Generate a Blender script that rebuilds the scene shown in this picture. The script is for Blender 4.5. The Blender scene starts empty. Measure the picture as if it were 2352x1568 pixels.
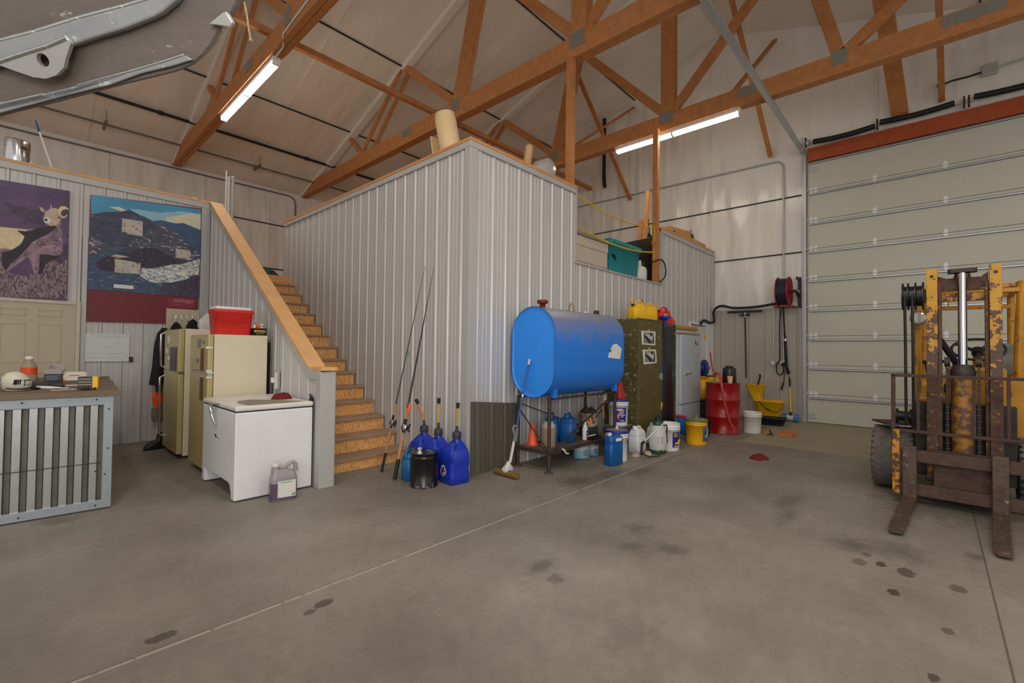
import bpy, bmesh, math, random
from mathutils import Vector, Matrix
C = bpy.context.scene.collection
S = bpy.context.scene
PI = math.pi
# ---------------------------------------------------------------- camera
YAW, PIT, ROL, FPX = math.radians(42.654), math.radians(1.111), math.radians(-0.6906), 1052.79
cam_d = bpy.data.cameras.new('camera'); cam = bpy.data.objects.new('camera', cam_d); C.objects.link(cam)
cam_d.sensor_width = 36.0; cam_d.lens = 36.0*FPX/2352.0; cam_d.clip_start = 0.05; cam_d.clip_end = 100
fw = Vector((math.cos(YAW)*math.cos(PIT), math.sin(YAW)*math.cos(PIT), math.sin(PIT)))
rt = Vector((math.sin(YAW), -math.cos(YAW), 0)); dn = fw.cross(rt)
r2 = math.cos(ROL)*rt + math.sin(ROL)*dn; d2 = -math.sin(ROL)*rt + math.cos(ROL)*dn
cam.matrix_world = Matrix(((r2.x, -d2.x, -fw.x, 0), (r2.y, -d2.y, -fw.y, 0), (r2.z, -d2.z, -fw.z, 1.41), (0, 0, 0, 1)))
S.camera = cam
# ---------------------------------------------------------------- light
S.view_settings.view_transform = 'Standard'; S.view_settings.look = 'None'
S.view_settings.gamma = 1.0; S.view_settings.exposure = -0.22
W = bpy.data.worlds.new('world'); S.world = W; W.use_nodes = True
W.node_tree.nodes['Background'].inputs[0].default_value = (1.0, 0.97, 0.93, 1)
W.node_tree.nodes['Background'].inputs[1].default_value = 0.85
def area(name, loc, target, sx, sy, power, col=(1, .965, .91)):
    l = bpy.data.lights.new(name, 'AREA'); l.shape = 'RECTANGLE'; l.size = sx; l.size_y = sy; l.energy = power; l.color = col
    o = bpy.data.objects.new(name, l); C.objects.link(o); o.location = loc
    o.rotation_euler = (Vector(target)-Vector(loc)).to_track_quat('-Z', 'Y').to_euler(); return o
# the shop's fluorescent strips on the trusses behind the camera and over the bays
area('shop_strip_light', (-0.56, 2.2, 5.55), (-0.56, 2.2, 0), .3, 2.4, 110)
area('shop_strip_light', (-0.56, -3.0, 5.55), (-0.56, -3.0, 0), .3, 2.4, 60)
area('shop_strip_light', (2.44, 0.2, 5.55), (2.44, 0.2, 0), .3, 2.4, 100)
area('shop_strip_light', (5.44, -2.6, 5.55), (5.44, -2.6, 0), .3, 2.4, 40)
area('shop_strip_light', (8.44, -3.4, 5.55), (8.44, -3.4, 0), .3, 2.4, 25)
# fill lamp added behind the camera, as if daylight entered by an assumed opening
area('added_daylight_fill', (-3.6, -3.4, 2.6), (3.4, 4.2, 2.6), 5.0, 3.6, 190, (.97, .97, 1))
# soft bulb added by the camera as frontal fill, like a bounced flash
fl_ = bpy.data.lights.new('added_fill_bulb', 'POINT'); fl_.energy = 120; fl_.color = (1, .96, .9); fl_.shadow_soft_size = .35
flo = bpy.data.objects.new('added_fill_bulb', fl_); C.objects.link(flo); flo.location = (-.5, -.55, 2.3)
# ---------------------------------------------------------------- materials
def lin(c):
    c /= 255.0
    return c/12.92 if c <= .04045 else ((c+.055)/1.055)**2.4
def col(r, g, b): return (lin(r), lin(g), lin(b), 1)
MT = {}
def mat(name, rgb, rough=.5, metal=0, var=.12, sc=6, bump=0, rgb2=None, thr=None, spec=.5, stretch=(1, 1, 1), trans=0, emit=0, bsc=None, bd=.03, bdet=5):
    """noise-mottled material; rgb2+thr gives a second colour in irregular patches (rust, chips, dust, highlights)"""
    if name in MT: return MT[name]
    m = bpy.data.materials.new(name); m.use_nodes = True; MT[name] = m
    n = m.node_tree.nodes; L = m.node_tree.links; b = n['Principled BSDF']
    b.inputs['Roughness'].default_value = rough; b.inputs['Metallic'].default_value = metal
    b.inputs['Specular IOR Level'].default_value = spec; b.inputs['Transmission Weight'].default_value = trans
    tc = n.new('ShaderNodeTexCoord'); mp = n.new('ShaderNodeMapping'); mp.inputs['Scale'].default_value = stretch
    L.new(tc.outputs['Object'], mp.inputs[0])
    nz = n.new('ShaderNodeTexNoise'); nz.inputs['Scale'].default_value = sc; nz.inputs['Detail'].default_value = 6
    nz.inputs['Roughness'].default_value = .65
    L.new(mp.outputs[0], nz.inputs['Vector'])
    c = col(*rgb)
    cr = n.new('ShaderNodeValToRGB'); L.new(nz.outputs[0], cr.inputs[0])
    e = cr.color_ramp.elements; e[0].position = .3; e[1].position = .7
    e[0].color = [x*(1-var) for x in c[:3]]+[1]; e[1].color = [min(1, x*(1+var)) for x in c[:3]]+[1]
    out = cr.outputs[0]
    if rgb2:
        n2 = n.new('ShaderNodeTexNoise'); n2.inputs['Scale'].default_value = sc*1.7; n2.inputs['Detail'].default_value = 8; n2.inputs['Roughness'].default_value = .7
        mp2 = n.new('ShaderNodeMapping'); mp2.inputs['Location'].default_value = (3.1, 1.7, 5.3); mp2.inputs['Scale'].default_value = stretch
        L.new(tc.outputs['Object'], mp2.inputs[0]); L.new(mp2.outputs[0], n2.inputs['Vector'])
        r = n.new('ShaderNodeValToRGB'); L.new(n2.outputs[0], r.inputs[0])
        r.color_ramp.elements[0].position = thr-.02; r.color_ramp.elements[1].position = thr+.02
        mx = n.new('ShaderNodeMix'); mx.data_type = 'RGBA'; L.new(r.outputs[0], mx.inputs[0]); L.new(out, mx.inputs[6]); mx.inputs[7].default_value = col(*rgb2)
        out = mx.outputs[2]
    L.new(out, b.inputs['Base Color'])
    if emit:
        b.inputs['Emission Color'].default_value = c; b.inputs['Emission Strength'].default_value = emit
    if bump:
        nb = n.new('ShaderNodeTexNoise'); nb.inputs['Scale'].default_value = bsc or sc*3; nb.inputs['Detail'].default_value = bdet
        L.new(mp.outputs[0], nb.inputs['Vector'])
        bp = n.new('ShaderNodeBump'); bp.inputs['Strength'].default_value = bump; bp.inputs['Distance'].default_value = bd
        L.new(nb.outputs[0], bp.inputs['Height']); L.new(bp.outputs[0], b.inputs['Normal'])
    return m
rib = mat('ribbed_steel', (192, 189, 186), .36, .12, .03, 2)
trimm = mat('steel_trim', (184, 182, 178), .45, .2, .03, 2)
beamw = mat('truss_lumber', (184, 122, 70), .6, 0, .2, 3, .05, stretch=(3, 3, 3))
capw = mat('pine_cap', (218, 168, 112), .55, 0, .12, 5, rgb2=(150, 95, 50), thr=.72)
osb = mat('strand_board', (214, 154, 92), .7, 0, .35, 20, .1, stretch=(1.8, 1, .8), rgb2=(234, 186, 122), thr=.55)
tread = mat('stair_tread_dust', (158, 130, 104), .8, 0, .12, 10)
ins = mat('insulation_sheet', (230, 226, 219), .22, 0, .04, .8, .8, stretch=(2, 2, .55), bsc=1.5, bd=.14, bdet=1.6)
roofm = mat('roof_insulation_sheet', (232, 226, 216), .36, 0, .05, .7, .6, stretch=(1.6, .5, .5), bsc=1.6, bd=.10, bdet=1.6)
seam = mat('insulation_seam', (238, 233, 225), .35, 0, .04, 3)
blk = mat('black_plastic', (24, 24, 25), .5, 0, .1)
dkm = mat('dark_steel', (62, 54, 49), .55, .4, .2, 12)
galv = mat('galvanised_steel', (186, 190, 192), .38, .55, .1, 14)
chrome = mat('chrome', (215, 215, 218), .12, 1, .03)
white = mat('white_plastic', (225, 224, 220), .42, 0, .03)
offw = mat('white_enamel', (212, 211, 208), .35, 0, .04, 3)
cream = mat('cream_enamel', (214, 202, 176), .35, 0, .04, 3)
tan = mat('gold_enamel', (178, 162, 106), .3, 0, .06, 3)
doorw = mat('overhead_door_steel', (196, 195, 180), .5, 0, .02, 2)
yel = mat('yellow_plastic', (238, 186, 12), .4, 0, .05)
redp = mat('red_plastic', (205, 36, 30), .42, 0, .06)
bluej = mat('blue_jug_plastic', (22, 52, 168), .35, 0, .08)
bluejr = mat('blue_canister_plastic', (16, 84, 150), .38, 0, .08)
blueln = mat('blue_lid', (20, 36, 128), .4)
natural = mat('natural_poly', (214, 212, 206), .4, 0, .04, trans=.15)
paper = mat('white_paper', (226, 224, 218), .8, 0, .03)
card = mat('cardboard', (186, 138, 86), .85, 0, .06)
rust = mat('rusty_steel', (78, 58, 50), .75, .3, .35, 14, .2)
zinc = mat('zinc_plate', (226, 228, 230), .45, .15, .05, 30)
fkyel = mat('worn_yellow_paint', (190, 132, 24), .5, .1, .12, 9, rgb2=(84, 56, 42), thr=.5)
fkyel2 = mat('yellow_machine_paint', (184, 126, 14), .45, .1, .14, 6, rgb2=(96, 66, 34), thr=.6)
rustred = mat('red_rag', (110, 26, 26), .95, 0, .2, 30)
cord = mat('black_rubber', (20, 20, 21), .6)
gascord = mat('grey_pipe', (120, 116, 108), .5, .4)
# ---------------------------------------------------------------- mesh builder
def rrect(w, d, r, n=4, z=0, cx=0, cy=0):
    r = min(r, w/2-1e-4, d/2-1e-4); out = []
    for k, (sx, sy) in enumerate(((1, 1), (-1, 1), (-1, -1), (1, -1))):
        for i in range(n+1):
            a = PI/2*(k+i/n)
            out.append((cx+sx*(w/2-r)+r*math.cos(a), cy+sy*(d/2-r)+r*math.sin(a), z))
    return out
class MB:
    def __init__(s, o=(0, 0, 0), rz=0):
        s.v = []; s.f = []; s.mi = []; s.sm = []; s.cur = 0; s.o = Vector(o); s.x = None
        s.R = Matrix.Rotation(-rz, 3, 'Z') if rz else None
    def mat(s, i): s.cur = i; return s
    def add(s, vs, fs, sm=False):
        b = len(s.v)
        for p in vs:
            p = Vector(p)
            if s.x: p = s.x @ p
            p = p-s.o
            if s.R: p = s.R @ p
            s.v.append(p)
        for f in fs:
            s.f.append([b+i for i in f]); s.mi.append(s.cur); s.sm.append(sm)
        return s
    def box(s, x0, x1, y0, y1, z0, z1):
        return s.add([(x, y, z) for z in (z0, z1) for y in (y0, y1) for x in (x0, x1)],
                     [(0, 2, 3, 1), (4, 5, 7, 6), (0, 1, 5, 4), (2, 6, 7, 3), (0, 4, 6, 2), (1, 3, 7, 5)])
    def bar(s, a, b, w, h, up=(0, 0, 1)):
        """rectangular bar from a to b, w across, h along up"""
        a = Vector(a); b = Vector(b); d = (b-a).normalized(); u = Vector(up)
        sd = d.cross(u)
        if sd.length < 1e-4: sd = d.cross(Vector((1, 0, 0)))
        sd.normalize(); u = sd.cross(d).normalized()
        vs = [p+sd*(i*w/2)+u*(j*h/2) for p in (a, b) for j in (-1, 1) for i in (-1, 1)]
        return s.add(vs, [(0, 1, 3, 2), (4, 6, 7, 5), (0, 4, 5, 1), (2, 3, 7, 6), (0, 2, 6, 4), (1, 5, 7, 3)])
    def loft(s, rings, cap=True, sm=True, closed=False):
        n = len(rings[0]); vs = [p for r in rings for p in r]; fs = []
        m = len(rings)
        for k in range(m if closed else m-1):
            a, b = k*n, ((k+1) % m)*n
            for i in range(n):
                j = (i+1) % n; fs.append((a+i, a+j, b+j, b+i))
        s.add(vs, fs, sm)
        if cap and not closed:
            s.add(rings[0], [tuple(range(n))[::-1]]); s.add(rings[-1], [tuple(range(n))])
        return s
    def tube(s, pts, r, n=8, cap=True, closed=False):
        P = [Vector(p) for p in pts]; m = len(P); R = r if isinstance(r, (list, tuple)) else [r]*m
        T = []
        for i in range(m):
            if closed: t = P[(i+1) % m]-P[i-1]
            else: t = P[min(i+1, m-1)]-P[max(i-1, 0)]
            T.append(t.normalized())
        u = T[0].orthogonal().normalized(); rings = []
        for i in range(m):
            u = (u-T[i]*u.dot(T[i])).normalized(); w = T[i].cross(u)
            rings.append([P[i]+R[i]*(math.cos(2*PI*k/n)*u+math.sin(2*PI*k/n)*w) for k in range(n)])
        return s.loft(rings, cap, True, closed)
    def lathe(s, prof, c=(0, 0, 0), n=24, ax='z', cap=True):
        rings = []
        for r, h in prof:
            ring = []
            for k in range(n):
                a = 2*PI*k/n; x, y = r*math.cos(a), r*math.sin(a)
                q = (x, y, h) if ax == 'z' else ((h, x, y) if ax == 'x' else (y, h, x))
                ring.append((q[0]+c[0], q[1]+c[1], q[2]+c[2]))
            rings.append(ring)
        # sharp shading breaks where profile repeats
        return s.loft(rings, cap, True)
    def prism(s, poly, org, u, v, th):
        org = Vector(org); u = Vector(u); v = Vector(v); w = u.cross(v).normalized()
        a = sum(poly[i-1][0]*poly[i][1]-poly[i][0]*poly[i-1][1] for i in range(len(poly)))
        if a < 0: poly = poly[::-1]
        n = len(poly)
        lo = [org+u*p[0]+v*p[1] for p in poly]; hi = [p+w*th for p in lo]
        fs = [tuple(range(n))[::-1], tuple(range(n, 2*n))]+[(i, (i+1) % n, n+(i+1) % n, n+i) for i in range(n)]
        return s.add(lo+hi, fs)
    def ball(s, c, rx, ry=None, rz=None, n=12, m=8):
        ry = ry or rx; rz = rz or rx
        rings = [[(c[0]+rx*math.sin(PI*j/m)*math.cos(2*PI*k/n), c[1]+ry*math.sin(PI*j/m)*math.sin(2*PI*k/n), c[2]-rz*math.cos(PI*j/m)) for k in range(n)] for j in range(1, m)]
        s.loft(rings); return s
    def rbox(s, cx, cy, z0, z1, w, d, r=.02, e=.01):
        """upright box with rounded plan corners and softened top and bottom"""
        return s.loft([rrect(w-2*e, d-2*e, r, 4, z0, cx, cy), rrect(w, d, r, 4, z0+e, cx, cy), rrect(w, d, r, 4, z1-e, cx, cy), rrect(w-2*e, d-2*e, r, 4, z1, cx, cy)])
    def build(s, name, mats, parent=None, bevel=0, loc=None, rot=None, label=None, kind=None):
        me = bpy.data.meshes.new(name); me.from_pydata([tuple(p) for p in s.v], [], s.f)
        for m in (mats if isinstance(mats, (list, tuple)) else [mats]): me.materials.append(m)
        for p, mi, sm in zip(me.polygons, s.mi, s.sm): p.material_index = mi; p.use_smooth = sm
        bm = bmesh.new(); bm.from_mesh(me); bmesh.ops.recalc_face_normals(bm, faces=bm.faces)
        bm.to_mesh(me); bm.free(); me.update()
        o = bpy.data.objects.new(name, me); C.objects.link(o)
        if parent: o.parent = parent
        elif s.o.length > 0: o.location = s.o
        if loc: o.location = loc
        if rot: o.rotation_euler = rot
        if bevel:
            b = o.modifiers.new('bevel', 'BEVEL'); b.width = bevel; b.segments = 2; b.limit_method = 'ANGLE'; b.angle_limit = .6
        if label: o['label'] = label
        if kind: o['kind'] = kind
        return o
def tag(o, label, cat, group=None):
    o['label'] = label; o['category'] = cat
    if group: o['group'] = group
    return o
def thing(name, label, cat, loc=(0, 0, 0), rz=0, group=None):
    o = bpy.data.objects.new(name, None); C.objects.link(o); o.location = loc; o.rotation_euler = (0, 0, rz); o.empty_display_size = .1
    return tag(o, label, cat, group)
def struct(name, mb, m, parent=None, bevel=0):
    o = mb.build(name, m, parent, bevel)
    if not parent: o['kind'] = 'structure'
    return o
def copy_thing(o, label, loc=None, rz=None, group=None):
    r = o.copy(); C.objects.link(r); r['label'] = label
    if loc: r.location = loc
    if rz is not None: r.rotation_euler = (0, 0, rz)
    if group: r['group'] = group
    for ch in list(o.children):
        c = ch.copy(); C.objects.link(c); c.parent = r
        for g in list(ch.children):
            q = g.copy(); C.objects.link(q); q.parent = c
    return r
def text(txt, size, m, org, u, v, parent, name='lettering', th=.001, center=False, shear=0, bold=0):
    """raised lettering lying in the plane of u (reading direction) and v (up), from org, in parent space"""
    cu = bpy.data.curves.new(name, 'FONT'); cu.body = txt; cu.size = size; cu.extrude = th; cu.shear = shear; cu.offset = bold
    cu.align_x = 'CENTER' if center else 'LEFT'
    t = bpy.data.objects.new(name, cu); C.objects.link(t)
    me = bpy.data.meshes.new_from_object(t.evaluated_get(bpy.context.evaluated_depsgraph_get()))
    bpy.data.objects.remove(t); me.materials.clear(); me.materials.append(m)
    u = Vector(u).normalized(); v = Vector(v).normalized(); w = u.cross(v)
    mt = Matrix(((u.x, v.x, w.x, org[0]), (u.y, v.y, w.y, org[1]), (u.z, v.z, w.z, org[2]), (0, 0, 0, 1)))
    me.transform(mt)
    o = bpy.data.objects.new(name, me); C.objects.link(o); o.parent = parent; return o
def smooth(P, n=5):
    """Catmull-Rom through the points"""
    P = [Vector(p) for p in P]; out = []
    for i in range(len(P)-1):
        a, b, c, d = P[max(i-1, 0)], P[i], P[i+1], P[min(i+2, len(P)-1)]
        for k in range(n):
            t = k/n; out.append(.5*(2*b+(c-a)*t+(2*a-5*b+4*c-d)*t*t+(3*b-a-3*c+d)*t**3))
    return out+[P[-1]]
def arc(c, r, a0, a1, n, ax='z'):
    out = []
    for i in range(n+1):
        a = a0+(a1-a0)*i/n; x, y = r*math.cos(a), r*math.sin(a)
        out.append((c[0]+x, c[1]+y, c[2]) if ax == 'z' else ((c[0], c[1]+x, c[2]+y) if ax == 'x' else (c[0]+x, c[1], c[2]+y)))
    return out
# ---------------------------------------------------------------- floor
def floor_material():
    m = bpy.data.materials.new('workshop_concrete'); m.use_nodes = True
    n = m.node_tree.nodes; L = m.node_tree.links; b = n['Principled BSDF']
    b.inputs['Roughness'].default_value = .52; b.inputs['Specular IOR Level'].default_value = .35
    tc = n.new('ShaderNodeTexCoord'); P = tc.outputs['Object']
    def noise(s, d=6, r=.6):
        z = n.new('ShaderNodeTexNoise'); z.inputs['Scale'].default_value = s; z.inputs['Detail'].default_value = d; z.inputs['Roughness'].default_value = r
        L.new(P, z.inputs['Vector']); return z.outputs[0]
    def math_(op, a, b_=0, c=0):
        q = n.new('ShaderNodeMath'); q.operation = op
        for i, v in enumerate((a, b_, c)):
            if hasattr(v, 'links') or hasattr(v, 'is_linked'): L.new(v, q.inputs[i])
            else: q.inputs[i].default_value = v
        return q.outputs[0]
    def mix(f, a, bb):
        q = n.new('ShaderNodeMix'); q.data_type = 'RGBA'
        L.new(f, q.inputs[0])
        for i, v in ((6, a), (7, bb)):
            if isinstance(v, tuple): q.inputs[i].default_value = v
            else: L.new(v, q.inputs[i])
        return q.outputs[2]
    r = n.new('ShaderNodeValToRGB'); L.new(noise(.9, 9, .62), r.inputs[0]); e = r.color_ramp.elements
    e[0].position = .3; e[0].color = col(112, 104, 93); e[1].position = .72; e[1].color = col(146, 138, 126)
    r2_ = n.new('ShaderNodeValToRGB'); L.new(noise(14, 8, .7), r2_.inputs[0]); e = r2_.color_ramp.elements
    e[0].position = .3; e[0].color = (.86, .86, .86, 1); e[1].position = .7; e[1].color = (1.08, 1.08, 1.08, 1)
    q = n.new('ShaderNodeMix'); q.data_type = 'RGBA'; q.blend_type = 'MULTIPLY'; q.inputs[0].default_value = 1
    L.new(r.outputs[0], q.inputs[6]); L.new(r2_.outputs[0], q.inputs[7]); c = q.outputs[2]
    sx = n.new('ShaderNodeSeparateXYZ'); L.new(P, sx.inputs[0]); X, Y = sx.outputs[0], sx.outputs[1]
    # floor by the overhead door, mixed slightly yellower
    door_floor = math_('MULTIPLY', math_('GREATER_THAN', X, 7.9), math_('LESS_THAN', Y, 2.3))
    c = mix(math_('MULTIPLY', door_floor, .55), c, col(162, 150, 118))
    # oil and tyre marks
    wob = noise(7, 4, .7); wob2 = noise(22, 4, .7)
    tot = None
    for (x, y, rx, ry, st) in STAINS:
        dx = math_('DIVIDE', math_('SUBTRACT', X, x), rx); dy = math_('DIVIDE', math_('SUBTRACT', Y, y), ry)
        d = math_('SQRT', math_('ADD', math_('MULTIPLY', dx, dx), math_('MULTIPLY', dy, dy)))
        d = math_('ADD', d, math_('MULTIPLY', math_('SUBTRACT', wob2 if rx < .08 else wob, .5), 2.2))
        k = n.new('ShaderNodeMapRange'); k.inputs[1].default_value = 1.15 if rx < .08 else 1.4; k.inputs[2].default_value = .9 if rx < .08 else .3
        k.inputs[3].default_value = 0; k.inputs[4].default_value = st; L.new(d, k.inputs[0])
        tot = k.outputs[0] if tot is None else math_('MAXIMUM', tot, k.outputs[0])
    c = mix(tot, c, col(62, 52, 44))
    # sawn control joints: a pale caulked one and a dark open one
    j1 = math_('MULTIPLY', math_('LESS_THAN', math_('ABSOLUTE', math_('SUBTRACT', Y, 2.655)), .010), math_('GREATER_THAN', wob2, .42))
    c = mix(math_('MULTIPLY', j1, .75), c, col(176, 166, 152))
    j1b = math_('LESS_THAN', math_('ABSOLUTE', math_('SUBTRACT', Y, 2.668)), .006)
    c = mix(math_('MULTIPLY', j1b, .4), c, col(80, 72, 62))
    j2 = math_('LESS_THAN', math_('ABSOLUTE', math_('SUBTRACT', Y, -.25)), .005)
    c = mix(math_('MULTIPLY', j2, .7), c, col(70, 62, 52))
    L.new(c, b.inputs['Base Color'])
    bp = n.new('ShaderNodeBump'); bp.inputs['Strength'].default_value = .08; bp.inputs['Distance'].default_value = .01
    L.new(noise(30, 5), bp.inputs['Height']); L.new(bp.outputs[0], b.inputs['Normal'])
    return m
STAINS = [(1.19, 2.49, .05, .035, .75), (1.1, 2.46, .035, .022, .6), (.51, 2.76, .06, .035, .7), (.27, 5.18, .12, .1, .5),
          (4.11, .36, .035, .025, .6), (3.93, .38, .06, .04, .5), (3.99, .27, .045, .025, .9), (3.96, .14, .07, .045, .75), (3.57, .18, .045, .03, .9),
          (2.76, .01, .035, .022, .8), (3.27, -.05, .035, .025, .6), (4.25, .45, .16, .12, .5), (4.35, .2, .2, .16, .4), (3.23, 1.39, .1, .12, .45),
          (3.4, 1.76, .14, .1, .4), (2.36, 1.9, .13, .06, .5), (2.3, 1.73, .06, .05, .4), (4.6, .95, .3, .07, .4), (3.06, 1.62, .1, .08, .3),
          (5.09, 1.01, .35, .1, .4), (4.2, 2.85, .25, .16, .45), (4.64, 2.75, .3, .12, .45), (5.1, 2.55, .3, .1, .4), (5.9, 2.6, .4, .06, .35), (4.8, 3.2, .3, .2, .4),
          (5.9, -.1, .5, .5, .5), (2.1, 1.1, .2, .12, .25), (1.7, .9, .2, .1, .25), (5.6, 1.6, .3, .08, .3), (3.9, -.1, .06, .04, .6), (4.6, -.2, .1, .05, .5)]
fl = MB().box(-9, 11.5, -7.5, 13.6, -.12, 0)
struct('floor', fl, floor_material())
# ---------------------------------------------------------------- envelope
RZ, RY, SL = 8.95, 3.75, .335
def roof_z(y): return RZ-SL*abs(y-RY)
g = MB(); poly = [(-7.2, 0), (13.42, 0), (13.42, roof_z(13.42)), (RY, RZ), (-7.2, roof_z(-7.2))]
g.prism(poly, (11.24, 0, 0), (0, 1, 0), (0, 0, 1), .2)
struct('wall_garage_end', g, ins)
struct('wall_eave', MB().box(-9, 11.24, 13.3, 13.5, 0, roof_z(13.3)+.05), ins)
c_ = MB()
for y1 in (13.45, -7.2):
    z1 = roof_z(y1)
    c_.add([(x, y, z+dz) for dz in (0, .12) for (y, z) in ((RY, RZ), (y1, z1)) for x in (-9, 11.44)],
           [(0, 1, 3, 2), (4, 6, 7, 5), (0, 4, 5, 1), (2, 3, 7, 6), (0, 2, 6, 4), (1, 5, 7, 3)])
struct('ceiling', c_, roofm)
# white sheet folded over each truss top chord, and seams between insulation widths
for i, x in enumerate((-.56, 2.44, 5.44, 8.44)):
    k = MB()
    for y1 in (13.25, -6.5): k.bar((x+.09, y1, roof_z(y1)-.03), (x+.09, RY, RZ-.03), .2, .09)
    struct('trim_%d' % (i+1), k, roofm, bevel=.03)
k = MB()
for x in (.94, 3.94, 6.94, 9.94): k.bar((x, 13.25, roof_z(13.25)-.004), (x, RY, RZ-.004), .03, .012)
for y in (-1.2, .8, 3.9, 5.3, 6.9, 9.5): k.bar((11.234, y, 2.4), (11.234, y, roof_z(y)-.02), .05, .012, (0, 1, 0))
for x in (1.3, 3.1, -.8, 4.6): k.bar((x, 13.294, 2.6), (x, 13.294, 5.7), .05, .012, (1, 0, 0))
struct('trim_5', k, seam)
# black strap lines that hold the insulation: roof purlins, end wall girts, eave wall girts
k = MB()
for y in (10.45, 8.28, 5.92, 1.7, -.6): k.tube([(x, y, roof_z(y)-.025) for x in (-8, 0, 5, 11.2)], .016, 6)
for z in (3.56, 4.77): k.tube([(11.22, y, z) for y in (2.05, 6, 13.2)], .013, 6)
for z in (3.56, 4.77): k.tube([(x, 13.28, z) for x in (-8, 2, 11)], .014, 6)
struct('trim_6', k, blk)
# ---------------------------------------------------------------- ribbed steel partitions
def ribbed(mb, a0, a1, zb, zt, put, ph=0, pitch=.2286):
    """ribbed sheet from a0 to a1 along a wall; put(a, h, z) gives the point, h = height of the profile"""
    prof = [(0, 0), (.014, .015), (.036, .015), (.050, 0), (.098, 0), (.102, .003), (.114, .003), (.118, 0), (.160, 0), (.164, .003), (.176, .003), (.180, 0)]
    pts = []
    k = math.floor((a0-ph)/pitch)
    while ph+k*pitch < a1:
        for d, h in prof:
            a = ph+k*pitch+d
            if a0 < a < a1: pts.append((a, h))
        k += 1
    pts = [(a0, 0)]+pts+[(a1, 0)]
    f = lambda q, a: q(a) if callable(q) else q
    vs = []
    for a, h in pts: vs += [put(a, h, f(zb, a)), put(a, h, f(zt, a))]
    mb.add(vs, [(2*i, 2*i+2, 2*i+3, 2*i+1) for i in range(len(pts)-1)])
X0, Y0 = 3.4545, 3.8526
w = MB(); put = lambda a, h, z: (a, Y0-h, z)
ribbed(w, X0, 5.52, 0, 3.72, put, X0+.12); ribbed(w, 5.52, 8.36, 0, 2.69, put, X0+.12)
ribbed(w, 8.36, 9.76, 0, 3.72, put, X0+.12); ribbed(w, 9.76, 11.2, 2.08, 3.72, put, X0+.12)
w.box(X0+.01, 5.52, Y0+.002, Y0+.12, 0, 3.74); w.box(5.52, 8.36, Y0+.002, Y0+.12, 0, 2.70); w.box(8.36, 9.76, Y0+.002, Y0+.12, 0, 3.74); w.box(9.76, 11.2, Y0+.002, Y0+.12, 2.08, 3.74)
struct('wall_office_front', w, rib)
w = MB(); put = lambda a, h, z: (X0-h, a, z)
ribbed(w, Y0, 9.06, 0, 3.72, put, Y0+.12); w.box(X0+.002, X0+.12, Y0+.01, 9.06, 0, 3.74)
struct('wall_office_side', w, rib)
w = MB(); YP = 8.61; put = lambda a, h, z: (a, YP-h, z)
ribbed(w, -4.5, 2.13, 0, 3.66, put, .1); w.box(-4.5, 2.25, YP+.002, YP+.12, 0, 3.68)
struct('wall_poster', w, rib)
def stair_top(y): return 1.17 if y < 4.81 else 1.17+(y-4.81)*.672
w = MB(); XS = 2.116; put = lambda a, h, z: (XS-h, a, z)
ribbed(w, 4.56, 4.81, 0, 1.17, put, 4.62); ribbed(w, 4.81, 8.55, 0, lambda a: min(3.68, stair_top(a)), put, 4.62)
w.prism([(4.55, 0), (8.61, 0), (8.61, 3.68), (8.55, 3.68), (4.81, 1.17), (4.55, 1.17)], (XS+.002, 0, 0), (0, 1, 0), (0, 0, 1), .128)
struct('wall_stair', w, rib)
w = MB(); put = lambda a, h, z: (11.2-h, a, z)
ribbed(w, 2.02, Y0, 0, 2.40, put, 2.1, .305); w.box(11.202, 11.24, 2.02, Y0, 0, 2.4)
struct('wall_wainscot', w, mat('tan_ribbed_steel', (178, 170, 160), .42, .2, .03, 2))
# grey trims: corners, top fascias, sills, door jamb
t = MB()
t.box(X0-.022, X0+.1, Y0-.024, Y0-.02, 0, 3.72); t.box(X0-.026, X0-.022, Y0-.024, Y0+.07, 0, 3.72)
t.box(X0-.03, 5.52, Y0-.03, Y0-.002, 3.705, 3.775); t.box(8.358, 11.2, Y0-.03, Y0-.002, 3.69, 3.775); t.box(X0-.03, X0-.002, Y0-.0019, 9.07, 3.705, 3.774)
t.box(5.502, 5.526, Y0-.026, Y0+.132, 2.722, 3.772); t.box(5.496, 8.37, Y0-.028, Y0+.14, 2.688, 2.716)
t.box(8.354, 8.42, Y0-.025, Y0+.132, 2.722, 3.685); t.box(X0-.024, X0+.12, 9.06, 9.085, 0, 3.775); t.box(11.15, 11.2, Y0-.026, Y0-.002, 2.08, 3.69)
struct('trim_7', t, trimm, bevel=.002)
t = MB()
t.box(-4.5, 2.10, YP-.03, YP-.002, 3.63, 3.715); t.box(1.98, 2.10, YP-.026, YP-.02, 0, 3.63); t.box(.606, .66, YP-.032, YP-.021, 0, 2.9)
t.box(XS-.024, XS+.136, 4.53, 4.552, 0, 1.17); t.box(XS-.026, XS-.02, 4.53, 4.64, 0, 1.17); t.box(XS+.128, XS+.134, 4.53, 4.86, 0, 1.17)
t.bar((XS-.026, 4.81, 1.15), (XS-.026, 8.55, 3.663), .012, .09); t.box(XS-.03, XS-.02, 4.54, 4.83, 1.09, 1.18)
struct('trim_8', t, trimm, bevel=.002)
t = MB()
t.box(X0-.035, 5.53, Y0-.035, Y0+.13, 3.775, 3.812); t.box(8.35, 11.2, Y0-.035, Y0+.13, 3.775, 3.812); t.box(X0-.035, X0+.13, Y0+.131, 9.09, 3.775, 3.812)
struct('trim_9', t, mat('pine_plate', (206, 140, 82), .6, 0, .15, 5), bevel=.003)
t = MB()
t.box(-4.5, 2.26, YP-.035, YP+.13, 3.715, 3.752); t.box(XS-.03, XS+.14, 4.51, 4.84, 1.18, 1.215)
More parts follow.
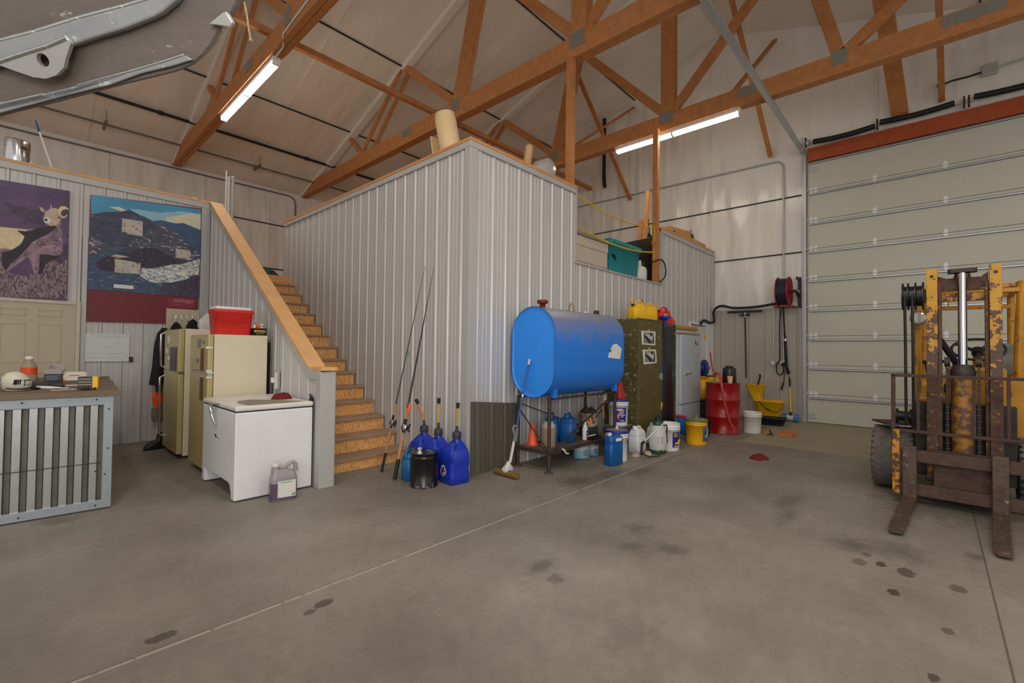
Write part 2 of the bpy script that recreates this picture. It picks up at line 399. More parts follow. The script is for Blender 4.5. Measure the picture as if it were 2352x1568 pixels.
t.bar((XS+.055, 4.80, 1.20), (XS+.055, 8.58, 3.735), .18, .038)
struct('trim_10', t, capw, bevel=.003)
# upper floor over the office and behind the poster wall
f = MB(); f.box(X0+.13, 11.2, Y0+.13, 13.3, 2.6, 2.72); f.box(-4.5, X0+.13, 8.80, 13.3, 2.6, 2.724); f.box(3.58, 5.5, 3.99, 5.3, 3.70, 3.77); f.box(9.1, 11.2, 3.99, 4.4, 3.70, 3.77)
f.box(-4.5, 2.2, 8.74, 9.4, 3.68, 3.72)
struct('floor_loft', f, osb)
# staircase
st = thing('staircase', 'strand board staircase rising between the grey steel stair wall and the office side wall', 'stairs', (2.85, 4.93, 0))
for i in range(15):
    y, z, zp = 4.935+.2745*i, .148+.184*i, (0 if i == 0 else .148+.184*(i-1))
    if i < 14:
        m = MB(st.location).box(2.252, X0-.03, y, y+.30, z-.032, z); m.build('tread', tread, st, .004)
    m = MB(st.location).box(2.252, X0-.03, y+.028, y+.044, zp, z-.033); m.build('riser', osb, st)
# white office door in the front wall by the end wall, and the big panelled door behind the counter
d = MB(); d.box(9.80, 10.70, Y0-.002, Y0+.05, .01, 2.0)
door2 = struct('door_2', d, offw)
fr = MB((0, 0, 0)); fr.box(10.74, 11.18, Y0-.03, Y0+.08, 0, 2.08); fr.box(9.78, 10.74, Y0-.03, Y0+.08, 2.02, 2.08); fr.box(9.76, 9.8, Y0-.03, Y0+.08, 0, 2.08)
fr.build('door_frame', white, door2, .004)
brass = mat('brass', (210, 170, 70), .25, 1, .05)
for z in (1.78, .9, .25):
    MB().lathe([(.012, z-.05), (.012, z+.05)], (10.71, Y0-.02, 0), 10).box(10.66, 10.71, Y0-.008, Y0-.003, z-.05, z+.05).build('hinge', brass, door2)
d = MB(); d.box(-.9, .555, YP-.075, YP-.03, .02, 1.95)
door3 = struct('door_3', d, mat('putty_door', (186, 174, 148), .5, 0, .03))
fr = MB(); fr.box(.557, .60, YP-.09, YP-.022, 0, 1.995); fr.box(-.95, .556, YP-.088, YP-.022, 1.952, 1.996); fr.build('door_frame', mat('putty_frame', (196, 188, 170), .5), door3, .003)
fr = MB()
for x0, x1 in ((-.13, .09), (.2, .42), (-.5, -.25)):
    for z0, z1 in ((1.78, 1.87), (1.18, 1.68), (.3, 1.05)):
        for a in ((x0, x1, z0, z0+.012), (x0, x1, z1-.012, z1), (x0, x0+.012, z0, z1), (x1-.012, x1, z0, z1)): fr.box(a[0], a[1], YP-.081, YP-.074, a[2], a[3])
fr.build('panel_moulding', MT['putty_door'], door3, .003)
# overhead garage door
gd = thing('door_1', 'pale sectional overhead garage door with steel struts behind the yellow forklift', 'garage door', (11.17, -.2, 0)); gd['kind'] = 'structure'
o = gd.location; DY0, DY1 = -2.45, 1.93
ST = [.503, 1.099, 1.696, 2.295, 2.905, 3.507, 4.10, 4.724]
sm_ = [.006]+[s+.085 for s in ST]+[5.40]
for i in range(9):
    MB(o).box(11.172, 11.215, DY0, DY1, sm_[i]+.003, sm_[i+1]-.003).build('section', doorw, gd, .004)
for s in ST+[5.37]:
    m = MB(o); m.box(11.14, 11.172, DY0, DY1-.03, s-.018, s-.012); m.box(11.14, 11.172, DY0, DY1-.03, s+.012, s+.018); m.box(11.14, 11.146, DY0, DY1-.03, s-.018, s+.018)
    m.build('strut', galv, gd)
for z in sm_[1:-1]:
    for y in (.83, -.16, -1.15):
        m = MB(o); m.prism([(0, -.017), (.03, -.034), (.085, 0), (.03, .034), (0, .017), (-.03, .034), (-.085, 0), (-.03, -.034)], (11.171, y, z), (0, 0, 1), (0, 1, 0), .006)
        m.tube([(11.16, y-.045, z), (11.16, y+.045, z)], .009, 8); m.build('hinge', zinc, gd)
    m = MB(o)
    for y in (1.79, 1.87): m.prism([(0, -.015), (.03, -.03), (.07, 0), (.03, .03), (0, .015), (-.03, .03), (-.07, 0), (-.03, -.03)], (11.171, y, z), (0, 0, 1), (0, 1, 0), .006)
    m.tube([(11.15, 1.76, z), (11.15, 1.97, z)], .011, 8); m.build('roller_hinge', zinc, gd)
m = MB(o); m.box(11.15, 11.172, 1.75, 1.9, 5.2, 5.27); m.box(11.15, 11.172, 1.8, 1.9, .08, .2); m.build('roller_bracket', galv, gd)
t = MB(); t.box(11.10, 11.17, 1.95, 1.965, 0, 5.62); t.box(11.16, 11.2, 1.965, 2.03, 0, 5.75); t.box(11.09, 11.10, 1.95, 1.99, 0, 5.55)
struct('trim_11', t, galv, bevel=.002)
struct('trim_12', MB().box(11.14, 11.2, -3.0, 1.93, 5.42, 5.70), mat('header_lumber', (168, 76, 32), .6, 0, .15, 4), bevel=.003)
sp = thing('torsion_spring_shaft', 'black torsion spring shaft along the header above the garage door', 'door spring', (11.08, 0, 5.80))
o = sp.location
for y0, y1, s0 in ((1.82, .82, .0), (.74, -.28, .05), (-.52, -1.6, .07)):
    m = MB(o); m.tube([(11.08, y0+(y1-y0)*i/8, 5.79+s0-.05*math.sin(PI*i/8)*.6) for i in range(9)], .05, 12); m.build('spring', cord, sp)
MB(o).tube([(11.08, 1.98, 5.79), (11.08, -2.4, 5.84)], .013, 8).build('shaft', galv, sp)
for y in (1.95, .78, -.4, -.46): MB(o).box(11.03, 11.13, y-.012, y+.012, 5.72, 5.9).build('bearing_plate', dkm, sp)
MB(o).lathe([(.07, 0), (.055, .01), (.055, .05), (.07, .06)], (11.08, 1.88, 5.79), 18, 'y').build('cable_drum', galv, sp)
tr = thing('door_track', 'galvanised overhead door track running level from the door top toward the camera', 'door track', (8, 2.0, 5.62))
o = tr.location
m = MB(o); m.bar((11.1, 2.0, 5.60), (-3.0, 2.0, 5.60), .075, .008); m.bar((11.1, 2.035, 5.62), (-3.0, 2.035, 5.62), .006, .05); m.bar((11.1, 1.965, 5.63), (-3.0, 1.965, 5.63), .006, .065); m.build('channel', galv, tr)
m = MB(o); m.tube([(11.08, 2.0, 5.63), (-3, 2.0, 5.63)], .022, 8); m.build('tube', galv, tr)
MB(o).bar((11.0, 2.0, 5.63), (11.0, 2.0, 5.9), .03, .03).bar((2.6, 2.05, 5.63), (2.6, 2.05, 5.75), .03, .03).build('hanger', galv, tr)
# ---------------------------------------------------------------- roof trusses
gus = mat('gusset_plate', (150, 148, 140), .45, .6, .08, 30)
TJ = dict(b0=(9.95, 5.98), b1=(6.5, 5.98), b2=(3.78, 5.98), b3=(1.05, 5.98), b4=(-2.4, 5.98), t0=(10.65, roof_z(10.65)), t1=(8.3, roof_z(8.3)), t2=(5.9, roof_z(5.9)), tr=(3.78, RZ-.05), u2=(1.62, roof_z(1.62)), u1=(-.8, roof_z(-.8)), u0=(-3.1, roof_z(-3.1)))
WEBS = [('b0', 't0', .1, 0), ('b0', 't1', .1, 1), ('b1', 't1', .15, 0), ('b1', 't2', .25, 0), ('b2', 't2', .16, 0), ('b2', 'tr', .26, 0), ('b2', 'u2', .16, 0), ('b3', 'u2', .18, 0), ('b3', 'u1', .16, 0), ('b4', 'u1', .12, 0), ('b4', 'u0', .1, 0)]
TL = {2.44: 'orange lumber roof truss with the left fluorescent light, above the stairs', 5.44: 'long orange lumber roof truss held by the post on the office corner wall',
      8.44: 'orange lumber roof truss carrying the right fluorescent light, nearest the garage door', -.56: 'stub end of an orange roof truss at the far left under the aluminium hull'}
for x in (2.44, 5.44, 8.44, -.56):
    o = (x, 3.75, 5.70); tt = thing('roof_truss', TL[x], 'roof truss', o, group='roof trusses')
    m = MB(o); m.box(x, x+.085, -6.4, 13.27, 5.70, 6.02); m.box(x+.092, x+.18, -6.4, 13.27, 5.70, 6.02); m.build('bottom_chord', beamw, tt, .004)
    MB(o).box(x, x+.18, 12.55, 12.8, 6.02, 6.14).build('heel_block', beamw, tt, .004)
    for a, b, wd, twin in WEBS:
        A, B = TJ[a], TJ[b]
        for dx in ((.02, .19) if twin else ((.045, .135) if wd > .2 else (.09,))):
            off = .1 if (twin and dx > .1) else 0
            MB(o).bar((x+dx, A[0]-off, A[1]), (x+dx, B[0]-off, B[1]), .05 if twin else (.085 if wd > .2 else .09), wd, (0, 1, .3)).build('web', beamw, tt, .004)
    for y, wd in ((6.5, .22), (3.8, .26), (8.05, .34), (1.05, .2), (-.4, .6), (2.35, .3)):
        MB(o).box(x-.006, x, y-wd/2, y+wd/2, 5.84, 6.06 if y in (6.5, 3.8, 1.05) else 6.0).build('gusset_plate', gus, tt)
def lumber(name, label, cat, a, b, wd, h, up=(0, 0, 1), group=None, m_=beamw):
    a = Vector(a); o = MB(a).bar(a, b, wd, h, up).build(name, m_, None, .003); tag(o, label, cat, group); return o
lumber('lateral_brace', 'long straight brace board crossing the tops of all the truss chords', 'roof brace', (-3, 7.22, 6.068), (11.1, 7.22, 6.068), .09, .09)
XG = 11.19
GB = [((8.55, 6.1, 8.05), (XG, 6.02, 5.52), .09, 'thin gable brace slanting down to the wall left of the right light, behind its post'), ((8.64, 6.2, 6.1), (XG, 5.95, 8.0), .09, 'short gable brace crossing upward behind the lit truss, left of the light'),
      ((8.55, 2.8, 8.5), (XG-.05, 2.62, 5.72), .09, 'thin gable brace ending low on the white wall left of the garage door'), ((8.64, 2.62, 6.1), (XG, 2.55, 8.3), .09, 'grey-brown gable brace rising from the truss to a cobwebbed wall corner'),
      ((8.64, .62, 7.4), (XG, .45, 5.92), .24, 'broad gable brace board ending just above the garage door springs'), ((8.64, -.05, 7.4), (XG, -.12, 5.98), .09, 'thin gable brace ending above the springs, right of the broad board')]
for a, b, wd, l in GB: lumber('gable_brace', l, 'gable brace', a, b, .05 if wd < .2 else .14, wd, (0, 1, 0), 'gable braces')
lumber('wooden_post', 'orange post standing on the office wall top at the left end of the loft opening', 'post', (5.44, Y0+.05, 3.812), (5.44, Y0+.05, 5.695), .10, .10, (0, 1, 0), 'loft posts')
lumber('wooden_post', 'tall orange post at the right end of the loft opening', 'post', (8.295, Y0+.07, 2.725), (8.295, Y0+.07, 5.70), .10, .10, (0, 1, 0), 'loft posts')
# ---------------------------------------------------------------- ceiling lights
lamp = mat('fluorescent_glow', (255, 246, 226), .5, 0, 0, emit=34)
for x, ya, yb, l in ((2.53, 7.12, 9.66, 'lit two-tube fluorescent strip under the left truss over the stairs'), (8.53, 2.47, 4.93, 'lit fluorescent strip under the truss by the garage door, crossed by a post')):
    o = (x, (ya+yb)/2, 5.70); t = thing('fluorescent_light', l, 'ceiling light', o, group='fluorescent strips')
    MB(o).box(x-.055, x+.055, ya, yb, 5.64, 5.699).build('housing', white, t, .004)
    ym = (ya+yb)/2
    for y0, y1 in ((ya+.04, ym-.03), (ym+.03, yb-.04)):
        for dx in (-.03, .03): MB(o).tube([(x+dx, y0, 5.605), (x+dx, y1, 5.605)], .019, 12).build('fluorescent_tube', lamp, t)
    for y in (ya+.02, ym, yb-.02): MB(o).box(x-.05, x+.05, y-.018, y+.018, 5.58, 5.64).build('lamp_holder', white, t)
cb = MB((2.43, 7.0, 5.7)); cb.tube([(2.5, 7.12, 5.66), (2.5, 6.8, 5.688), (2.42, 6.6, 5.74), (2.43, 6.2, 5.80), (2.43, 5.4, 5.86), (2.43, 3.4, 5.93), (2.43, 1, 5.93)], .011, 6)
tag(cb.build('cable', white), 'white power cable running along the left truss from its light', 'cable')
# ---------------------------------------------------------------- pipes overhead
p = MB((4, 11.72, 6.2)); p.tube([(x, 11.72, 6.22) for x in (-3, 2, 5, 11)], .03, 10)
for x in (1.9, 4.9): p.tube([(x, 11.72, 6.22), (x+.08, 11.72, 6.22)], .042, 10)
tag(p.build('ceiling_pipe', blk), 'thick black pipe with a coupling under the sloping ceiling', 'pipe')
p = thing('gas_pipe', 'thin grey gas pipe on rod hangers just above the eave wall', 'pipe', (3, 12.45, 5.93)); o = p.location
MB(o).tube([(x, 12.45, 5.93) for x in (-3, 3, 10)], .022, 8).build('pipe_run', gascord, p)
for x in (1.15, 4.0):
    m = MB(o); m.bar((x, 12.62, 5.88), (x, 12.15, 5.90), .04, .04); m.tube([(x, 12.2, 5.9), (x, 12.2, roof_z(12.2))], .006, 6); m.tube([(x, 12.6, 5.88), (x, 12.6, roof_z(12.6))], .006, 6); m.build('hanger', gascord, p)
p = MB((11, 6.77, 5.97)); p.tube([(11.08, 6.78, 7.93), (11.08, 6.78, 6.35), (11.08, 6.77, 6.15), (11.0, 6.70, 5.98)], .05, 12)
tag(p.build('vent_pipe', blk), 'black vent pipe with a bend on the white end wall', 'pipe')
m = MB((11.2, 5, 5.65)); m.tube([(11.19, 8.6, 5.68), (11.19, 2.6, 5.60)]+arc((11.19, 2.55, 5.43), .17, PI/2, PI, 5, 'x')[1:]+[(11.19, 2.38, 5.3), (11.19, 2.38, 2.52)], .018, 8)
tag(m.build('conduit', galv), 'long steel conduit along the white end wall, bending down beside the garage door', 'conduit')
m = MB((2, 13.2, 5.6)); m.tube([(-2, 13.27, 5.63), (5.1, 13.27, 5.66)]+arc((5.1, 13.27, 5.46), .2, PI/2, 0, 5, 'y')[1:]+[(5.3, 13.27, 2.8)], .018, 8)
tag(m.build('conduit', gascord), 'grey conduit along the top of the eave wall above the stairs, bending downward', 'conduit')
D1 = {
 'sheep_body':[(-0.17, 2.878), (0.081, 2.894), (0.199, 2.936), (0.311, 2.991), (0.381, 3.088), (0.403, 2.889), (0.412, 2.687), (0.391, 2.62), (0.32, 2.583), (0.269, 2.538), (0.237, 2.408), (0.215, 2.207), (0.172, 2.239), (0.134, 2.418), (0.097, 2.535), (0.0, 2.423), (-0.07, 2.329), (-0.158, 2.353)],
 'rump':[(-0.17, 2.872), (-0.01, 2.881), (0.081, 2.887), (0.049, 2.82), (0.059, 2.773), (0.011, 2.667), (-0.045, 2.609), (-0.101, 2.612), (-0.164, 2.601)],
 'shade':[(-0.009, 2.857), (0.082, 2.863), (0.19, 2.934), (0.32, 2.993), (0.347, 2.967), (0.261, 2.861), (0.193, 2.799), (0.126, 2.737), (0.094, 2.67), (0.015, 2.522), (-0.049, 2.44), (-0.094, 2.326), (-0.128, 2.405), (-0.131, 2.559), (-0.052, 2.596), (0.035, 2.696), (0.058, 2.797)],
 'head':[(0.222, 3.066), (0.237, 3.156), (0.28, 3.204), (0.333, 3.229), (0.378, 3.189), (0.385, 3.101), (0.356, 3.006), (0.294, 2.975), (0.25, 2.99), (0.223, 3.028)],
 'muzzle':[(0.218, 3.052), (0.248, 3.09), (0.283, 3.079), (0.293, 3.031), (0.258, 2.992), (0.232, 3.012)],
 'ear':[(0.176, 3.204), (0.21, 3.2), (0.237, 3.156), (0.22, 3.14), (0.194, 3.159)],
 'horn':[(0.351, 3.208), (0.377, 3.259), (0.422, 3.269), (0.45, 3.244), (0.464, 3.228), (0.432, 3.233), (0.396, 3.212), (0.379, 3.164), (0.393, 3.129), (0.425, 3.13), (0.433, 3.163), (0.445, 3.153), (0.426, 3.11), (0.389, 3.102), (0.366, 3.135)],
 'earr':[(0.28, 3.204), (0.287, 3.269), (0.297, 3.214)],
 'legs':[(0.113, 2.563), (0.198, 2.576), (0.202, 2.403), (0.215, 2.207), (0.189, 2.204), (0.143, 2.395)],
 'grass':[(-0.159, 2.377), (-0.095, 2.338), (-0.038, 2.298), (0.069, 2.287), (0.127, 2.319), (0.205, 2.28), (0.253, 2.46), (0.321, 2.546), (0.394, 2.481), (0.456, 2.567), (0.459, 2.031), (-0.15, 1.999)],
 'shadow2':[(0.198, 2.589), (0.392, 2.595), (0.322, 2.521), (0.253, 2.435), (0.222, 2.307), (0.195, 2.328)],
}
D2 = {
 'sky':[(0.671, 3.494), (1.959, 3.588), (1.969, 3.103), (0.685, 2.865)],
 'cloud':[(1.524, 3.367), (1.689, 3.433), (1.822, 3.496), (1.961, 3.502), (1.966, 3.269), (1.814, 3.312), (1.631, 3.303), (1.525, 3.31)],
 'cloud2':[(0.861, 3.368), (0.973, 3.395), (1.058, 3.36), (1.016, 3.33)],
 'mtnfar':[(1.23, 3.33), (1.365, 3.275), (1.456, 3.309), (1.632, 3.296), (1.74, 3.326), (1.877, 3.281), (1.966, 3.261), (1.976, 2.802), (1.241, 2.828)],
 'mtn':[(0.672, 3.217), (0.813, 3.283), (0.985, 3.329), (1.089, 3.374), (1.154, 3.355), (1.253, 3.307), (1.366, 3.219), (1.458, 3.209), (1.575, 3.146), (1.697, 3.067), (1.961, 2.875), (1.966, 2.65), (0.674, 2.469), (0.665, 2.861)],
 'mtn2':[(1.247, 3.053), (1.389, 3.195), (1.503, 3.247), (1.61, 3.182), (1.757, 3.064), (1.922, 2.944), (1.961, 2.89), (1.964, 2.77), (1.703, 2.745), (1.466, 2.823), (1.241, 2.828), (1.079, 2.856)],
 'rapid':[(1.247, 2.563), (1.539, 2.648), (1.705, 2.672), (1.826, 2.734), (1.963, 2.8), (1.957, 2.498), (1.807, 2.464), (1.592, 2.38), (1.363, 2.353), (1.228, 2.435)],
 'river':[(0.665, 2.638), (0.786, 2.684), (0.894, 2.796), (1.08, 2.842), (0.827, 2.651), (0.731, 2.53), (0.791, 2.459), (1.247, 2.549), (1.966, 2.65), (1.963, 2.183), (0.666, 2.187)],
 'rock':[(0.731, 2.543), (0.807, 2.634), (0.916, 2.705), (1.134, 2.782), (1.285, 2.864), (1.419, 2.873), (1.56, 2.795), (1.704, 2.716), (1.551, 2.635), (1.358, 2.565), (1.225, 2.56), (1.035, 2.465), (0.811, 2.462)],
 'sand':[(0.887, 2.674), (0.957, 2.712), (1.104, 2.694), (0.979, 2.661)],
 'bank':[(0.664, 2.927), (0.772, 2.881), (0.894, 2.809), (0.786, 2.697), (0.665, 2.651)],
 'bush':[(1.456, 2.207), (1.499, 2.355), (1.651, 2.387), (1.783, 2.432), (1.843, 2.513), (1.956, 2.55), (1.961, 2.182)],
 'red':[(0.661, 2.177), (1.96, 2.185), (1.955, 1.687), (0.657, 1.736)],
 'ph1':[(1.008, 3.239), (1.24, 3.241), (1.243, 3.022), (1.07, 3.019), (1.07, 3.039), (1.007, 3.045)],
 'ph2':[(1.646, 2.912), (1.841, 2.912), (1.844, 2.771), (1.649, 2.773)],
 'ph3':[(0.94, 2.646), (1.228, 2.623), (1.228, 2.46), (0.942, 2.45)],
 'lab':[(0.936, 2.283), (1.156, 2.283), (1.155, 2.232), (0.937, 2.229)],
 'txt':[(1.573, 2.154), (1.913, 2.156), (1.91, 2.013), (1.576, 2.017)],
}
# ---------------------------------------------------------------- pictures on the poster wall
def flat_layers(parent, o, layers, y):
    """printed picture: stacked paper-thin colour areas, one mesh"""
    mb = MB(o); ms = []
    for i, (poly, m) in enumerate(layers):
        if m not in ms: ms.append(m)
        mb.mat(ms.index(m)).prism(poly, (0, y-.0006*i, 0), (1, 0, 0), (0, 0, 1), .0009)
    return mb.build('picture', ms, parent)
YF = 8.572
purp = mat('print_purple_blur', (84, 56, 98), .4, 0, .4, 2.6, rgb2=(58, 38, 66), thr=.56)
hide = mat('print_hide', (150, 120, 136), .5, 0, .5, 12, rgb2=(96, 70, 92), thr=.56); hide2 = mat('print_hide_light', (220, 200, 160), .5, 0, .2, 8, rgb2=(170, 140, 120), thr=.62)
dks = mat('print_shadow', (34, 22, 38), .5, 0, .3, 8); face = mat('print_face', (196, 172, 150), .5, 0, .15, 12)
grs = mat('print_grass', (140, 116, 122), .5, 0, .5, 24, rgb2=(64, 48, 66), thr=.53, stretch=(1.4, 1, .6))
t = thing('wall_print', 'big purple print of a mountain sheep with curled horn at the left edge', 'poster', (-.15, 8.58, 2.74)); o = t.location
MB(o).prism([(-.8, 2.0), (.468, 2.0), (.462, 3.488), (-.8, 3.44)], (0, 8.590, 0), (1, 0, 0), (0, 0, 1), .018).build('board', purp, t)
K = D1
ext = [(-.79, 2.9), (-.5, 2.93), (-.17, 2.88), (-.16, 2.35), (-.4, 2.3), (-.79, 2.3)]
flat_layers(t, o, [(ext, hide2), (K['sheep_body'], hide), (K['rump'], hide2), (K['legs'], hide), (K['shade'], dks), (K['shadow2'], dks), (K['head'], face), (K['ear'], face), (K['earr'], face), (K['muzzle'], paper),
    ([(.224, 3.05), (.25, 3.068), (.262, 3.04), (.24, 3.03)], dks), ([(.35, 3.105), (.37, 3.12), (.378, 3.1), (.36, 3.095)], dks), ([(.236, 3.0), (.262, 3.005), (.258, 2.995)], dks), (K['horn'], hide2), ([(-.79, 2.01), (-.79, 2.32)]+K['grass'], grs)], YF)
sky = mat('print_sky', (66, 146, 188), .4, 0, .2, 1.5); sky2 = mat('print_pale_sky', (140, 184, 200), .4, 0, .15, 3); cl = mat('print_cloud', (214, 208, 180), .4, 0, .08, 6)
mt1 = mat('print_ridge', (62, 66, 88), .5, 0, .4, 7, rgb2=(126, 122, 136), thr=.62, stretch=(.7, 1, 1.6)); mt2 = mat('print_far_ridge', (58, 86, 120), .5, 0, .25, 8)
mt3 = mat('print_slope', (74, 74, 94), .5, 0, .35, 12, rgb2=(186, 184, 188), thr=.58, stretch=(.7, 1, 1.5))
riv = mat('print_river', (58, 80, 108), .5, 0, .25, 12, rgb2=(128, 142, 160), thr=.6, stretch=(.6, 1, 1.8)); rap = mat('print_rapids', (130, 142, 160), .5, 0, .3, 18, rgb2=(228, 226, 216), thr=.5, stretch=(.7, 1, 1.8))
rock = mat('print_rock', (48, 42, 60), .5, 0, .4, 16, rgb2=(104, 90, 104), thr=.6); bush = mat('print_bush', (66, 58, 78), .5, 0, .5, 26, rgb2=(150, 140, 160), thr=.62)
maroon = mat('print_maroon', (112, 18, 30), .45, 0, .08, 5); bw = mat('print_grey_photo', (190, 182, 170), .5, 0, .15, 14, rgb2=(50, 46, 46), thr=.58)
t = thing('wall_print', 'river canyon and mountain print with a dark red band along its foot', 'poster', (1.3, 8.58, 2.6)); o = t.location
MB(o).prism([(.664, 1.738), (1.955, 1.76), (1.963, 3.606), (.667, 3.494)], (0, 8.590, 0), (1, 0, 0), (0, 0, 1), .018).build('board', maroon, t)
K = D2
flat_layers(t, o, [(K['sky'], sky), ([(1.1, 3.40), (1.45, 3.42), (1.7, 3.5), (1.962, 3.52), (1.965, 3.2), (1.2, 3.25)], sky2), (K['cloud'], cl), (K['cloud2'], cl), (K['mtnfar'], mt2), (K['mtn'], mt1), (K['river'], riv), (K['mtn2'], mt3), (K['bank'], mt3), (K['rapid'], rap), (K['rock'], rock), (K['sand'], face), (K['bush'], bush)], YF)
for k_, nm in (('ph1', 'photo_inset'), ('ph2', 'photo_inset'), ('ph3', 'photo_inset')):
    MB(o).prism(K[k_], (0, YF-.009, 0), (1, 0, 0), (0, 0, 1), .002).build(nm, bw, t)
MB(o).prism(K['lab'], (0, YF-.009, 0), (1, 0, 0), (0, 0, 1), .002).build('caption_strip', paper, t)
MB(o).prism(K['txt'], (0, YF-.0012, 0), (1, 0, 0), (0, 0, 1), .001).build('text_panel', mat('print_maroon_light', (134, 44, 54), .45), t)
m = MB(o)
for i in range(4):
    z = 2.128-.016*i; x = 1.635
    while x < (1.87 if i < 3 else 1.85):
        wd = .012+random.Random(i*50+int(x*900)).random()*.028; m.box(max(x, 1.635+(.16 if i == 3 else 0)), max(x+wd, 1.635+(.16 if i == 3 else 0)+.004), YF-.0036, YF-.0024, z, z+.006); x += wd+.006
m.build('text_lines', mat('print_pink_text', (206, 150, 150), .5), t)
# whiteboard
t = thing('whiteboard', 'small frameless whiteboard with faint green marker lines screwed to ribbed wall', 'whiteboard', (.893, 8.57, 1.38)); o = t.location
MB(o).box(.655, 1.129, 8.578, 8.586, 1.184, 1.572).build('panel', mat('whiteboard_face', (206, 210, 208), .3, 0, .02), t)
m = MB(o); rr = random.Random(4)
for z, x0, x1 in ((1.545, .75, 1.06), (1.525, .79, 1.04), (1.30, .69, 1.05), (1.24, .69, .84), (1.245, .9, 1.0), (1.44, .97, 1.03), (1.40, .84, .9), (1.37, .86, .9), (1.41, 1.05, 1.09)):
    x = x0
    while x < x1:
        w_ = rr.uniform(.006, .02); m.bar((x, 8.5765, z+rr.uniform(-.006, .006)), (x+w_, 8.5765, z+rr.uniform(-.006, .006)), .002, .003, (0, 1, 0)); x += w_+rr.uniform(.002, .012)
m.build('marker_writing', mat('marker_green', (70, 120, 104), .6), t)
m = MB(o)
for x, z in ((.73, 1.555), (1.10, 1.555)): m.lathe([(.004, 8.572), (.004, 8.578)], (x, 0, z), 8, 'y')
m.build('screw', dkm, t)
tag(MB((1.15, 8.55, 1.23)).prism([(1.132, 1.175), (1.172, 1.175), (1.168, 1.25), (1.13, 1.25)], (0, 8.589, 0), (1, 0, 0), (0, 0, 1), .03).build('eraser', blk), 'black felt eraser stuck to the wall beside the whiteboard corner', 'eraser')
# hook board with hats
t = thing('hook_board', 'cream board with a row of wire coat hooks on the wall behind the refrigerators', 'coat rack', (1.85, 8.57, 1.7)); o = t.location
MB(o).box(1.55, 1.975, 8.55, 8.585, 1.2, 1.985).build('board', mat('putty_door', (186, 174, 148)), t)
for x in (1.60, 1.67, 1.74, 1.81, 1.88):
    MB(o).tube([(x, 8.545, 1.89), (x-.008, 8.535, 1.84), (x, 8.52, 1.80), (x+.012, 8.50, 1.84), (x+.012, 8.54, 1.89)], .004, 6).build('hook', chrome, t)
MB(o).bar((1.57, 8.545, 1.80), (1.95, 8.545, 1.80), .004, .006).build('rail', chrome, t)
m = MB(o)
for x in (1.64, 1.90): m.lathe([(.006, 8.543), (.006, 8.55)], (x, 0, 1.965), 8, 'y')
m.build('screw', chrome, t)
for x, l, g_ in ((1.66, 'black knit cap hanging over the left end of the hook board', 1.0), (1.87, 'larger black knit cap hanging beside the plastic bag', 1.25)):
    h = MB((x, 8.46, 1.6)); h.loft([[(x+rr_*.085*g_*math.cos(2*PI*k/16), 8.46+rr_*.05*math.sin(2*PI*k/16), 1.56+zz*.22*g_) for k in range(16)] for zz, rr_ in ((0, .98), (.1, 1), (.4, .92), (.7, .72), (.9, .4), (1, .08))])
    tag(h.build('knit_cap', mat('black_knit', (20, 20, 22), .95, 0, .2, 60)), l, 'hat', 'caps on the hook board')
c = thing('work_coat', 'black work coat hanging in a narrow gap left of the dispenser refrigerator', 'coat', (1.48, 8.45, .83)); o = c.location
m = MB(o); m.loft([[(cx+w_/2*math.cos(a)*(1+.08*math.sin(5*a)), 8.44+.07*math.sin(a), z) for a in [2*PI*k/20 for k in range(20)]] for z, cx, w_ in ((.84, 1.46, .22), (.9, 1.47, .23), (1.1, 1.48, .2), (1.4, 1.49, .19), (1.6, 1.50, .14), (1.68, 1.51, .06))])
m.build('body', mat('black_canvas', (30, 28, 27), .95, 0, .2, 20, .2), c)
m = MB(o); m.tube([(1.50, 8.36, 1.6), (1.46, 8.35, 1.3), (1.43, 8.35, 1.0), (1.45, 8.35, .74)], [.05, .05, .045, .04], 10); m.build('sleeve', MT['black_canvas'], c)
MB(o).box(1.405, 1.42, 8.352, 8.372, 1.16, 1.18).build('patch', card, c)
m = MB((1.44, 8.43, .62)); m.loft([[(1.45+w_*math.cos(a)*(1+.12*math.cos(3*a)), 8.43+.04*math.sin(a), z) for a in [2*PI*k/16 for k in range(16)]] for z, w_ in ((.50, .03), (.55, .05), (.62, .075), (.68, .07), (.74, .045), (.77, .02))])
tag(m.build('safety_vest', mat('orange_cloth', (232, 84, 18), .9, 0, .1, 20)), 'bright orange cloth bundle hanging below the black coat', 'cloth')
m = MB((1.45, 8.44, .42)); m.loft([[(1.455+w_*math.cos(a), 8.45+.05*math.sin(a), z) for a in [2*PI*k/16 for k in range(16)]] for z, w_ in ((.30, .05), (.33, .07), (.45, .075), (.496, .07))])
tag(m.build('grey_pouch', mat('grey_cloth', (116, 106, 90), .9, 0, .1, 20)), 'drab grey pouch hanging under the orange cloth', 'bag')
def boot(x, y, rz, l):
    t = thing('work_boot', l, 'boot', (x, y, 0), rz, 'boots by the refrigerator'); b = mat('black_leather', (26, 25, 25), .45, 0, .15, 20)
    m = MB(); m.loft([rrect(.27, .095, .045, 4, .018, -.02), rrect(.27, .1, .048, 4, .05, -.02), rrect(.22, .09, .042, 4, .08, .0), rrect(.13, .085, .04, 4, .11, .045), rrect(.115, .085, .04, 4, .2, .055)]); m.build('upper', b, t)
    MB().loft([rrect(.28, .1, .045, 4, 0, -.02), rrect(.28, .1, .045, 4, .018, -.02)]).build('sole', blk, t)
boot(1.36, 7.86, .25, 'black work boot on the floor beside the dispenser refrigerator, toe showing'); boot(1.40, 8.0, .1, 'second black work boot, tucked behind the first toward the wall')
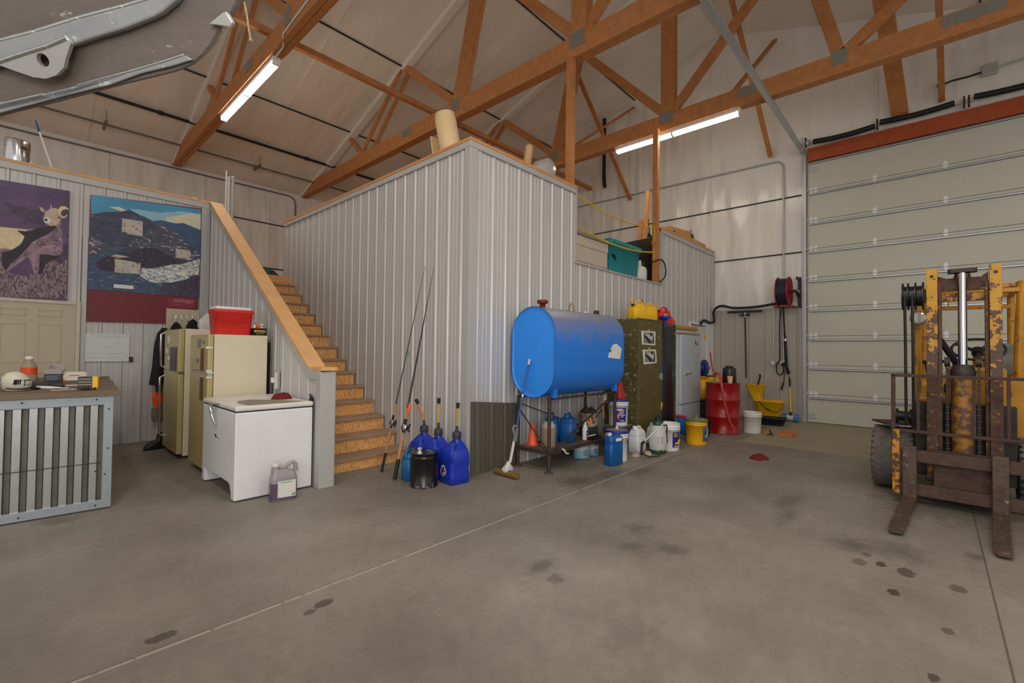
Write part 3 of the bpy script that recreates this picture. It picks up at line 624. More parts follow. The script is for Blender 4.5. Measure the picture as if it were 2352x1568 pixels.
# ---------------------------------------------------------------- counter
CR = -.075; CO = Vector((.60, 5.285, 0))
t = thing('service_counter', 'low counter faced with framed galvanised corrugated sheet and a worn plank top', 'counter', CO, CR)
L_ = 2.6; D_ = 2.5
def cw(x, y, z=1.016):
    v = Matrix.Rotation(CR, 3, 'Z') @ Vector((x, y, 0)); return (v.x+CO.x, v.y+CO.y, z)
m = MB(); m.box(-L_, -.01, .066, .09, .03, .95); m.box(-.06, -.02, .07, D_-.05, .02, .95); m.build('carcass', mat('counter_side', (150, 132, 110), .7, 0, .1, 8), t)
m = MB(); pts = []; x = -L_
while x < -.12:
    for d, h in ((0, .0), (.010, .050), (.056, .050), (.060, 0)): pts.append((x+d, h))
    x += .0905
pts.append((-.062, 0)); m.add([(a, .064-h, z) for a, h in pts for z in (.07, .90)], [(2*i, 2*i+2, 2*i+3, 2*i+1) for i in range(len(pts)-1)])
m.mi = [0 if k % 4 == 1 else 1 for k in range(len(m.mi))]  # side walls and valleys get a darker zinc: recess shade painted into the colour
m.build('corrugated_sheet', [mat('galvanised_sheet', (190, 192, 192), .28, .92, .06, 20, rgb2=(130, 126, 120), thr=.72), mat('shaded_zinc', (118, 114, 104), .45, .5, .15, 10)], t)
m = MB(); gv = mat('galvanised_angle', (158, 166, 170), .42, .55, .06, 12)
m.box(-L_, 0, -.004, .0, .90, .975); m.box(-L_, 0, -.004, .0, 0.01, .075); m.box(-.062, 0, -.005, .0, .01, .975); m.box(-.004, .0, -.004, .07, .01, .975)
m.box(-L_, -.06, 0, .045, .895, .90); m.box(-L_, -.06, 0, .045, .075, .08); m.box(-.066, -.062, 0, .045, .075, .9); m.build('frame', gv, t, .002)
m = MB()
for x, z in ((-.045, .3), (-.03, .52), (-.03, .86), (-.11, .945), (-.55, .945), (-.1, .04), (-.55, .04)): m.lathe([(.007, -.0085), (.007, -.004)], (x, 0, z), 10, 'y')
m.build('bolt', dkm, t)
MB().tube([(-L_, .009, .40), (-.07, .009, .40)], .0035, 6).build('wire_line', dkm, t)
MB().bar((-.105, .008, .335), (-.10, .006, .325), .008, .02).build('drip', dkm, t)
wtop = mat('weathered_plank', (116, 98, 80), .75, 0, .22, 5, .12, stretch=(.6, 5, 5))
m = MB(); 
for i in range(8): m.box(-L_-.02, .04+.004*math.sin(i*2), -.06+i*.326, -.06+i*.326+.322, .976, 1.016)
m.build('countertop', wtop, t, .004)
def onc(nm, lab, cat, x, y, rz=0, grp=None): return thing(nm, lab, cat, cw(x, y), CR+rz, grp)
# things lying on the counter, local to the counter corner
inv = Matrix.Rotation(-CR, 3, 'Z')
def wc(x, y): v = inv @ Vector((x-CO.x, y-CO.y, 0)); return v.x, v.y
a, b = wc(.02, 5.72); t = onc('face_mask_helmet', 'rounded white helmet with black vents at the left end of the counter', 'helmet', a, b, .5)
m = MB(); m.loft([[(rx*math.cos(q)+ox, ry*math.sin(q), z) for q in [2*PI*k/20 for k in range(20)]] for z, rx, ry, ox in ((0.003, .06, .06, 0), (.03, .088, .085, 0), (.075, .092, .09, .0), (.115, .08, .08, -.01), (.15, .05, .055, -.015), (.163, .02, .02, -.015))])
m.build('shell', mat('helmet_ivory', (206, 202, 180), .4, 0, .05), t)
m = MB()
for i in range(4): m.bar((-.055+i*.012, -.083, .06), (-.048+i*.012, -.083, .10), .014, .006, (1, 0, 0))
for i in range(9): m.ball((.012+.018*(i % 3), -.084+.008*(i % 3), .055+.018*(i//3)), .0075)
m.tube([(-.085, -.045, .03), (-.04, -.088, .022), (.03, -.092, .022), (.08, -.05, .03)], .005, 6)
m.build('vent', blk, t); MB().tube([(.08, -.03, .02), (.12, -.03, .012), (.15, 0, .01), (.12, .04, .02)], .01, 8).build('strap', blk, t)
a, b = wc(.02, 5.95); t = onc('work_gloves', 'dark crumpled gloves and strap behind the white helmet', 'gloves', a+.13, b+.05)
m = MB(); m.ball((0, 0, .03), .085, .05, .03); m.ball((.09, .03, .022), .05, .035, .022); m.ball((.14, -.01, .018), .035, .025, .018); m.build('glove', mat('grey_glove', (70, 64, 60), .9, 0, .3, 30), t)
a, b = wc(.115, 7.25); t = onc('drink_bottle', 'clear bottle with an orange label standing at the back of the counter', 'bottle', a, b)
MB().lathe([(.058, 0.001), (.064, .01), (.064, .16), (.052, .19), (.03, .215), (.03, .235)], n=24).build('body', mat('clear_plastic', (196, 184, 160), .15, 0, .04, trans=.45), t)
MB().lathe([(.0652, .07), (.0652, .145)], n=24, cap=False).build('label', mat('orange_label', (226, 84, 30), .5, 0, .2, 30), t)
MB().lathe([(.034, .235), (.034, .262), (.02, .266)], n=20).build('cap', white, t)
a, b = wc(.265, 6.28); t = onc('opened_carton', 'dark blue carton with torn open flaps on the counter', 'box', a, b, -.05)
navy = mat('navy_print', (34, 34, 50), .5)
MB().box(-.06, .06, -.06, .06, .001, .115).build('body', navy, t); m = MB()
m.mat(0).prism([(-.06, .115), (.06, .115), (.055, .165), (-.04, .165)], (0, -.058, 0), (1, 0, 0), (0, 0, 1), .002); m.bar((.06, 0, .115), (.085, 0, .18), .11, .003, (1, 0, 0)); m.bar((-.06, 0, .115), (-.01, 0, .2), .1, .003, (1, 0, 0)); m.bar((0, .06, .115), (.03, .08, .2), .1, .003, (0, 1, 0)); m.build('flap', mat('carton_lining', (168, 156, 150), .8), t)
m = MB(); [m.box(-.05, .05-.02*(i % 2), -.0615, -.0605, .095-.012*i, .098-.012*i) for i in range(4)]; m.box(0, .05, -.0615, -.0605, .012, .018); m.build('print', mat('pale_print', (176, 176, 190), .5), t)
a, b = wc(.46, 7.05); t = onc('card_sign', 'white folded card with red corners leaning beyond the blue carton', 'card', a, b, -.1)
m = MB(); m.prism([(-.1, 0), (.1, 0), (.1, .085), (.07, .1), (-.07, .1), (-.1, .02)], (0, 0, .001), (1, 0, 0), (0, .35, .94), .003); m.prism([(-.1, 0), (.1, 0), (.09, .1), (-.07, .1)], (0, .075, .001), (1, 0, 0), (0, -.35, .94), .003); m.build('card', mat('blush_card', (222, 206, 192), .7), t)
m = MB(); m.prism([(-.1, 0), (-.07, 0), (-.09, .035)], (0, -.004, .001), (1, 0, 0), (0, .35, .94), .001); m.prism([(.05, .004), (.095, .004), (.095, .01), (.05, .01)], (0, -.004, .001), (1, 0, 0), (0, .35, .94), .001); m.build('red_corner', redp, t)
m = MB(); [m.prism([(x, .052), (x+w_, .052), (x+w_, .062), (x, .062)], (0, -.004, .001), (1, 0, 0), (0, .35, .94), .001) for x, w_ in ((-.04, .008), (-.028, .012), (-.013, .01), (.0, .012), (.015, .01), (.027, .012))]; m.build('print', mat('grey_ink', (96, 84, 78), .6), t)
a, b = wc(.52, 7.55); fo = MB(cw(a, b), 0); rr = random.Random(2)
X = [[(a+.42*(i/12-.5), b+.13*(j/3-.5), 1.021+rr.uniform(0, .022)) for j in range(4)] for i in range(13)]
vs = [cw(p[0], p[1], p[2]) for r_ in X for p in r_]; fo.add(vs, [(i*4+j, i*4+j+1, i*4+j+5, i*4+j+4) for i in range(12) for j in range(3)])
ob = fo.build('foil_sheet', mat('aluminium_foil', (214, 214, 216), .22, .9, .05)); tag(ob, 'crumpled strip of silver foil along the back of the counter', 'foil'); sd = ob.modifiers.new('thick', 'SOLIDIFY'); sd.thickness = .002
for i, (x, y, w_, h_, r_, l) in enumerate(((.30, 5.62, .15, .1, .25, 'white printed sheet lying nearest the counter front edge'), (.25, 5.85, .2, .1, -.15, 'rolled off-white paper lying behind the printed sheet'), (.42, 6.2, .15, .14, .1, 'pale envelope lying flat between carton and yellow box'))):
    a, b = wc(x, y); p_ = onc('paper_sheet', l, 'paper', a, b, r_, 'papers on the counter')
    MB().box(-w_/2, w_/2, -h_/2, h_/2, .0015, .004).build('sheet', paper, p_)
    if i == 0:
        m = MB(); [m.box(-.06, .06, .03-.014*k, .034-.014*k, .004, .0046) for k in range(5)]; m.build('print', mat('grey_ink', (96, 84, 78)), p_)
    if i == 1: MB().tube([(-.1, -.05, .016), (-.02, -.06, .014), (.06, -.055, .008)], [.015, .013, .006], 10).build('roll', paper, p_)
a, b = wc(.455, 5.53); t = onc('filter_carton', 'black and yellow carton standing at the right front corner of the counter', 'box', a, b, -.12)
MB().mat(0).box(-.065, .03, -.05, .05, .001, .115).build('body', mat('black_print', (26, 24, 22), .4), t); MB().box(.03, .065, -.05, .05, .001, .115).build('yellow_side', yel, t)
m = MB(); [m.box(-.06, .025, -.0512, -.0502, z, z+.012) for z in (.09, .066, .042)]; m.build('print', mat('taupe_print', (140, 126, 110), .5), t)

pk = MB(cw(a-.02, b-.08)); rr = random.Random(1)
for k in range(4): q = cw(a-.04+.027*k, b-.085+.008*(k % 2)); pk.ball((q[0], q[1], 1.029), .013)
tag(pk.build('valve_caps', dkm), 'few small dark round parts in front of the black and yellow carton', 'parts')
# ---------------------------------------------------------------- refrigerators
t = thing('refrigerator', 'tall gold-fronted refrigerator with a black ice dispenser, further from the freezer', 'refrigerator', (1.75, 7.35, 0), group='cream refrigerators'); o = t.location
MB(o).box(1.46, 2.08, 6.95, 7.75, .03, 1.634).build('cabinet', cream, t, .008)
MB(o).box(1.395, 1.455, 6.945, 7.755, 1.085, 1.63).build('upper_door', tan, t, .012); MB(o).box(1.395, 1.455, 6.945, 7.755, .06, 1.065).build('lower_door', tan, t, .012)
m = MB(o); m.box(1.39, 1.46, 6.94, 7.76, 1.066, 1.084); m.build('chrome_divider', chrome, t, .002)
m = MB(o); m.box(1.386, 1.394, 7.05, 7.38, 1.10, 1.40); m.build('dispenser', mat('gloss_black', (14, 14, 16), .35), t, .004)
for z0, z1 in ((1.12, 1.60), (.2, 1.02)): MB(o).tube([(1.395, 7.70, z0), (1.35, 7.71, z0+.03), (1.345, 7.71, z1-.03), (1.395, 7.70, z1)], .012, 8).build('handle', chrome, t)
m = MB(o)
for y, z, w_, h_ in ((7.52, 1.50, .08, .1), (7.6, 1.35, .06, .06), (7.5, 1.25, .08, .05)): m.box(1.391, 1.395, y-w_/2, y+w_/2, z-h_/2, z+h_/2)
m.build('magnet', paper, t)
m = MB(o)
for x in (1.5, 2.04):
    for y in (7.0, 7.7): m.lathe([(.02, 0), (.02, .035)], (x, y, 0), 10)
m.build('foot', dkm, t)
t = thing('refrigerator', 'gold-fronted cream refrigerator next to the freezer, carrying the red cooler', 'refrigerator', (1.74, 6.2, 0), group='cream refrigerators'); o = t.location
MB(o).box(1.485, 2.03, 5.80, 6.53, .03, 1.548).build('cabinet', cream, t, .008)
MB(o).box(1.425, 1.48, 5.795, 6.535, 1.135, 1.545).build('upper_door', tan, t, .012); MB(o).box(1.425, 1.48, 5.795, 6.535, .06, 1.115).build('lower_door', tan, t, .012)
MB(o).box(1.423, 1.482, 5.793, 6.53, 1.116, 1.134).build('chrome_divider', chrome, t, .002)
brn = mat('wood_grain_strip', (92, 50, 30), .4)
for z0, z1 in ((1.15, 1.39), (.82, 1.07)): MB(o).box(1.40, 1.42, 5.95, 5.99, z0, z1).build('handle', brn, t, .003)
for z in (1.40, 1.145, 1.075): MB(o).box(1.41, 1.47, 5.785, 5.80, z-.012, z+.012).build('hinge', chrome, t, .003)
m = MB(o)
for y, z, w_, h_ in ((6.15, 1.45, .08, .1), (6.2, 1.25, .06, .05), (5.98, 1.46, .07, .035)): m.box(1.416, 1.42, y-w_/2, y+w_/2, z-h_/2, z+h_/2)
m.build('magnet', mat('blue_grey_magnet', (120, 140, 150), .5), t)
m = MB(o)
for x in (1.52, 1.99):
    for y in (5.85, 6.48): m.lathe([(.02, 0), (.02, .035)], (x, y, 0), 10)
m.build('foot', dkm, t)
t = thing('picnic_cooler', 'red picnic cooler with a white lid on top of the refrigerator', 'cooler', (1.70, 6.02, 1.549)); o = t.location
m = MB(o); m.loft([rrect(.35, .24, .03, 4, 1.5495, 1.70, 6.02), rrect(.36, .25, .03, 4, 1.57, 1.70, 6.02), rrect(.385, .28, .03, 4, 1.79, 1.70, 6.02), rrect(.41, .30, .03, 4, 1.80, 1.70, 6.02), rrect(.41, .30, .03, 4, 1.83, 1.70, 6.02), rrect(.39, .28, .03, 4, 1.835, 1.70, 6.02)]); m.build('body', redp, t)
for dz in (0, .018, .036): MB(o).bar((1.53, 5.895-.0005*dz, 1.61+dz), (1.87, 5.895-.0005*dz, 1.61+dz), .006, .005).build('rib', redp, t)
MB(o).rbox(1.70, 6.02, 1.835, 1.868, .37, .26, .03, .006).build('lid', white, t)
MB(o).tube([(1.50, 5.87, 1.80), (1.505, 5.865, 1.74), (1.60, 5.872, 1.71), (1.70, 5.868, 1.68), (1.80, 5.872, 1.71), (1.895, 5.865, 1.74), (1.90, 5.87, 1.80)], .005, 6).build('handle', MT['red_plastic'], t)
MB(o).rbox(1.70, 6.02, 1.868, 1.872, .30, .06, .02, .001).build('lid_grip', natural, t)
t = thing('game_carton', 'flat black carton with yellow lettering beside the red cooler', 'box', (1.96, 5.96, 1.549)); o = t.location
MB(o).box(1.905, 2.028, 5.83, 6.10, 1.5495, 1.635).build('body', MT['black_print'], t)
text('EDITION', .032, yel, (1.888-o.x, 5.8294-o.y, 1.588-o.z), (1, 0, 0), (0, 0, 1), t, bold=.001)
m = MB(o); m.box(1.92, 1.99, 5.8288, 5.8294, 1.572, 1.575); m.build('small_print', yel, t)
k = MB((1.965, 5.95, 1.636)).rbox(1.965, 5.95, 1.636, 1.695, .04, .04, .006, .004)
tag(k.build('orange_carton', mat('orange_carton', (232, 110, 30), .5)), 'small orange carton on the flat black carton', 'box')
k = thing('white_jar', 'small white jar with a grey label at the end of the black carton', 'jar', (2.006, 5.93, 1.636)); MB().rbox(0, 0, .001, .055, .03, .03, .006, .004).build('body', white, k); MB().box(-.008, .008, -.0165, -.0155, .018, .04).build('label', gus, k)
k = thing('white_jar', 'little white jar between the cooler and the orange carton', 'jar', (1.925, 5.93, 1.636)); MB().lathe([(.014, 0.001), (.016, .03), (.012, .05)], n=14).build('body', white, k); MB().lathe([(.013, .05), (.013, .058)], n=14).build('lid', blk, k)
m = MB((1.72, 7.1, 1.636)); rr = random.Random(7)
m.loft([[(1.78+r_*math.cos(2*PI*k/18)*(1+.15*rr.uniform(-1, 1)), 7.12+r_*.8*math.sin(2*PI*k/18)*(1+.15*rr.uniform(-1, 1)), z) for k in range(18)] for z, r_ in ((1.637, .13), (1.68, .16), (1.75, .15), (1.82, .10), (1.87, .05), (1.9, .06))])
tag(m.build('plastic_bag', mat('clear_bag', (206, 204, 200), .2, 0, .05, 8, .3, trans=.35)), 'crumpled clear plastic bag lying on the further refrigerator', 'bag')
# chest freezer
t = thing('chest_freezer', 'old white chest freezer with curved chrome latch and a scuffed lid', 'freezer', (1.73, 5.17, 0)); o = t.location
FX0, FX1, FY0, FY1 = 1.372, 2.075, 4.655, 5.70
m = MB(o); m.prism([(FY0, .012), (FY0+.09, .012), (FY0+.10, .07), (FY0+.14, .135), (FY0+.19, .15), (FY1-.10, .15), (FY1-.10, .012), (FY1, .012), (FY1, .812), (FY0, .812)], (FX0, 0, 0), (0, 1, 0), (0, 0, 1), FX1-FX0); m.build('cabinet', mat('worn_white_enamel', (222, 222, 222), .4, 0, .04, 2.5), t, .012)
MB(o).bar((FX0+.05, FY1-.05, .05), (FX1-.05, FY1-.05, .05), .03, .02).build('rear_rail', offw, t)
MB(o).box(FX0+.004, FX1-.004, FY0+.004, FY1-.004, .812, .82).build('gasket', blk, t)
MB(o).box(FX0-.004, FX1+.004, FY0-.006, FY1+.004, .82, .87).build('lid', mat('aged_white_enamel', (218, 214, 204), .38, 0, .04, 4, rgb2=(120, 80, 60), thr=.80), t, .016)
m = MB(o); m.tube([(FX0-.005, 5.29, .845), (FX0-.04, 5.28, .84), (FX0-.05, 5.24, .80), (FX0-.04, 5.21, .72), (FX0-.015, 5.195, .63)], [.012, .016, .015, .012, .006], 10); m.tube([(FX0-.003, 5.26, .85), (FX0-.02, 5.20, .845), (FX0-.004, 5.10, .85)], .009, 8); m.build('latch', chrome, t)
m = MB(o); m.ball((FX0-.003, 5.22, .535), .006, .03, .02); m.bar((FX0-.003, 5.30, .545), (FX0-.003, 5.10, .52), .006, .004); m.build('emblem', chrome, t)
m = MB((1.66, 4.86, .871)); m.prism([(1.47, 4.95), (1.475, 4.75), (1.495, 4.667), (1.80, 4.667), (1.99, 4.70), (1.86, 4.93), (1.66, 5.16), (1.52, 5.1)], (0, 0, .8705), (1, 0, 0), (0, 1, 0), .004)
tag(m.build('cardboard_pad', mat('grey_board', (142, 130, 116), .8, 0, .06)), 'flat grey piece of board lying on the white freezer lid', 'board')
def rag(name, lab, c, rx, ry, h, seed, m_=None):
    rr = random.Random(seed); m = MB((c[0], c[1], c[2])); N = 26; rings = []
    ang = [rr.uniform(.78, 1.2) for _ in range(N)]
    for j, (f_, z) in enumerate(((1, .001), (1.02, .006), (.86, h*.55), (.6, h*.9), (.3, h), (.05, h*.92))):
        rings.append([(c[0]+rx*f_*ang[k]*math.cos(2*PI*k/N), c[1]+ry*f_*ang[k]*math.sin(2*PI*k/N), c[2]+max(.001, z*(1+(0 if j < 2 else rr.uniform(-.25, .25))))) for k in range(N)])
    m.loft(rings); return tag(m.build(name, m_ or rustred), lab, 'rag')
rag('shop_rag', 'dark red shop rag bunched on the white freezer lid', (1.93, 5.06, .871), .10, .07, .055, 3)
rag('shop_rag', 'dark red shop rag lying alone on the open concrete floor', (6.80, 1.73, 0), .15, .10, .05, 5)
# liquid jug in front of the freezer
t = thing('handled_jug', 'clear handled jug of purple liquid with a paper label, in front of the freezer', 'jug', (1.725, 4.47, 0), -.12)
m = MB(); wj = .225; dj = .13
m.loft([rrect(wj-.02, dj-.02, .03, 4, .001), rrect(wj, dj, .035, 4, .012), rrect(wj, dj, .035, 4, .20), rrect(wj-.01, dj-.005, .035, 4, .225), rrect(wj-.03, dj-.03, .035, 4, .26), rrect(wj-.09, dj-.05, .03, 4, .285, -.03)])
m.tube([(.0, 0, .285), (.05, 0, .325), (.085, 0, .335), (.105, 0, .315), (.108, 0, .25)], [.02, .018, .017, .018, .02], 10); m.tube([(-.065, 0, .26), (-.065, 0, .315)], [.04, .036], 16); m.build('body', mat('smoky_poly', (176, 168, 172), .3, 0, .03, trans=.35), t)
MB().loft([rrect(wj+.002, dj+.002, .035, 4, .0135), rrect(wj+.002, dj+.002, .035, 4, .165)]).build('liquid', mat('purple_liquid', (92, 72, 96), .25, 0, .06), t)
MB().lathe([(.04, .315), (.04, .343), (.036, .346)], (-.065, 0, 0), 20).build('cap', natural, t)
m = MB(); m.box(-.06, .095, -dj/2-.003, -dj/2-.0015, .035, .185); m.build('label', mat('worn_label', (214, 210, 202), .6, 0, .04, 20, rgb2=(120, 108, 104), thr=.66), t)
m = MB(); m.box(-.035, .06, -dj/2-.0036, -dj/2-.0030, .168, .174); m.prism([(.05, .045), (.09, .045), (.09, .072)], (0, -dj/2-.003, 0), (1, 0, 0), (0, 0, 1), .0006); m.build('green_print', mat('green_print', (70, 150, 70), .5), t)
# stair wall fittings
t = thing('power_outlet', 'steel outlet plate with a charger and cord on the stair wall', 'outlet', (2.09, 5.63, 1.0)); o = t.location
MB(o).box(2.066, 2.096, 5.58, 5.69, .93, 1.14).build('plate', galv, t, .003); MB(o).box(2.055, 2.066, 5.59, 5.63, .93, 1.12).build('cover', white, t, .003)
MB(o).box(2.03, 2.066, 5.645, 5.685, 1.0, 1.06).build('adapter', white, t, .005); MB(o).tube([(2.04, 5.66, 1.0), (2.045, 5.66, .9), (2.06, 5.71, .88), (2.06, 5.73, .6), (2.06, 5.74, .2)], .006, 6).build('cord', cord, t)
t = thing('strap', 'black strap hanging from a nail at the freezer end of the stair wall', 'strap', (2.08, 4.74, .9)); o = t.location
MB(o).prism([(4.70, .9), (4.75, .92), (4.78, .88), (4.755, .50), (4.725, .50)], (2.086, 0, 0), (0, 1, 0), (0, 0, 1), .012).build('webbing', blk, t); MB(o).tube([(2.10, 4.76, .90), (2.08, 4.76, .93), (2.09, 4.73, .93)], .005, 6).build('ring', blk, t)
t = thing('padded_bag', 'narrow black padded bag with a pale tag hanging right of the red cooler refrigerator', 'bag', (2.07, 5.97, .85)); o = t.location
MB(o).loft([rrect(.05, .12, .02, 4, z, 2.068, 5.95+q) for z, q in ((.75, 0), (.78, .0), (1.0, .01), (1.2, 0), (1.35, .01), (1.44, .0), (1.47, 0))]).build('body', MT['black_canvas'], t)
MB(o).box(2.04, 2.0445, 5.93, 5.98, 1.35, 1.385).build('tag', gus, t)
# loft edge items, left
ss = mat('polished_steel', (205, 205, 208), .16, 1, .02)
t = thing('swing_top_bin', 'polished steel swing-top trash bin on the loft edge above the sheep print', 'trash can', (-.03, 8.98, 3.721))
MB().lathe([(.118, .001), (.122, .01), (.122, .30)], n=32).build('body', ss, t); MB().lathe([(.125, .30), (.125, .38), (.12, .40), (.02, .41)], n=32).build('lid', ss, t)
MB().box(.03, .085, -.126, -.085, .28, .302).build('opening', blk, t); MB().bar((.10, -.10, .0), (.125, -.10, .14), .006, .012).build('pedal_rod', chrome, t)
m = thing('broom_handle', 'white broom handle with a blue tip leaning above the loft edge', 'broom', (.3, 8.85, 3.722)); o = m.location
MB(o).tube([(.32, 8.86, 3.724), (.165, 8.9, 4.29)], .011, 10).build('shaft', white, m); MB(o).tube([(.165, 8.9, 4.29), (.125, 8.91, 4.44)], [.016, .006], 10).build('grip_tip', bluejr, m)
m = thing('tape_roll_box', 'small white block with a green edge at the stair end of the loft edge', 'box', (1.94, 8.78, 3.753)); o = m.location
MB(o).box(1.89, 1.96, 8.74, 8.82, 3.754, 3.81).build('body', white, m, .006); MB(o).box(1.965, 1.985, 8.75, 8.82, 3.754, 3.815).build('edge', mat('dark_green', (30, 80, 60), .5), m, .004)
for i, (x, z1, r_, l) in enumerate(((2.42, 4.46, .012, 'thin white tube, left of the upright bundle behind the stair rail'), (2.46, 4.34, .022, 'white carton tube in the middle of the upright bundle'), (2.52, 4.36, .026, 'clear-wrapped capped tube on the right of the upright bundle'))):
    t = thing('upright_tube', l, 'tube', (x, 9.0, 2.726), group='upright white tubes'); MB().tube([(0, 0, 0), (0, 0, z1-2.726)], r_, 12).build('tube', (white, natural, MT['clear_bag'])[i], t)
    if i: MB().tube([(0, 0, z1-2.726), (0, 0, z1-2.70)], r_*1.15, 12).build('cap', natural, t)
rag('tarp_bundle', 'dark teal bundled tarp at the top of the stairs', (3.12, 9.25, 2.726), .33, .18, .15, 9, mat('teal_tarp', (26, 62, 72), .7, 0, .3, 14, .3))['category'] = 'tarp'
# ---------------------------------------------------------------- aluminium boat bow, top left
alu = mat('bare_aluminium', (116, 106, 99), .45, .3, .12, 5, .06, rgb2=(176, 174, 170), thr=.66, stretch=(1, 1, 3)); alub = mat('brushed_aluminium', (162, 164, 166), .4, .4, .12, 10, .05, rgb2=(206, 208, 208), thr=.62)  # paler patches on the hull plate are highlights painted into its colour
wel = mat('weld_bead', (205, 206, 204), .25, .9, .1, 60)
BO = Vector((.188, 1.983, 2.355)); BU = Vector((.6776, -.7355, 0)); BV = Vector((-.339, -.3124, .8874)); BN = BU.cross(BV)
t = thing('boat_hull', 'bare welded aluminium boat bow with a towing eye, overhead at the top left', 'boat', BO)
outl = [(-1.7, -.43), (-.444, -.18), (-.197, -.128), (.045, -.074), (.2, -.042), (.264, -.022), (.313, .009), (.346, .036), (.375, .069), (.399, .096), (.429, .116), (.451, .142), (.468, .189), (.5, .314), (.52, .8), (-1.7, .8)]
m = MB(BO); P3 = lambda q, d, s=1: BO+BU*q[0]*s+BV*q[1]*s+BN*d
bk = [(q[0]-.16 if q[0] > -1 else q[0], q[1]+.12 if q[1] < .7 else q[1]) for q in outl]
m.loft([[P3(q, -.45) for q in bk], [P3((q[0]-.02, q[1]+.008), -.06) for q in outl], [P3(q, -.006) for q in outl], [P3((q[0]-.004, q[1]+.003), 0) for q in outl]], sm=False); m.build('hull_plate', alu, t)
lip = [(-1.7, -.40), (-.428, -.148), (-.249, -.113), (-.229, -.118), (-.198, -.115), (-.162, -.099), (-.127, -.085), (.055, -.046), (.18, -.016), (.258, .005), (.28, -.007), (.205, -.026), (.097, -.048), (-.016, -.081), (-.192, -.118), (-.44, -.173), (-1.7, -.427)]
MB(BO).prism(lip, BO+BN*.001, BU, BV, .012).build('chine_flange', alub, t, .003)
mid = [(-1.7, -.26), (-.342, .03), (-.186, .063), (-.032, .099), (.118, .13), (.219, .153), (.303, .198), (.34, .26), (.36, .25), (.327, .187), (.284, .145), (.229, .114), (.19, .1), (.097, .072), (.005, .05), (-.074, .029), (-.135, .017), (-.374, -.036), (-1.7, -.32)]
MB(BO).prism(mid, BO+BN*.001, BU, BV, .03).build('lifting_strake', alub, t, .006)
def holed(poly, c, r, n=20):
    i = min(range(len(poly)), key=lambda k: (poly[k][0]-c[0])**2+(poly[k][1]-c[1])**2); a0 = math.atan2(poly[i][1]-c[1], poly[i][0]-c[0])
    A = sum(poly[k-1][0]*poly[k][1]-poly[k][0]*poly[k-1][1] for k in range(len(poly))); sg = -1 if A > 0 else 1
    circ = [(c[0]+r*math.cos(a0+sg*2*PI*k/n), c[1]+r*math.sin(a0+sg*2*PI*k/n)) for k in range(n+1)]
    return poly[:i+1]+circ+[(poly[i][0]+1e-5, poly[i][1]+1e-5)]+poly[i+1:]
br = [(-.34, -.026), (-.227, .001), (-.074, .045), (-.071, .029), (-.105, -.013), (-.12, -.036), (-.152, -.057), (-.193, -.068), (-.231, -.064), (-.291, -.044)]
MB(BO).prism(holed(br, (-.178, -.016), .019), BO+BN*.034, BU, BV, .014).build('towing_eye', mat('plate_aluminium', (190, 190, 186), .4, .6, .05, 12), t)
MB(BO).prism([(.365, .089), (.416, .119), (.428, .122), (.44, .093), (.432, .083), (.387, .087)], BO+BN*.001, BU, BV, .02).build('tab', MT['plate_aluminium'], t, .002)
def bead(pts, d, r):
    out = []; R_ = []
    for (a, b) in zip(pts[:-1], pts[1:]):
        n = max(2, int(math.hypot(b[0]-a[0], b[1]-a[1])/.0035))
        for k in range(n):
            q = (a[0]+(b[0]-a[0])*k/n, a[1]+(b[1]-a[1])*k/n); out.append(P3(q, d)); R_.append(r*(1 if k % 2 else .72))
    return MB(BO).tube(out, R_, 6)
bead([(-.9, -.09), (-.342, .030), (-.187, .062), (-.032, .1), (.118, .131), (.219, .154), (.303, .199)], .022, .011).build('weld_bead', wel, t)
bead([(-.33, -.024), (-.227, .003), (-.148, .022), (-.074, .046)], .047, .008).build('weld_bead', wel, t)
bead([(-.9, -.24), (-.428, -.146), (-.249, -.111)], .010, .006).build('weld_bead', wel, t); bead([(-.127, -.083), (.055, -.044), (.18, -.014), (.258, .007)], .010, .006).build('weld_bead', wel, t)
m = MB((.74, 2.54, 3.2)); m.tube([(.66, 2.6, 5.6), (.70, 2.57, 4.2), (.732, 2.547, 3.282), (.741, 2.541, 3.151), (.752, 2.531, 3.085), (.762, 2.522, 2.998), (.769, 2.516, 2.95)], .005, 8); m.ball((.77, 2.515, 2.945), .009)
tag(m.build('pull_rope', mat('frayed_rope', (190, 176, 130), .9, 0, .3, 60)), 'frayed pale rope dangling just right of the aluminium bow', 'rope')
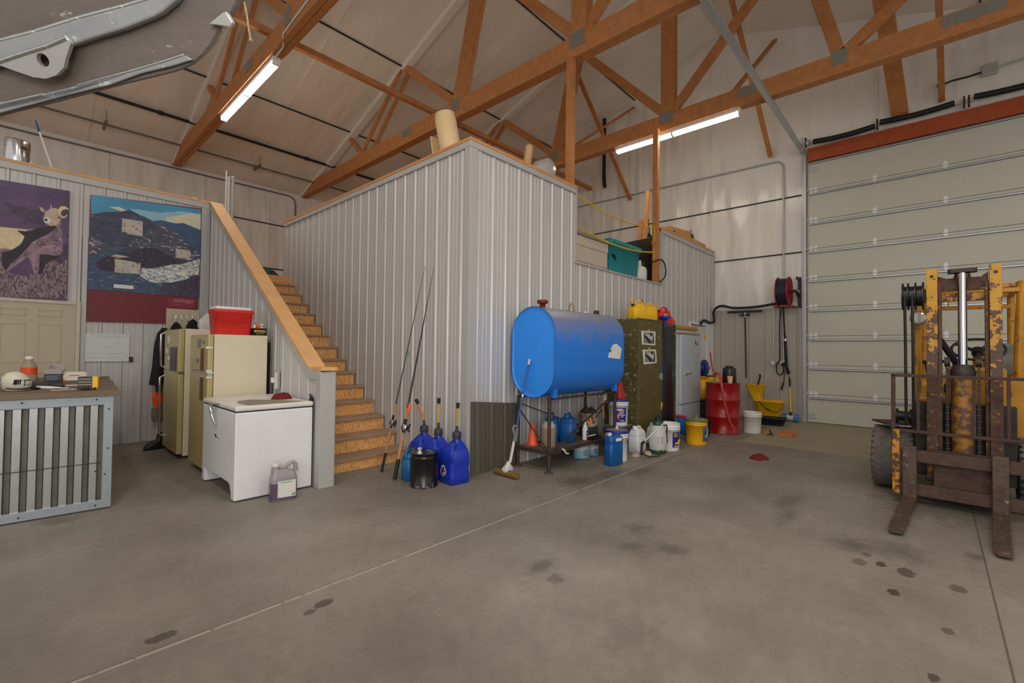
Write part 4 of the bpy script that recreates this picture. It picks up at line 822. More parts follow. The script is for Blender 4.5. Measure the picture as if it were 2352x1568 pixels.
# ---------------------------------------------------------------- fishing rods against the office side wall
def rod(lab, base, tip, rb, reel_t, orange):
    t = thing('fishing_rod', lab, 'fishing rod', base, group='fishing rods'); o = t.location
    A, B = Vector(base), Vector(tip); P = lambda s: A+(B-A)*s
    MB(o).tube([P(.30), P(.6), P(1)], [rb, rb*.7, .0018], 8).build('blank', mat('rod_blank', (36, 38, 36), .3, .1), t)
    MB(o).tube([P(.0), P(.085)], rb*1.7, 10).build('butt_grip', cord, t); MB(o).tube([P(.085), P(.20)], rb*1.5, 10).build('cork_grip', mat('cork_grip', (176, 128, 88), .8, 0, .2, 40), t)
    MB(o).tube([P(.20), P(.26)], rb*1.6, 10).build('reel_seat', cord, t); MB(o).tube([P(.26), P(.31)], rb*1.4, 10).build('fore_grip', MT['cork_grip'], t)
    m = MB(o); d = (B-A).normalized(); sd = d.cross(Vector((0, 0, 1))).normalized(); c = P(.225)+Vector((-.02, -.045, 0))
    m.tube([c-sd*.035, c-sd*.03, c+sd*.03, c+sd*.035], [.03, .036, .036, .03], 16); m.tube([c, P(.225)], .012, 8); rl = m.build('reel', chrome, t)
    m = MB(o); m.tube([c+sd*.035, c+sd*.055], .008, 8); m.bar(c+sd*.055-d*.035, c+sd*.055+d*.035, .012, .006); m.ball(tuple(c+sd*.06-d*.035), .011); m.ball(tuple(c+sd*.06+d*.035), .011); m.build('handle', blk, rl)
    for s in (.38, .5, .62, .74, .84, .92, .98):
        q = P(s)+Vector((-.004, -.012, 0)); MB(o).tube([(q.x+.008*math.cos(a), q.y+.008*math.sin(a), q.z) for a in [2*PI*k/10 for k in range(10)]], .0015, 4, closed=True).build('line_guide', chrome, t)
    if orange: MB(o).tube([P(.285)+Vector((-.005, -.02, 0)), P(.31)+Vector((.0, -.03, 0)), P(.335)+Vector((0, -.02, 0))], [.008, .022, .006], 10).build('lure_wrap', mat('orange_lure', (236, 92, 16), .4), t)
    else: MB(o).tube([(P(.555).x+.02+.018*math.cos(a), P(.555).y, P(.555).z+.022*math.sin(a)) for a in [2*PI*k/14 for k in range(14)]], .005, 6, closed=True).build('lure_wrap', mat('green_lure', (50, 140, 50), .4), t)
rod('thinner fishing rod, left of the pair, with a green tag halfway up', (2.87, 4.64, .01), (3.415, 4.62, 2.44), .0085, .22, False)
rod('thicker fishing rod with an orange lure, right of the pair, nearer the blue jugs', (2.80, 4.27, .01), (3.415, 4.44, 2.42), .0125, .22, True)
# ---------------------------------------------------------------- blue fuel jugs
hosem = mat('amber_hose', (176, 140, 60), .35, 0, .06); hoseo = mat('orange_hose', (206, 130, 66), .4)
def fuel_jug(lab, loc, rz, tip, hm, logo):
    t = thing('fuel_jug', lab, 'fuel jug', loc, rz, 'blue racing fuel jugs'); s = .245
    m = MB(); m.loft([rrect(s-.03, s-.03, .03, 4, .001), rrect(s, s, .035, 4, .02), rrect(s, s, .035, 4, .10), rrect(s-.012, s-.012, .035, 4, .15), rrect(s, s, .035, 4, .21), rrect(s, s, .035, 4, .29), rrect(s-.03, s-.03, .04, 4, .345, .012, .008), rrect(s-.1, s-.1, .05, 4, .405, .035, .025), rrect(.085, .085, .042, 4, .435, .045, .03), rrect(.085, .085, .042, 4, .46, .045, .03)])
    m.build('body', bluej, t)
    MB().tube([(-.03, -.06, .40), (-.075, -.095, .40), (-.112, -.112, .36), (-.118, -.118, .30), (-.112, -.112, .25), (-.1, -.1, .235)], [.016, .017, .018, .018, .017, .015], 10).build('handle', bluej, t)
    c = (.045, .03)
    m = MB(); m.lathe([(.046, .455), (.048, .46), (.048, .515), (.044, .52), (.02, .535)], (c[0], c[1], 0), 24); m.build('cap', mat('charcoal_cap', (52, 52, 56), .55), t)
    m = MB(); m.lathe([(.014, .435), (.014, .455)], (-.045, -.055, 0), 12); m.build('vent_cap', blk, t)
    k = 5; pts = [(c[0]+tip[0]*(i/k)**1.6, c[1]+tip[1]*(i/k)**1.6, .535+(tip[2])*i/k) for i in range(k+1)]
    h = MB().tube(pts, .0135, 10).build('hose', hm, t); MB().tube([pts[0], pts[1]], [.018, .015], 10).build('ferrule', MT['charcoal_cap'], t)
    a, b = Vector(pts[-2]), Vector(pts[-1]); d = (b-a).normalized(); MB().tube([b-d*.03, b, b+d*.03], [.017, .02, .02], 12).build('tip', cord, h)
    if logo:
        X = -s/2; m = MB(); yy, zz = .03, .135
        m.mat(0).prism([(.052*math.cos(a)*(1 if math.sin(a) < .3 else .82), .058*math.sin(a)) for a in [2*PI*k/28 for k in range(28)]], (X-.001, yy, zz), (0, -1, 0), (0, 0, 1), .002)
        m.mat(1).prism([(.044*math.cos(a), .050*math.sin(a)) for a in [-PI*.86+PI*.98*k/18 for k in range(19)]], (X-.0028, yy, zz), (0, -1, 0), (0, 0, 1), .001)
        lg = m.build('logo', [white, redp], t); lg['label'] = 'round white and red logo'
        for ox, oz, ch, sz in ((-.046, -.03, 'V', .095), (-.008, -.004, 'P', .062)):
            q = text(ch, sz, mat('logo_blue', (20, 30, 110), .4), (X-.004, yy-ox, zz+oz), (0, -1, 0), (0, 0, 1), t, bold=.003)
        text('Racing', .021, white, (X-.0042, yy+.004, zz-.033), (0, -1, .25), (0, .25, 1), t, shear=.2)
    return t
fuel_jug('blue square fuel jug with a round red and white logo, nearest, beside the dark sheet', (3.215, 3.775, 0), -.10, (.015, .01, .27), hosem, True)
fuel_jug('middle blue fuel jug with an upright clear hose, behind the black pail', (3.19, 4.055, 0), 0, (0, .0, .30), mat('clear_amber_hose', (190, 164, 70), .25, 0, .05), False)
fuel_jug('rear blue fuel jug with an orange hose bent to the left, by the fishing rods', (3.20, 4.33, 0), 0, (-.07, .05, .27), hoseo, False)
def canister(lab, loc, rz, w, d, h, m_, kind, group='blue canisters', cap=None):
    t = thing('canister', lab, 'canister', loc, rz, group)
    m = MB(); m.loft([rrect(w-.02, d-.02, .03, 4, .001), rrect(w, d, .035, 4, .012), rrect(w, d, .035, 4, h*.66), rrect(w-.006, d-.006, .035, 4, h*.67), rrect(w-.006, d-.006, .035, 4, h*.70), rrect(w, d, .035, 4, h*.71), rrect(w-.01, d-.01, .035, 4, h*.78), rrect(w*.72, d*.7, .035, 4, h*.87), rrect(w*.5, d*.5, .03, 4, h*.885)])
    m.build('body', m_, t)
    MB().tube([(w*.02, 0, h*.87), (w*.06, 0, h*.95), (w*.22, 0, h*.985), (w*.38, 0, h*.94), (w*.42, 0, h*.78)], [.02, .017, .016, .017, .018], 10).build('handle', m_, t)
    MB().lathe([(.03, h*.83), (.028, h*.92)], (-w*.24, 0, 0), 18).build('neck', m_, t)
    MB().lathe([(.033, h*.92), (.033, h*.985), (.026, h)], (-w*.24, 0, 0), 18).build('cap', cap or m_, t)
    return t
canister('teal-blue handled canister standing between the fishing rod and the black pail', (2.95, 4.20, 0), .25+PI, .18, .13, .33, mat('teal_canister', (18, 92, 140), .4, 0, .12), 0, cap=mat('dark_teal', (14, 54, 70), .4))
t = thing('steel_pail', 'black steel pail with a dusty lid and white plastic spout', 'pail', (2.912, 3.90, 0))
m = MB(); m.lathe([(.135, .001), (.14, .006), (.14, .012), (.136, .016), (.136, .29), (.14, .295), (.14, .305), (.136, .31), (.136, .333), (.142, .338), (.142, .348)], n=36); m.build('body', mat('black_enamel', (20, 19, 19), .25, 0, .1), t)
MB().lathe([(.138, .340), (.138, .3435), (.02, .3435)], n=36).build('lid', mat('dusty_lid', (178, 164, 148), .8, 0, .2, 30), t)
MB().lathe([(.028, .344), (.028, .35), (.017, .355), (.017, .385), (.024, .39), (.024, .40)], (-.075, -.02, 0), 18).build('spout', natural, t)
m = MB(); m.tube([(.0, -.06, .346), (.05, -.05, .349), (.09, .0, .347), (.05, .03, .348)], .003, 6); m.build('wire_bail', galv, t)
m = MB(); rr = random.Random(11)
for k in range(26): a = rr.uniform(-2.9, -1.5); m.ball((.1375*math.cos(a), .1375*math.sin(a), rr.uniform(.004, .03)*(1 if rr.random() < .8 else 1.6)), .006, .006, .004, 6, 4)
m.build('paint_drips', mat('silver_drips', (170, 170, 164), .5, .2), t)
m = MB(); m.box(.134, .1375, -.03, .03, .08, .22); m.build('label', paper, t)
# dark ribbed sheet leaning by the corner
m = MB((3.9, 3.79, 0)); y0 = 3.822
pts = []
x = 3.478
for k in range(60):
    xx = 3.478+k*.0132; ph = (xx-X0-.12) % .2286; h = .008 if ph < .05 else (.003 if (.10 < ph < .116 or .16 < ph < .178) else 0); pts.append((xx, h))
vs = []
for a, h in pts: zt = .83-.075*(a-3.478)/.78; vs += [(a, y0-h-.012, .002), (a, y0-h, zt)]
n_ = len(pts); m.add(vs, [(2*i, 2*i+2, 2*i+3, 2*i+1) for i in range(n_-1)])
o_ = m.build('dark_sheet', mat('smoked_panel', (86, 82, 70), .5, 0, .06, 3)); tag(o_, 'dark olive ribbed plastic sheet leaning on the wall beside the blue jugs', 'sheet'); q = o_.modifiers.new('thick', 'SOLIDIFY'); q.thickness = .004; q.offset = -1
# roller mop
t = thing('sponge_mop', 'sponge mop with a blue pole leaning against the tank end', 'mop', (3.79, 3.54, 0)); o = t.location
A, B = Vector((3.80, 3.53, .06)), Vector((4.073, 3.47, 1.31)); P = lambda s: A+(B-A)*s
MB(o).tube([P(.36), P(.66)], .011, 10).build('pole', mat('blue_paint', (40, 84, 160), .35), t); MB(o).tube([P(.66), P(.95)], .0125, 10).build('upper_pole', MT['blue_paint'], t); MB(o).tube([P(.655), P(.675)], .015, 10).build('joint', chrome, t)
MB(o).tube([P(.95), P(1)], .014, 10).build('tip', natural, t); MB(o).tube([P(.07), P(.36)], .017, 10).build('lower_shaft', natural, t)
m = MB(o); g0 = P(.30)+Vector((-.015, -.015, 0)); m.tube([g0+Vector((0, 0, -.05)), g0+Vector((0, 0, .02)), g0+Vector((-.05, -.01, .10)), g0+Vector((-.03, -.01, .125)), g0+Vector((.03, .0, .115)), g0+Vector((.02, 0, .03)), g0+Vector((.0, 0, -.05))], [.022, .022, .015, .015, .015, .02, .02], 8); m.build('lever_grip', mat('grey_grip', (120, 118, 124), .5), t)
m = MB(o); m.loft([rrect(.10, .07, .02, 3, .05, 3.775, 3.525), rrect(.13, .09, .02, 3, .085, 3.775, 3.525), rrect(.06, .05, .02, 3, .13, 3.79, 3.528), rrect(.04, .04, .018, 3, .16, 3.80, 3.53)]); m.build('squeeze_head', natural, t)
m = MB(o); m.tube([(3.76, 3.70, .035), (3.75, 3.34, .035)], .034, 12); m.build('sponge', mat('brown_sponge', (120, 92, 30), .95, 0, .3, 40, .3), t); MB(o).bar((3.775, 3.62, .062), (3.765, 3.48, .062), .05, .02).build('clamp', mat('navy_clamp', (40, 48, 76), .5), t)
# ---------------------------------------------------------------- fuel oil tank on its stand
blu = mat('blue_tank_paint', (34, 124, 224), .38, .05, .06, 2.5, .02); dirt = None
def tank_material():
    m = blu.copy(); m.name = 'blue_tank_dusty'; n = m.node_tree.nodes; L = m.node_tree.links; b = n['Principled BSDF']
    src = b.inputs['Base Color'].links[0].from_socket
    tc = n.new('ShaderNodeTexCoord'); sp_ = n.new('ShaderNodeSeparateXYZ'); L.new(tc.outputs['Object'], sp_.inputs[0])
    nz = n.new('ShaderNodeTexNoise'); nz.inputs['Scale'].default_value = 3.2; nz.inputs['Detail'].default_value = 8; L.new(tc.outputs['Object'], nz.inputs['Vector'])
    ad = n.new('ShaderNodeMath'); ad.operation = 'MULTIPLY_ADD'; L.new(nz.outputs[0], ad.inputs[0]); ad.inputs[1].default_value = .45; L.new(sp_.outputs[2], ad.inputs[2])
    mr = n.new('ShaderNodeMapRange'); L.new(ad.outputs[0], mr.inputs[0]); mr.inputs[1].default_value = .86; mr.inputs[2].default_value = 1.22; mr.inputs[3].default_value = 0; mr.inputs[4].default_value = .8
    mx = n.new('ShaderNodeMix'); mx.data_type = 'RGBA'; L.new(mr.outputs[0], mx.inputs[0]); L.new(src, mx.inputs[6]); mx.inputs[7].default_value = col(134, 124, 112); L.new(mx.outputs[2], b.inputs['Base Color'])
    return m
TX0, TX1, TY, TZ0, TZ1, TR = 4.095, 5.66, 3.445, .865, 1.925, .325
def stad(x, r, e=0): return [(x, TY+r*math.sin(a), (TZ1-TR if math.cos(a) > 0 else TZ0+TR)+r*math.cos(a)) for a in [2*PI*(k+.5)/48 for k in range(48)]]
t = thing('oil_tank', 'big blue oval fuel oil tank with a dusty top on a pipe stand', 'tank', (4.88, TY, TZ0)); o = t.location
m = MB(o); m.loft([stad(TX0, TR-.004), stad(TX0, TR), stad(TX0+.03, TR), stad(TX1-.03, TR), stad(TX1, TR), stad(TX1, TR-.004)], cap=False)
m.build('shell', tank_material(), t)
for x0, s_ in ((TX0, 1), (TX1, -1)):
    m = MB(o); m.loft([stad(x0, TR-.004), stad(x0+s_*.014, TR-.010), stad(x0+s_*.017, TR-.02), stad(x0+s_*.016, TR-.05), stad(x0+s_*.008, TR-.15), stad(x0+s_*.006, .03)], cap=False); m.add(stad(x0+s_*.006, .03), [tuple(range(48))]); m.build('end_cap', blu if s_ < 0 else mat('blue_tank_end', (42, 140, 238), .36, .05, .05, 7, .02, rgb2=(30, 84, 120), thr=.68), t)
m = MB(o); m.tube([Vector(p)+Vector((.004, 0, 0)) for p in stad(TX0, TR+.001)], .0045, 6, closed=True); m.build('rim', mat('rim_dark', (44, 60, 74), .6, .1, .3, 30), t)  # dark line round the rim of the near end
MB(o).bar((TX0+.02, TY-TR-.001, 1.33), (TX1-.02, TY-TR-.001, 1.33), .002, .006).build('seam', blu, t)
rc = mat('red_cap', (112, 24, 22), .5, 0, .15)
m = MB(o); m.lathe([(.035, TZ1-.01), (.035, TZ1+.045), (.062, TZ1+.05), (.066, TZ1+.06), (.066, TZ1+.085), (.055, TZ1+.092)], (4.27, TY, 0), 20); m.build('fill_cap', rc, t)
MB(o).lathe([(.045, TZ1-.01), (.045, TZ1+.02), (.032, TZ1+.03), (.036, TZ1+.05), (.036, TZ1+.075), (.022, TZ1+.08), (.022, TZ1+.11)], (4.86, TY, 0), 18).build('vent_fitting', mat('brass_grey', (156, 144, 120), .4, .6), t)
MB(o).lathe([(.04, TZ1-.01), (.04, TZ1+.02), (.02, TZ1+.026)], (5.17, TY, 0), 16).build('bung', galv, t); MB(o).lathe([(.04, TZ1-.01), (.04, TZ1+.03), (.03, TZ1+.05)], (5.46, TY, 0), 16).build('plug', blk, t)
for x in (4.24, 5.60):
    for sy in (-1, 1): MB(o).box(x-.03, x+.03, TY+sy*.21-.03, TY+sy*.21+.03, TZ0-.0, TZ0+.16).build('foot_bracket', blu, t, .004)
m = MB((5.4, 3.115, 1.4)); rr = random.Random(6); pl_ = [(5.355, 1.505), (5.44, 1.515), (5.575, 1.45), (5.53, 1.31), (5.225, 1.33), (5.26, 1.41)]
m.prism(pl_, (0, TY-TR-.003, 0), (1, 0, 0), (0, 0, 1), .004); tp = tag(m.build('taped_note', paper), 'torn white paper notice stuck on the side of the blue tank', 'paper')
k = MB((5.4, 3.115, 1.4)); k.prism([(5.27+.03*math.cos(a)+.01, 1.42+.022*math.sin(a)) for a in [2*PI*i/14 for i in range(14)]], (0, TY-TR-.0073, 0), (1, 0, 0), (0, 0, 1), .0006); k.build('print_mark', gus, tp).location = (0, 0, 0)
m = MB(o); [m.lathe([(.045, z), (.045, z+.02), (.036, z+.028)], (5.60, 3.40, 0), 16) for z in (.70, .735, .77, .805)]; t_ = bpy.data.objects['oil_tank']; m.build('fuel_filter', natural, t_)
MB(o).tube([(5.45, 3.40, .87), (5.45, 3.40, .80), (5.52, 3.40, .79), (5.60, 3.40, .84)], .014, 8).tube([(5.42, 3.36, .80), (5.48, 3.36, .80)], .02, 10).build('outlet_valve', chrome, t_); MB(o).tube([(5.56, 3.39, .82), (5.55, 3.38, .6), (5.57, 3.38, .5)], .012, 8).build('drain_tube', mat('coral_tube', (206, 110, 90), .4), t_)
# stand
stl = mat('stand_steel', (70, 60, 54), .6, .4, .25, 16)
t = thing('tank_stand', 'brown pipe stand with cross braces and a lower shelf under the blue tank', 'stand', (4.9, 3.5, 0)); o = t.location
LG = [(4.19, 3.262), (4.19, 3.742), (5.66, 3.262), (5.66, 3.742)]
for x, y in LG:
    m = MB(o); zt = .86 if y > 3.5 else .88; m.tube([(x, y, .012), (x, y, zt)], .022, 12); lg = m.build('leg', stl, t)
    MB(o).lathe([(.052, 0), (.052, .008), (.04, .014), (.03, .02)], (x, y, 0), 18).build('foot_flange', mat('foot_rust', (84, 70, 60), .7, .3, .3, 30), lg)
def brace(a, b, w_=.025): MB(o).bar(a, b, w_, .008 if w_ > .02 else .01).build('brace', stl, t)
brace((4.19, 3.768, .78), (5.66, 3.768, .30), .03); brace((4.165, 3.742, .74), (4.165, 3.262, .27), .014); brace((4.22, 3.236, .25), (5.66, 3.236, .86), .025); brace((5.685, 3.742, .32), (5.685, 3.262, .8), .025)
for y in (3.262, 3.742): MB(o).bar((4.19, y, TZ0-.015), (5.66, y, TZ0-.015), .03, .02).build('top_rail', stl, t)
MB(o).box(4.17, 5.68, 3.25, 3.76, .235, .25).build('shelf', mat('shelf_brown', (96, 78, 66), .75, .1, .25, 12), t); MB(o).bar((4.17, 3.245, .235), (5.68, 3.245, .235), .01, .04).bar((4.165, 3.25, .235), (4.165, 3.76, .235), .01, .045).build('shelf_rim', stl, t)
# things on the shelf
SH = .251
t = thing('traffic_cone', 'small orange traffic cone on the left end of the stand shelf', 'cone', (4.335, 3.63, SH))
MB().lathe([(.068, .012), (.02, .27), (.016, .272)], n=28).build('cone', mat('cone_orange', (232, 86, 44), .4, 0, .06), t); MB().rbox(0, 0, .0, .013, .17, .17, .02, .003).build('base', mat('cone_base', (150, 92, 76), .7, 0, .1), t)
t = thing('paper_wrapped_jug', 'tall dull brown container with a cloudy top beside the orange cone', 'container', (4.43, 3.46, SH))
MB().lathe([(.085, .001), (.088, .01), (.088, .2), (.084, .23)], n=26).build('body', mat('kraft_wrap', (150, 126, 104), .8, 0, .08), t); MB().lathe([(.084, .23), (.08, .26), (.06, .29), (.056, .30)], n=26).build('cloudy_top', mat('dull_poly', (170, 162, 154), .4, 0, .05), t)
MB().tube([(-.05, 0, .29), (0, 0, .305), (.05, 0, .29)], .005, 6).build('bail', cord, t)
canister('blue canister on the stand shelf, left and rear of the two', (4.68, 3.60, SH), .5, .20, .17, .36, bluejr, 1); canister('blue canister on the stand shelf, right and front of the two', (4.86, 3.48, SH), .35, .21, .18, .355, bluejr, 1)
t = thing('oil_bottle', 'white oil bottle with a blue and orange label lying upright on the shelf', 'bottle', (5.10, 3.375, SH), .3)
m = MB(); m.loft([rrect(.085, .055, .02, 4, .001), rrect(.09, .06, .02, 4, .008), rrect(.09, .06, .02, 4, .14), rrect(.07, .05, .02, 4, .17), rrect(.035, .035, .015, 4, .195), rrect(.03, .03, .014, 4, .205)]); m.build('body', white, t); MB().lathe([(.016, .203), (.016, .23), (.012, .235)], n=14).build('cap', white, t)
MB().mat(0).box(-.04, .04, -.0315, -.0302, .06, .12).mat(1).box(-.04, .04, -.0315, -.0302, .012, .055).build('label', [blueln, mat('label_orange', (236, 128, 30), .5)], t); text('NAPA', .022, white, (-.032, -.0318, .08), (1, 0, 0), (0, 0, 1), t, bold=.001)
t = thing('drip_pan', 'flat black drip pan with bits in it on the stand shelf', 'tray', (5.16, 3.335, SH), .03)
m = MB(); m.box(-.05, .2, -.06, -.045, 0, .03); m.box(-.05, .2, .045, .06, 0, .03); m.box(-.05, -.035, -.06, .06, 0, .03); m.box(.185, .2, -.06, .06, 0, .03); m.box(-.05, .2, -.06, .06, 0, .006); m.build('pan', blk, t)
t2 = MB((5.25, 3.33, SH+.035)); t2.tube([(5.17, 3.36, SH+.04), (5.31, 3.35, SH+.042)], .009, 8); tag(t2.build('white_tube', white), 'short white tube lying across the black drip pan', 'tube')
t = thing('rusty_bucket', 'rusty white steel bucket with an orange spot on a dark band, on the shelf', 'bucket', (5.40, 3.52, SH))
MB().lathe([(.125, .001), (.128, .004), (.128, .14)], n=30).build('lower_band', mat('dark_teal_steel', (48, 62, 66), .5, .2, .2), t); MB().lathe([(.132, .14), (.134, .30), (.139, .302), (.139, .312), (.128, .314)], n=30).build('upper_band', mat('rusty_white', (176, 166, 150), .55, .2, .15, 9, rgb2=(110, 76, 54), thr=.52), t)
m = MB(); c = -2.5; m.loft([[(.1355*math.cos(c+.28*r*math.cos(q)), .1355*math.sin(c+.28*r*math.cos(q)), .225+.05*r*math.sin(q)) for q in [2*PI*k/18 for k in range(18)]] for r in (1, .3)], cap=False); m.build('orange_spot', mat('label_orange', (236, 128, 30)), t)
m = MB(); rr = random.Random(8); m.loft([[(.12*r*math.cos(2*PI*k/18), .12*r*math.sin(2*PI*k/18), .315+z*(1+.5*math.sin(5*k))) for k in range(18)] for r, z in ((1, 0), (.9, .03), (.6, .05), (.2, .06))]); m.build('oily_contents', mat('oily_rags', (60, 48, 36), .9, 0, .4, 30, .4), t)
for i, (x, y, s, l) in enumerate(((5.16, 3.47, .105, 'larger white and pale blue paint can on the floor under the tank stand shelf'), (5.40, 3.45, .083, 'smaller white and pale blue can right of the larger one'))):
    t = thing('paint_can', l, 'paint can', (x, y, 0), group='pale blue paint cans'); h = s*1.9
    MB().lathe([(s-.004, .001), (s, .004), (s, h*.52)], n=28).build('lower_body', mat('pale_blue_label', (150, 204, 216), .45, 0, .05), t); MB().lathe([(s, h*.52), (s, h*.96), (s+.004, h*.965), (s+.004, h)], n=28).build('upper_body', white, t); MB().lathe([(s+.002, h), (s-.01, h-.004), (.02, h-.004)], n=28).build('lid', dkm, t)
    m = MB(); rr = random.Random(i)
    for k in range(5):
        z = h*(.2+.09*k)
        for j in range(5): a = -2.3+.13*j+rr.uniform(-.02, .02); m.bar((1.006*s*math.cos(a), 1.006*s*math.sin(a), z), (1.006*s*math.cos(a+.09), 1.006*s*math.sin(a+.09), z), .002, .009)
    m.build('print', mat('grey_ink', (96, 84, 78)), t)
    m = MB(); [m.bar((1.006*s*math.cos(-2.2+.1*j), 1.006*s*math.sin(-2.2+.1*j), h*.93), (1.006*s*math.cos(-2.13+.1*j), 1.006*s*math.sin(-2.13+.1*j), h*.93), .002, .022) for j in range(5)]; m.build('black_print', blk, t)
m = MB((4.42, 3.22, .23)); m.tube([(4.40, 3.232, .255), (4.41, 3.212, .25), (4.45, 3.208, .20), (4.50, 3.212, .19)], .011, 8); tag(m.build('white_hook', natural), 'small white plastic hook hanging over the shelf front rail', 'hook')
# ---------------------------------------------------------------- floor cluster right of the stand
t = thing('canister', 'flat-faced blue canister with a slot handle on the floor before the blue-lidded pail', 'canister', (5.10, 2.95, 0), .25-PI/4+.35, 'blue canisters')
w_, d_, h = .235, .13, .375
m = MB(); m.loft([rrect(w_-.02, d_-.02, .03, 4, .001), rrect(w_, d_, .035, 4, .014), rrect(w_, d_, .035, 4, .26), rrect(w_-.008, d_-.008, .035, 4, .27), rrect(w_, d_, .035, 4, .28), rrect(w_-.004, d_, .035, 4, .335), rrect(w_-.03, d_-.04, .03, 4, .362), rrect(w_-.06, d_-.06, .03, 4, h)]); m.build('body', bluejr, t)
MB().box(-.035, .075, -d_/2-.001, -d_/2+.012, .30, .338).build('handle_slot', white, t, .003); MB().lathe([(.026, .365), (.026, .40), (.02, .404)], (-.075, 0, 0), 16).build('cap', natural, t)
def pail(lab, loc, r, h, m_, lid=None, labcol=None, rz=0, group='plastic pails', cat='pail', lab_txt=None, bail=True, lw=.5, txtm=None, a_c=-2.35, open_=False):
    t = thing('plastic_pail', lab, cat, loc, rz, group)
    pr = [(r*.9, .001), (r*.905, .01), (r*.975, h*.78), (r*1.03, h*.785), (r*1.03, h*.80), (r*.985, h*.81), (r*.99, h*.86), (r*1.03, h*.865), (r*1.035, h*.88), (r*.995, h*.89), (r, h*.985), (r*1.02, h)]
    if open_: pr += [(r*.95, h), (r*.93, h*.5), (r*.85, .03)]
    MB().lathe(pr, n=36).build('body', m_, t)
    if lid: MB().mat(0).lathe([(r*1.045, h*.93), (r*1.05, h*.935), (r*1.05, h*1.0), (r*1.0, h*1.02), (r*.95, h*1.012)], n=36, cap=False).mat(1).lathe([(r*.955, h*1.012), (.02, h*1.013)], n=36, cap=False).lathe([(.021, h*1.01), (.021, h*1.0132)], n=12).build('lid', [lid, mat(lid.name+'_dusty', (124, 120, 112) if lid.name == 'blue_lid' else (122, 130, 92), .8, 0, .2, 20)], t)
    elif not open_: pass
    if labcol:
        q = []; m = MB(); z0, z1 = h*.14, h*.70
        for k in range(13):
            a = a_c-lw/1+2*lw*k/12
            for z in (z0, z1): rad = r*(.905+(.07)*(z-.01)/(h*.77))+.0012; q.append((rad*math.cos(a), rad*math.sin(a), z))
        m.add(q, [(2*k, 2*k+2, 2*k+3, 2*k+1) for k in range(12)], True); m.build('label', labcol, t)
    if bail: MB().tube([(r*1.05*math.cos(a_c+.0+PI/2), r*1.05*math.sin(a_c+PI/2), h*.87), (r*1.15*math.cos(a_c+.9), r*1.15*math.sin(a_c+.9), h*.7), (r*1.12*math.cos(a_c), r*1.12*math.sin(a_c), h*.56), (r*1.15*math.cos(a_c-.9), r*1.15*math.sin(a_c-.9), h*.7), (r*1.05*math.cos(a_c-PI/2), r*1.05*math.sin(a_c-PI/2), h*.87)], .0022, 6).build('bail', galv, t)
    return t
def facing_text(t, txt, size, m_, r, h, z, a_c, off=0, bold=.001):
    """lettering tangent to the pail at angle a_c"""
    n = Vector((math.cos(a_c), math.sin(a_c), 0)); u = Vector((-n.y, n.x, 0)); rad = r*(.905+.07*z/(h*.77))+.006
    return text(txt, size, m_, tuple(n*rad+u*off+Vector((0, 0, z))), tuple(u), (0, 0, 1), t, center=True, bold=bold)
t = pail('white pail with a blue lid and spout, half hidden behind the slot-handled blue canister', (5.37, 3.06, 0), .145, .385, white, blueln, None, bail=False)
MB().lathe([(.022, .385), (.022, .41), (.014, .415), (.014, .44)], (.05, .03, 0), 14).build('spout', natural, t);
n_ = Vector((math.cos(-1.35), math.sin(-1.35), 0)); m = MB(); m.bar(tuple(n_*.1395+Vector((-.02, -.004, .245))), tuple(n_*.1395+Vector((.025, .004, .245))), .004, .05, (0, 0, 1)); m.build('red_badge', mat('dull_red', (126, 30, 40), .5), t)
m = MB(); [m.bar(tuple(n_*.137+Vector((-.02, -.004, .19-.02*k))), tuple(n_*.137+Vector((.03, .006, .19-.02*k))), .003, .006, (0, 0, 1)) for k in range(6)]; m.build('small_print', gus, t)
tote = thing('low_crate', 'low grey translucent tote holding up the labelled white pail behind the tank leg', 'crate', (5.98, 3.39, 0)); MB().loft([rrect(.30, .24, .03, 4, .001), rrect(.34, .28, .03, 4, .33), rrect(.36, .30, .03, 4, .335), rrect(.36, .30, .03, 4, .35)]).build('body', mat('grey_poly', (128, 122, 114), .4, 0, .1), tote)
nb = mat('label_royal_blue', (38, 30, 150), .45)
t = pail('white blue-lidded pail with a blue hydraulic oil label, raised behind the tank leg', (5.98, 3.39, .351), .145, .37, white, blueln, nb, a_c=-2.35, lw=.62)
q_ = Vector((math.cos(-2.45), math.sin(-2.45), 0)); m = MB(); m.prism([(.055*math.cos(a), .014*math.sin(a)) for a in [2*PI*k/20 for k in range(20)]], tuple(q_*.1415+Vector((0, 0, .232))), (-q_.y, q_.x, 0), (0, 0, 1), .003); m.build('yellow_badge', yel, t); facing_text(t, 'Premium', .020, white, .145, .37, .198, -2.3, .0); facing_text(t, 'AW-46', .026, white, .145, .37, .170, -2.3, .0); facing_text(t, 'HYDRAULIC', .019, white, .145, .37, .148, -2.3, 0); facing_text(t, 'OIL', .020, white, .145, .37, .126, -2.2, .0); facing_text(t, '5 GAL', .022, white, .145, .37, .068, -2.2, .0)
m = MB(); q_ = Vector((math.cos(-2.6), math.sin(-2.6), 0)); m.prism([(-.02, .05), (.012, .05), (.0, .02), (.022, .02), (-.015, -.045), (-.002, -.002), (-.02, -.002)], tuple(q_*.141+Vector((0, 0, .115))), (-q_.y, q_.x, 0), (0, 0, 1), .003); m.build('bolt_print', mat('label_orange', (236, 128, 30)), t)
t = thing('red_funnel', 'red plastic funnel jug upside down on top of the labelled white pail', 'funnel', (5.98, 3.37, .727)); redd = mat('worn_red_plastic', (176, 34, 30), .45, 0, .12)
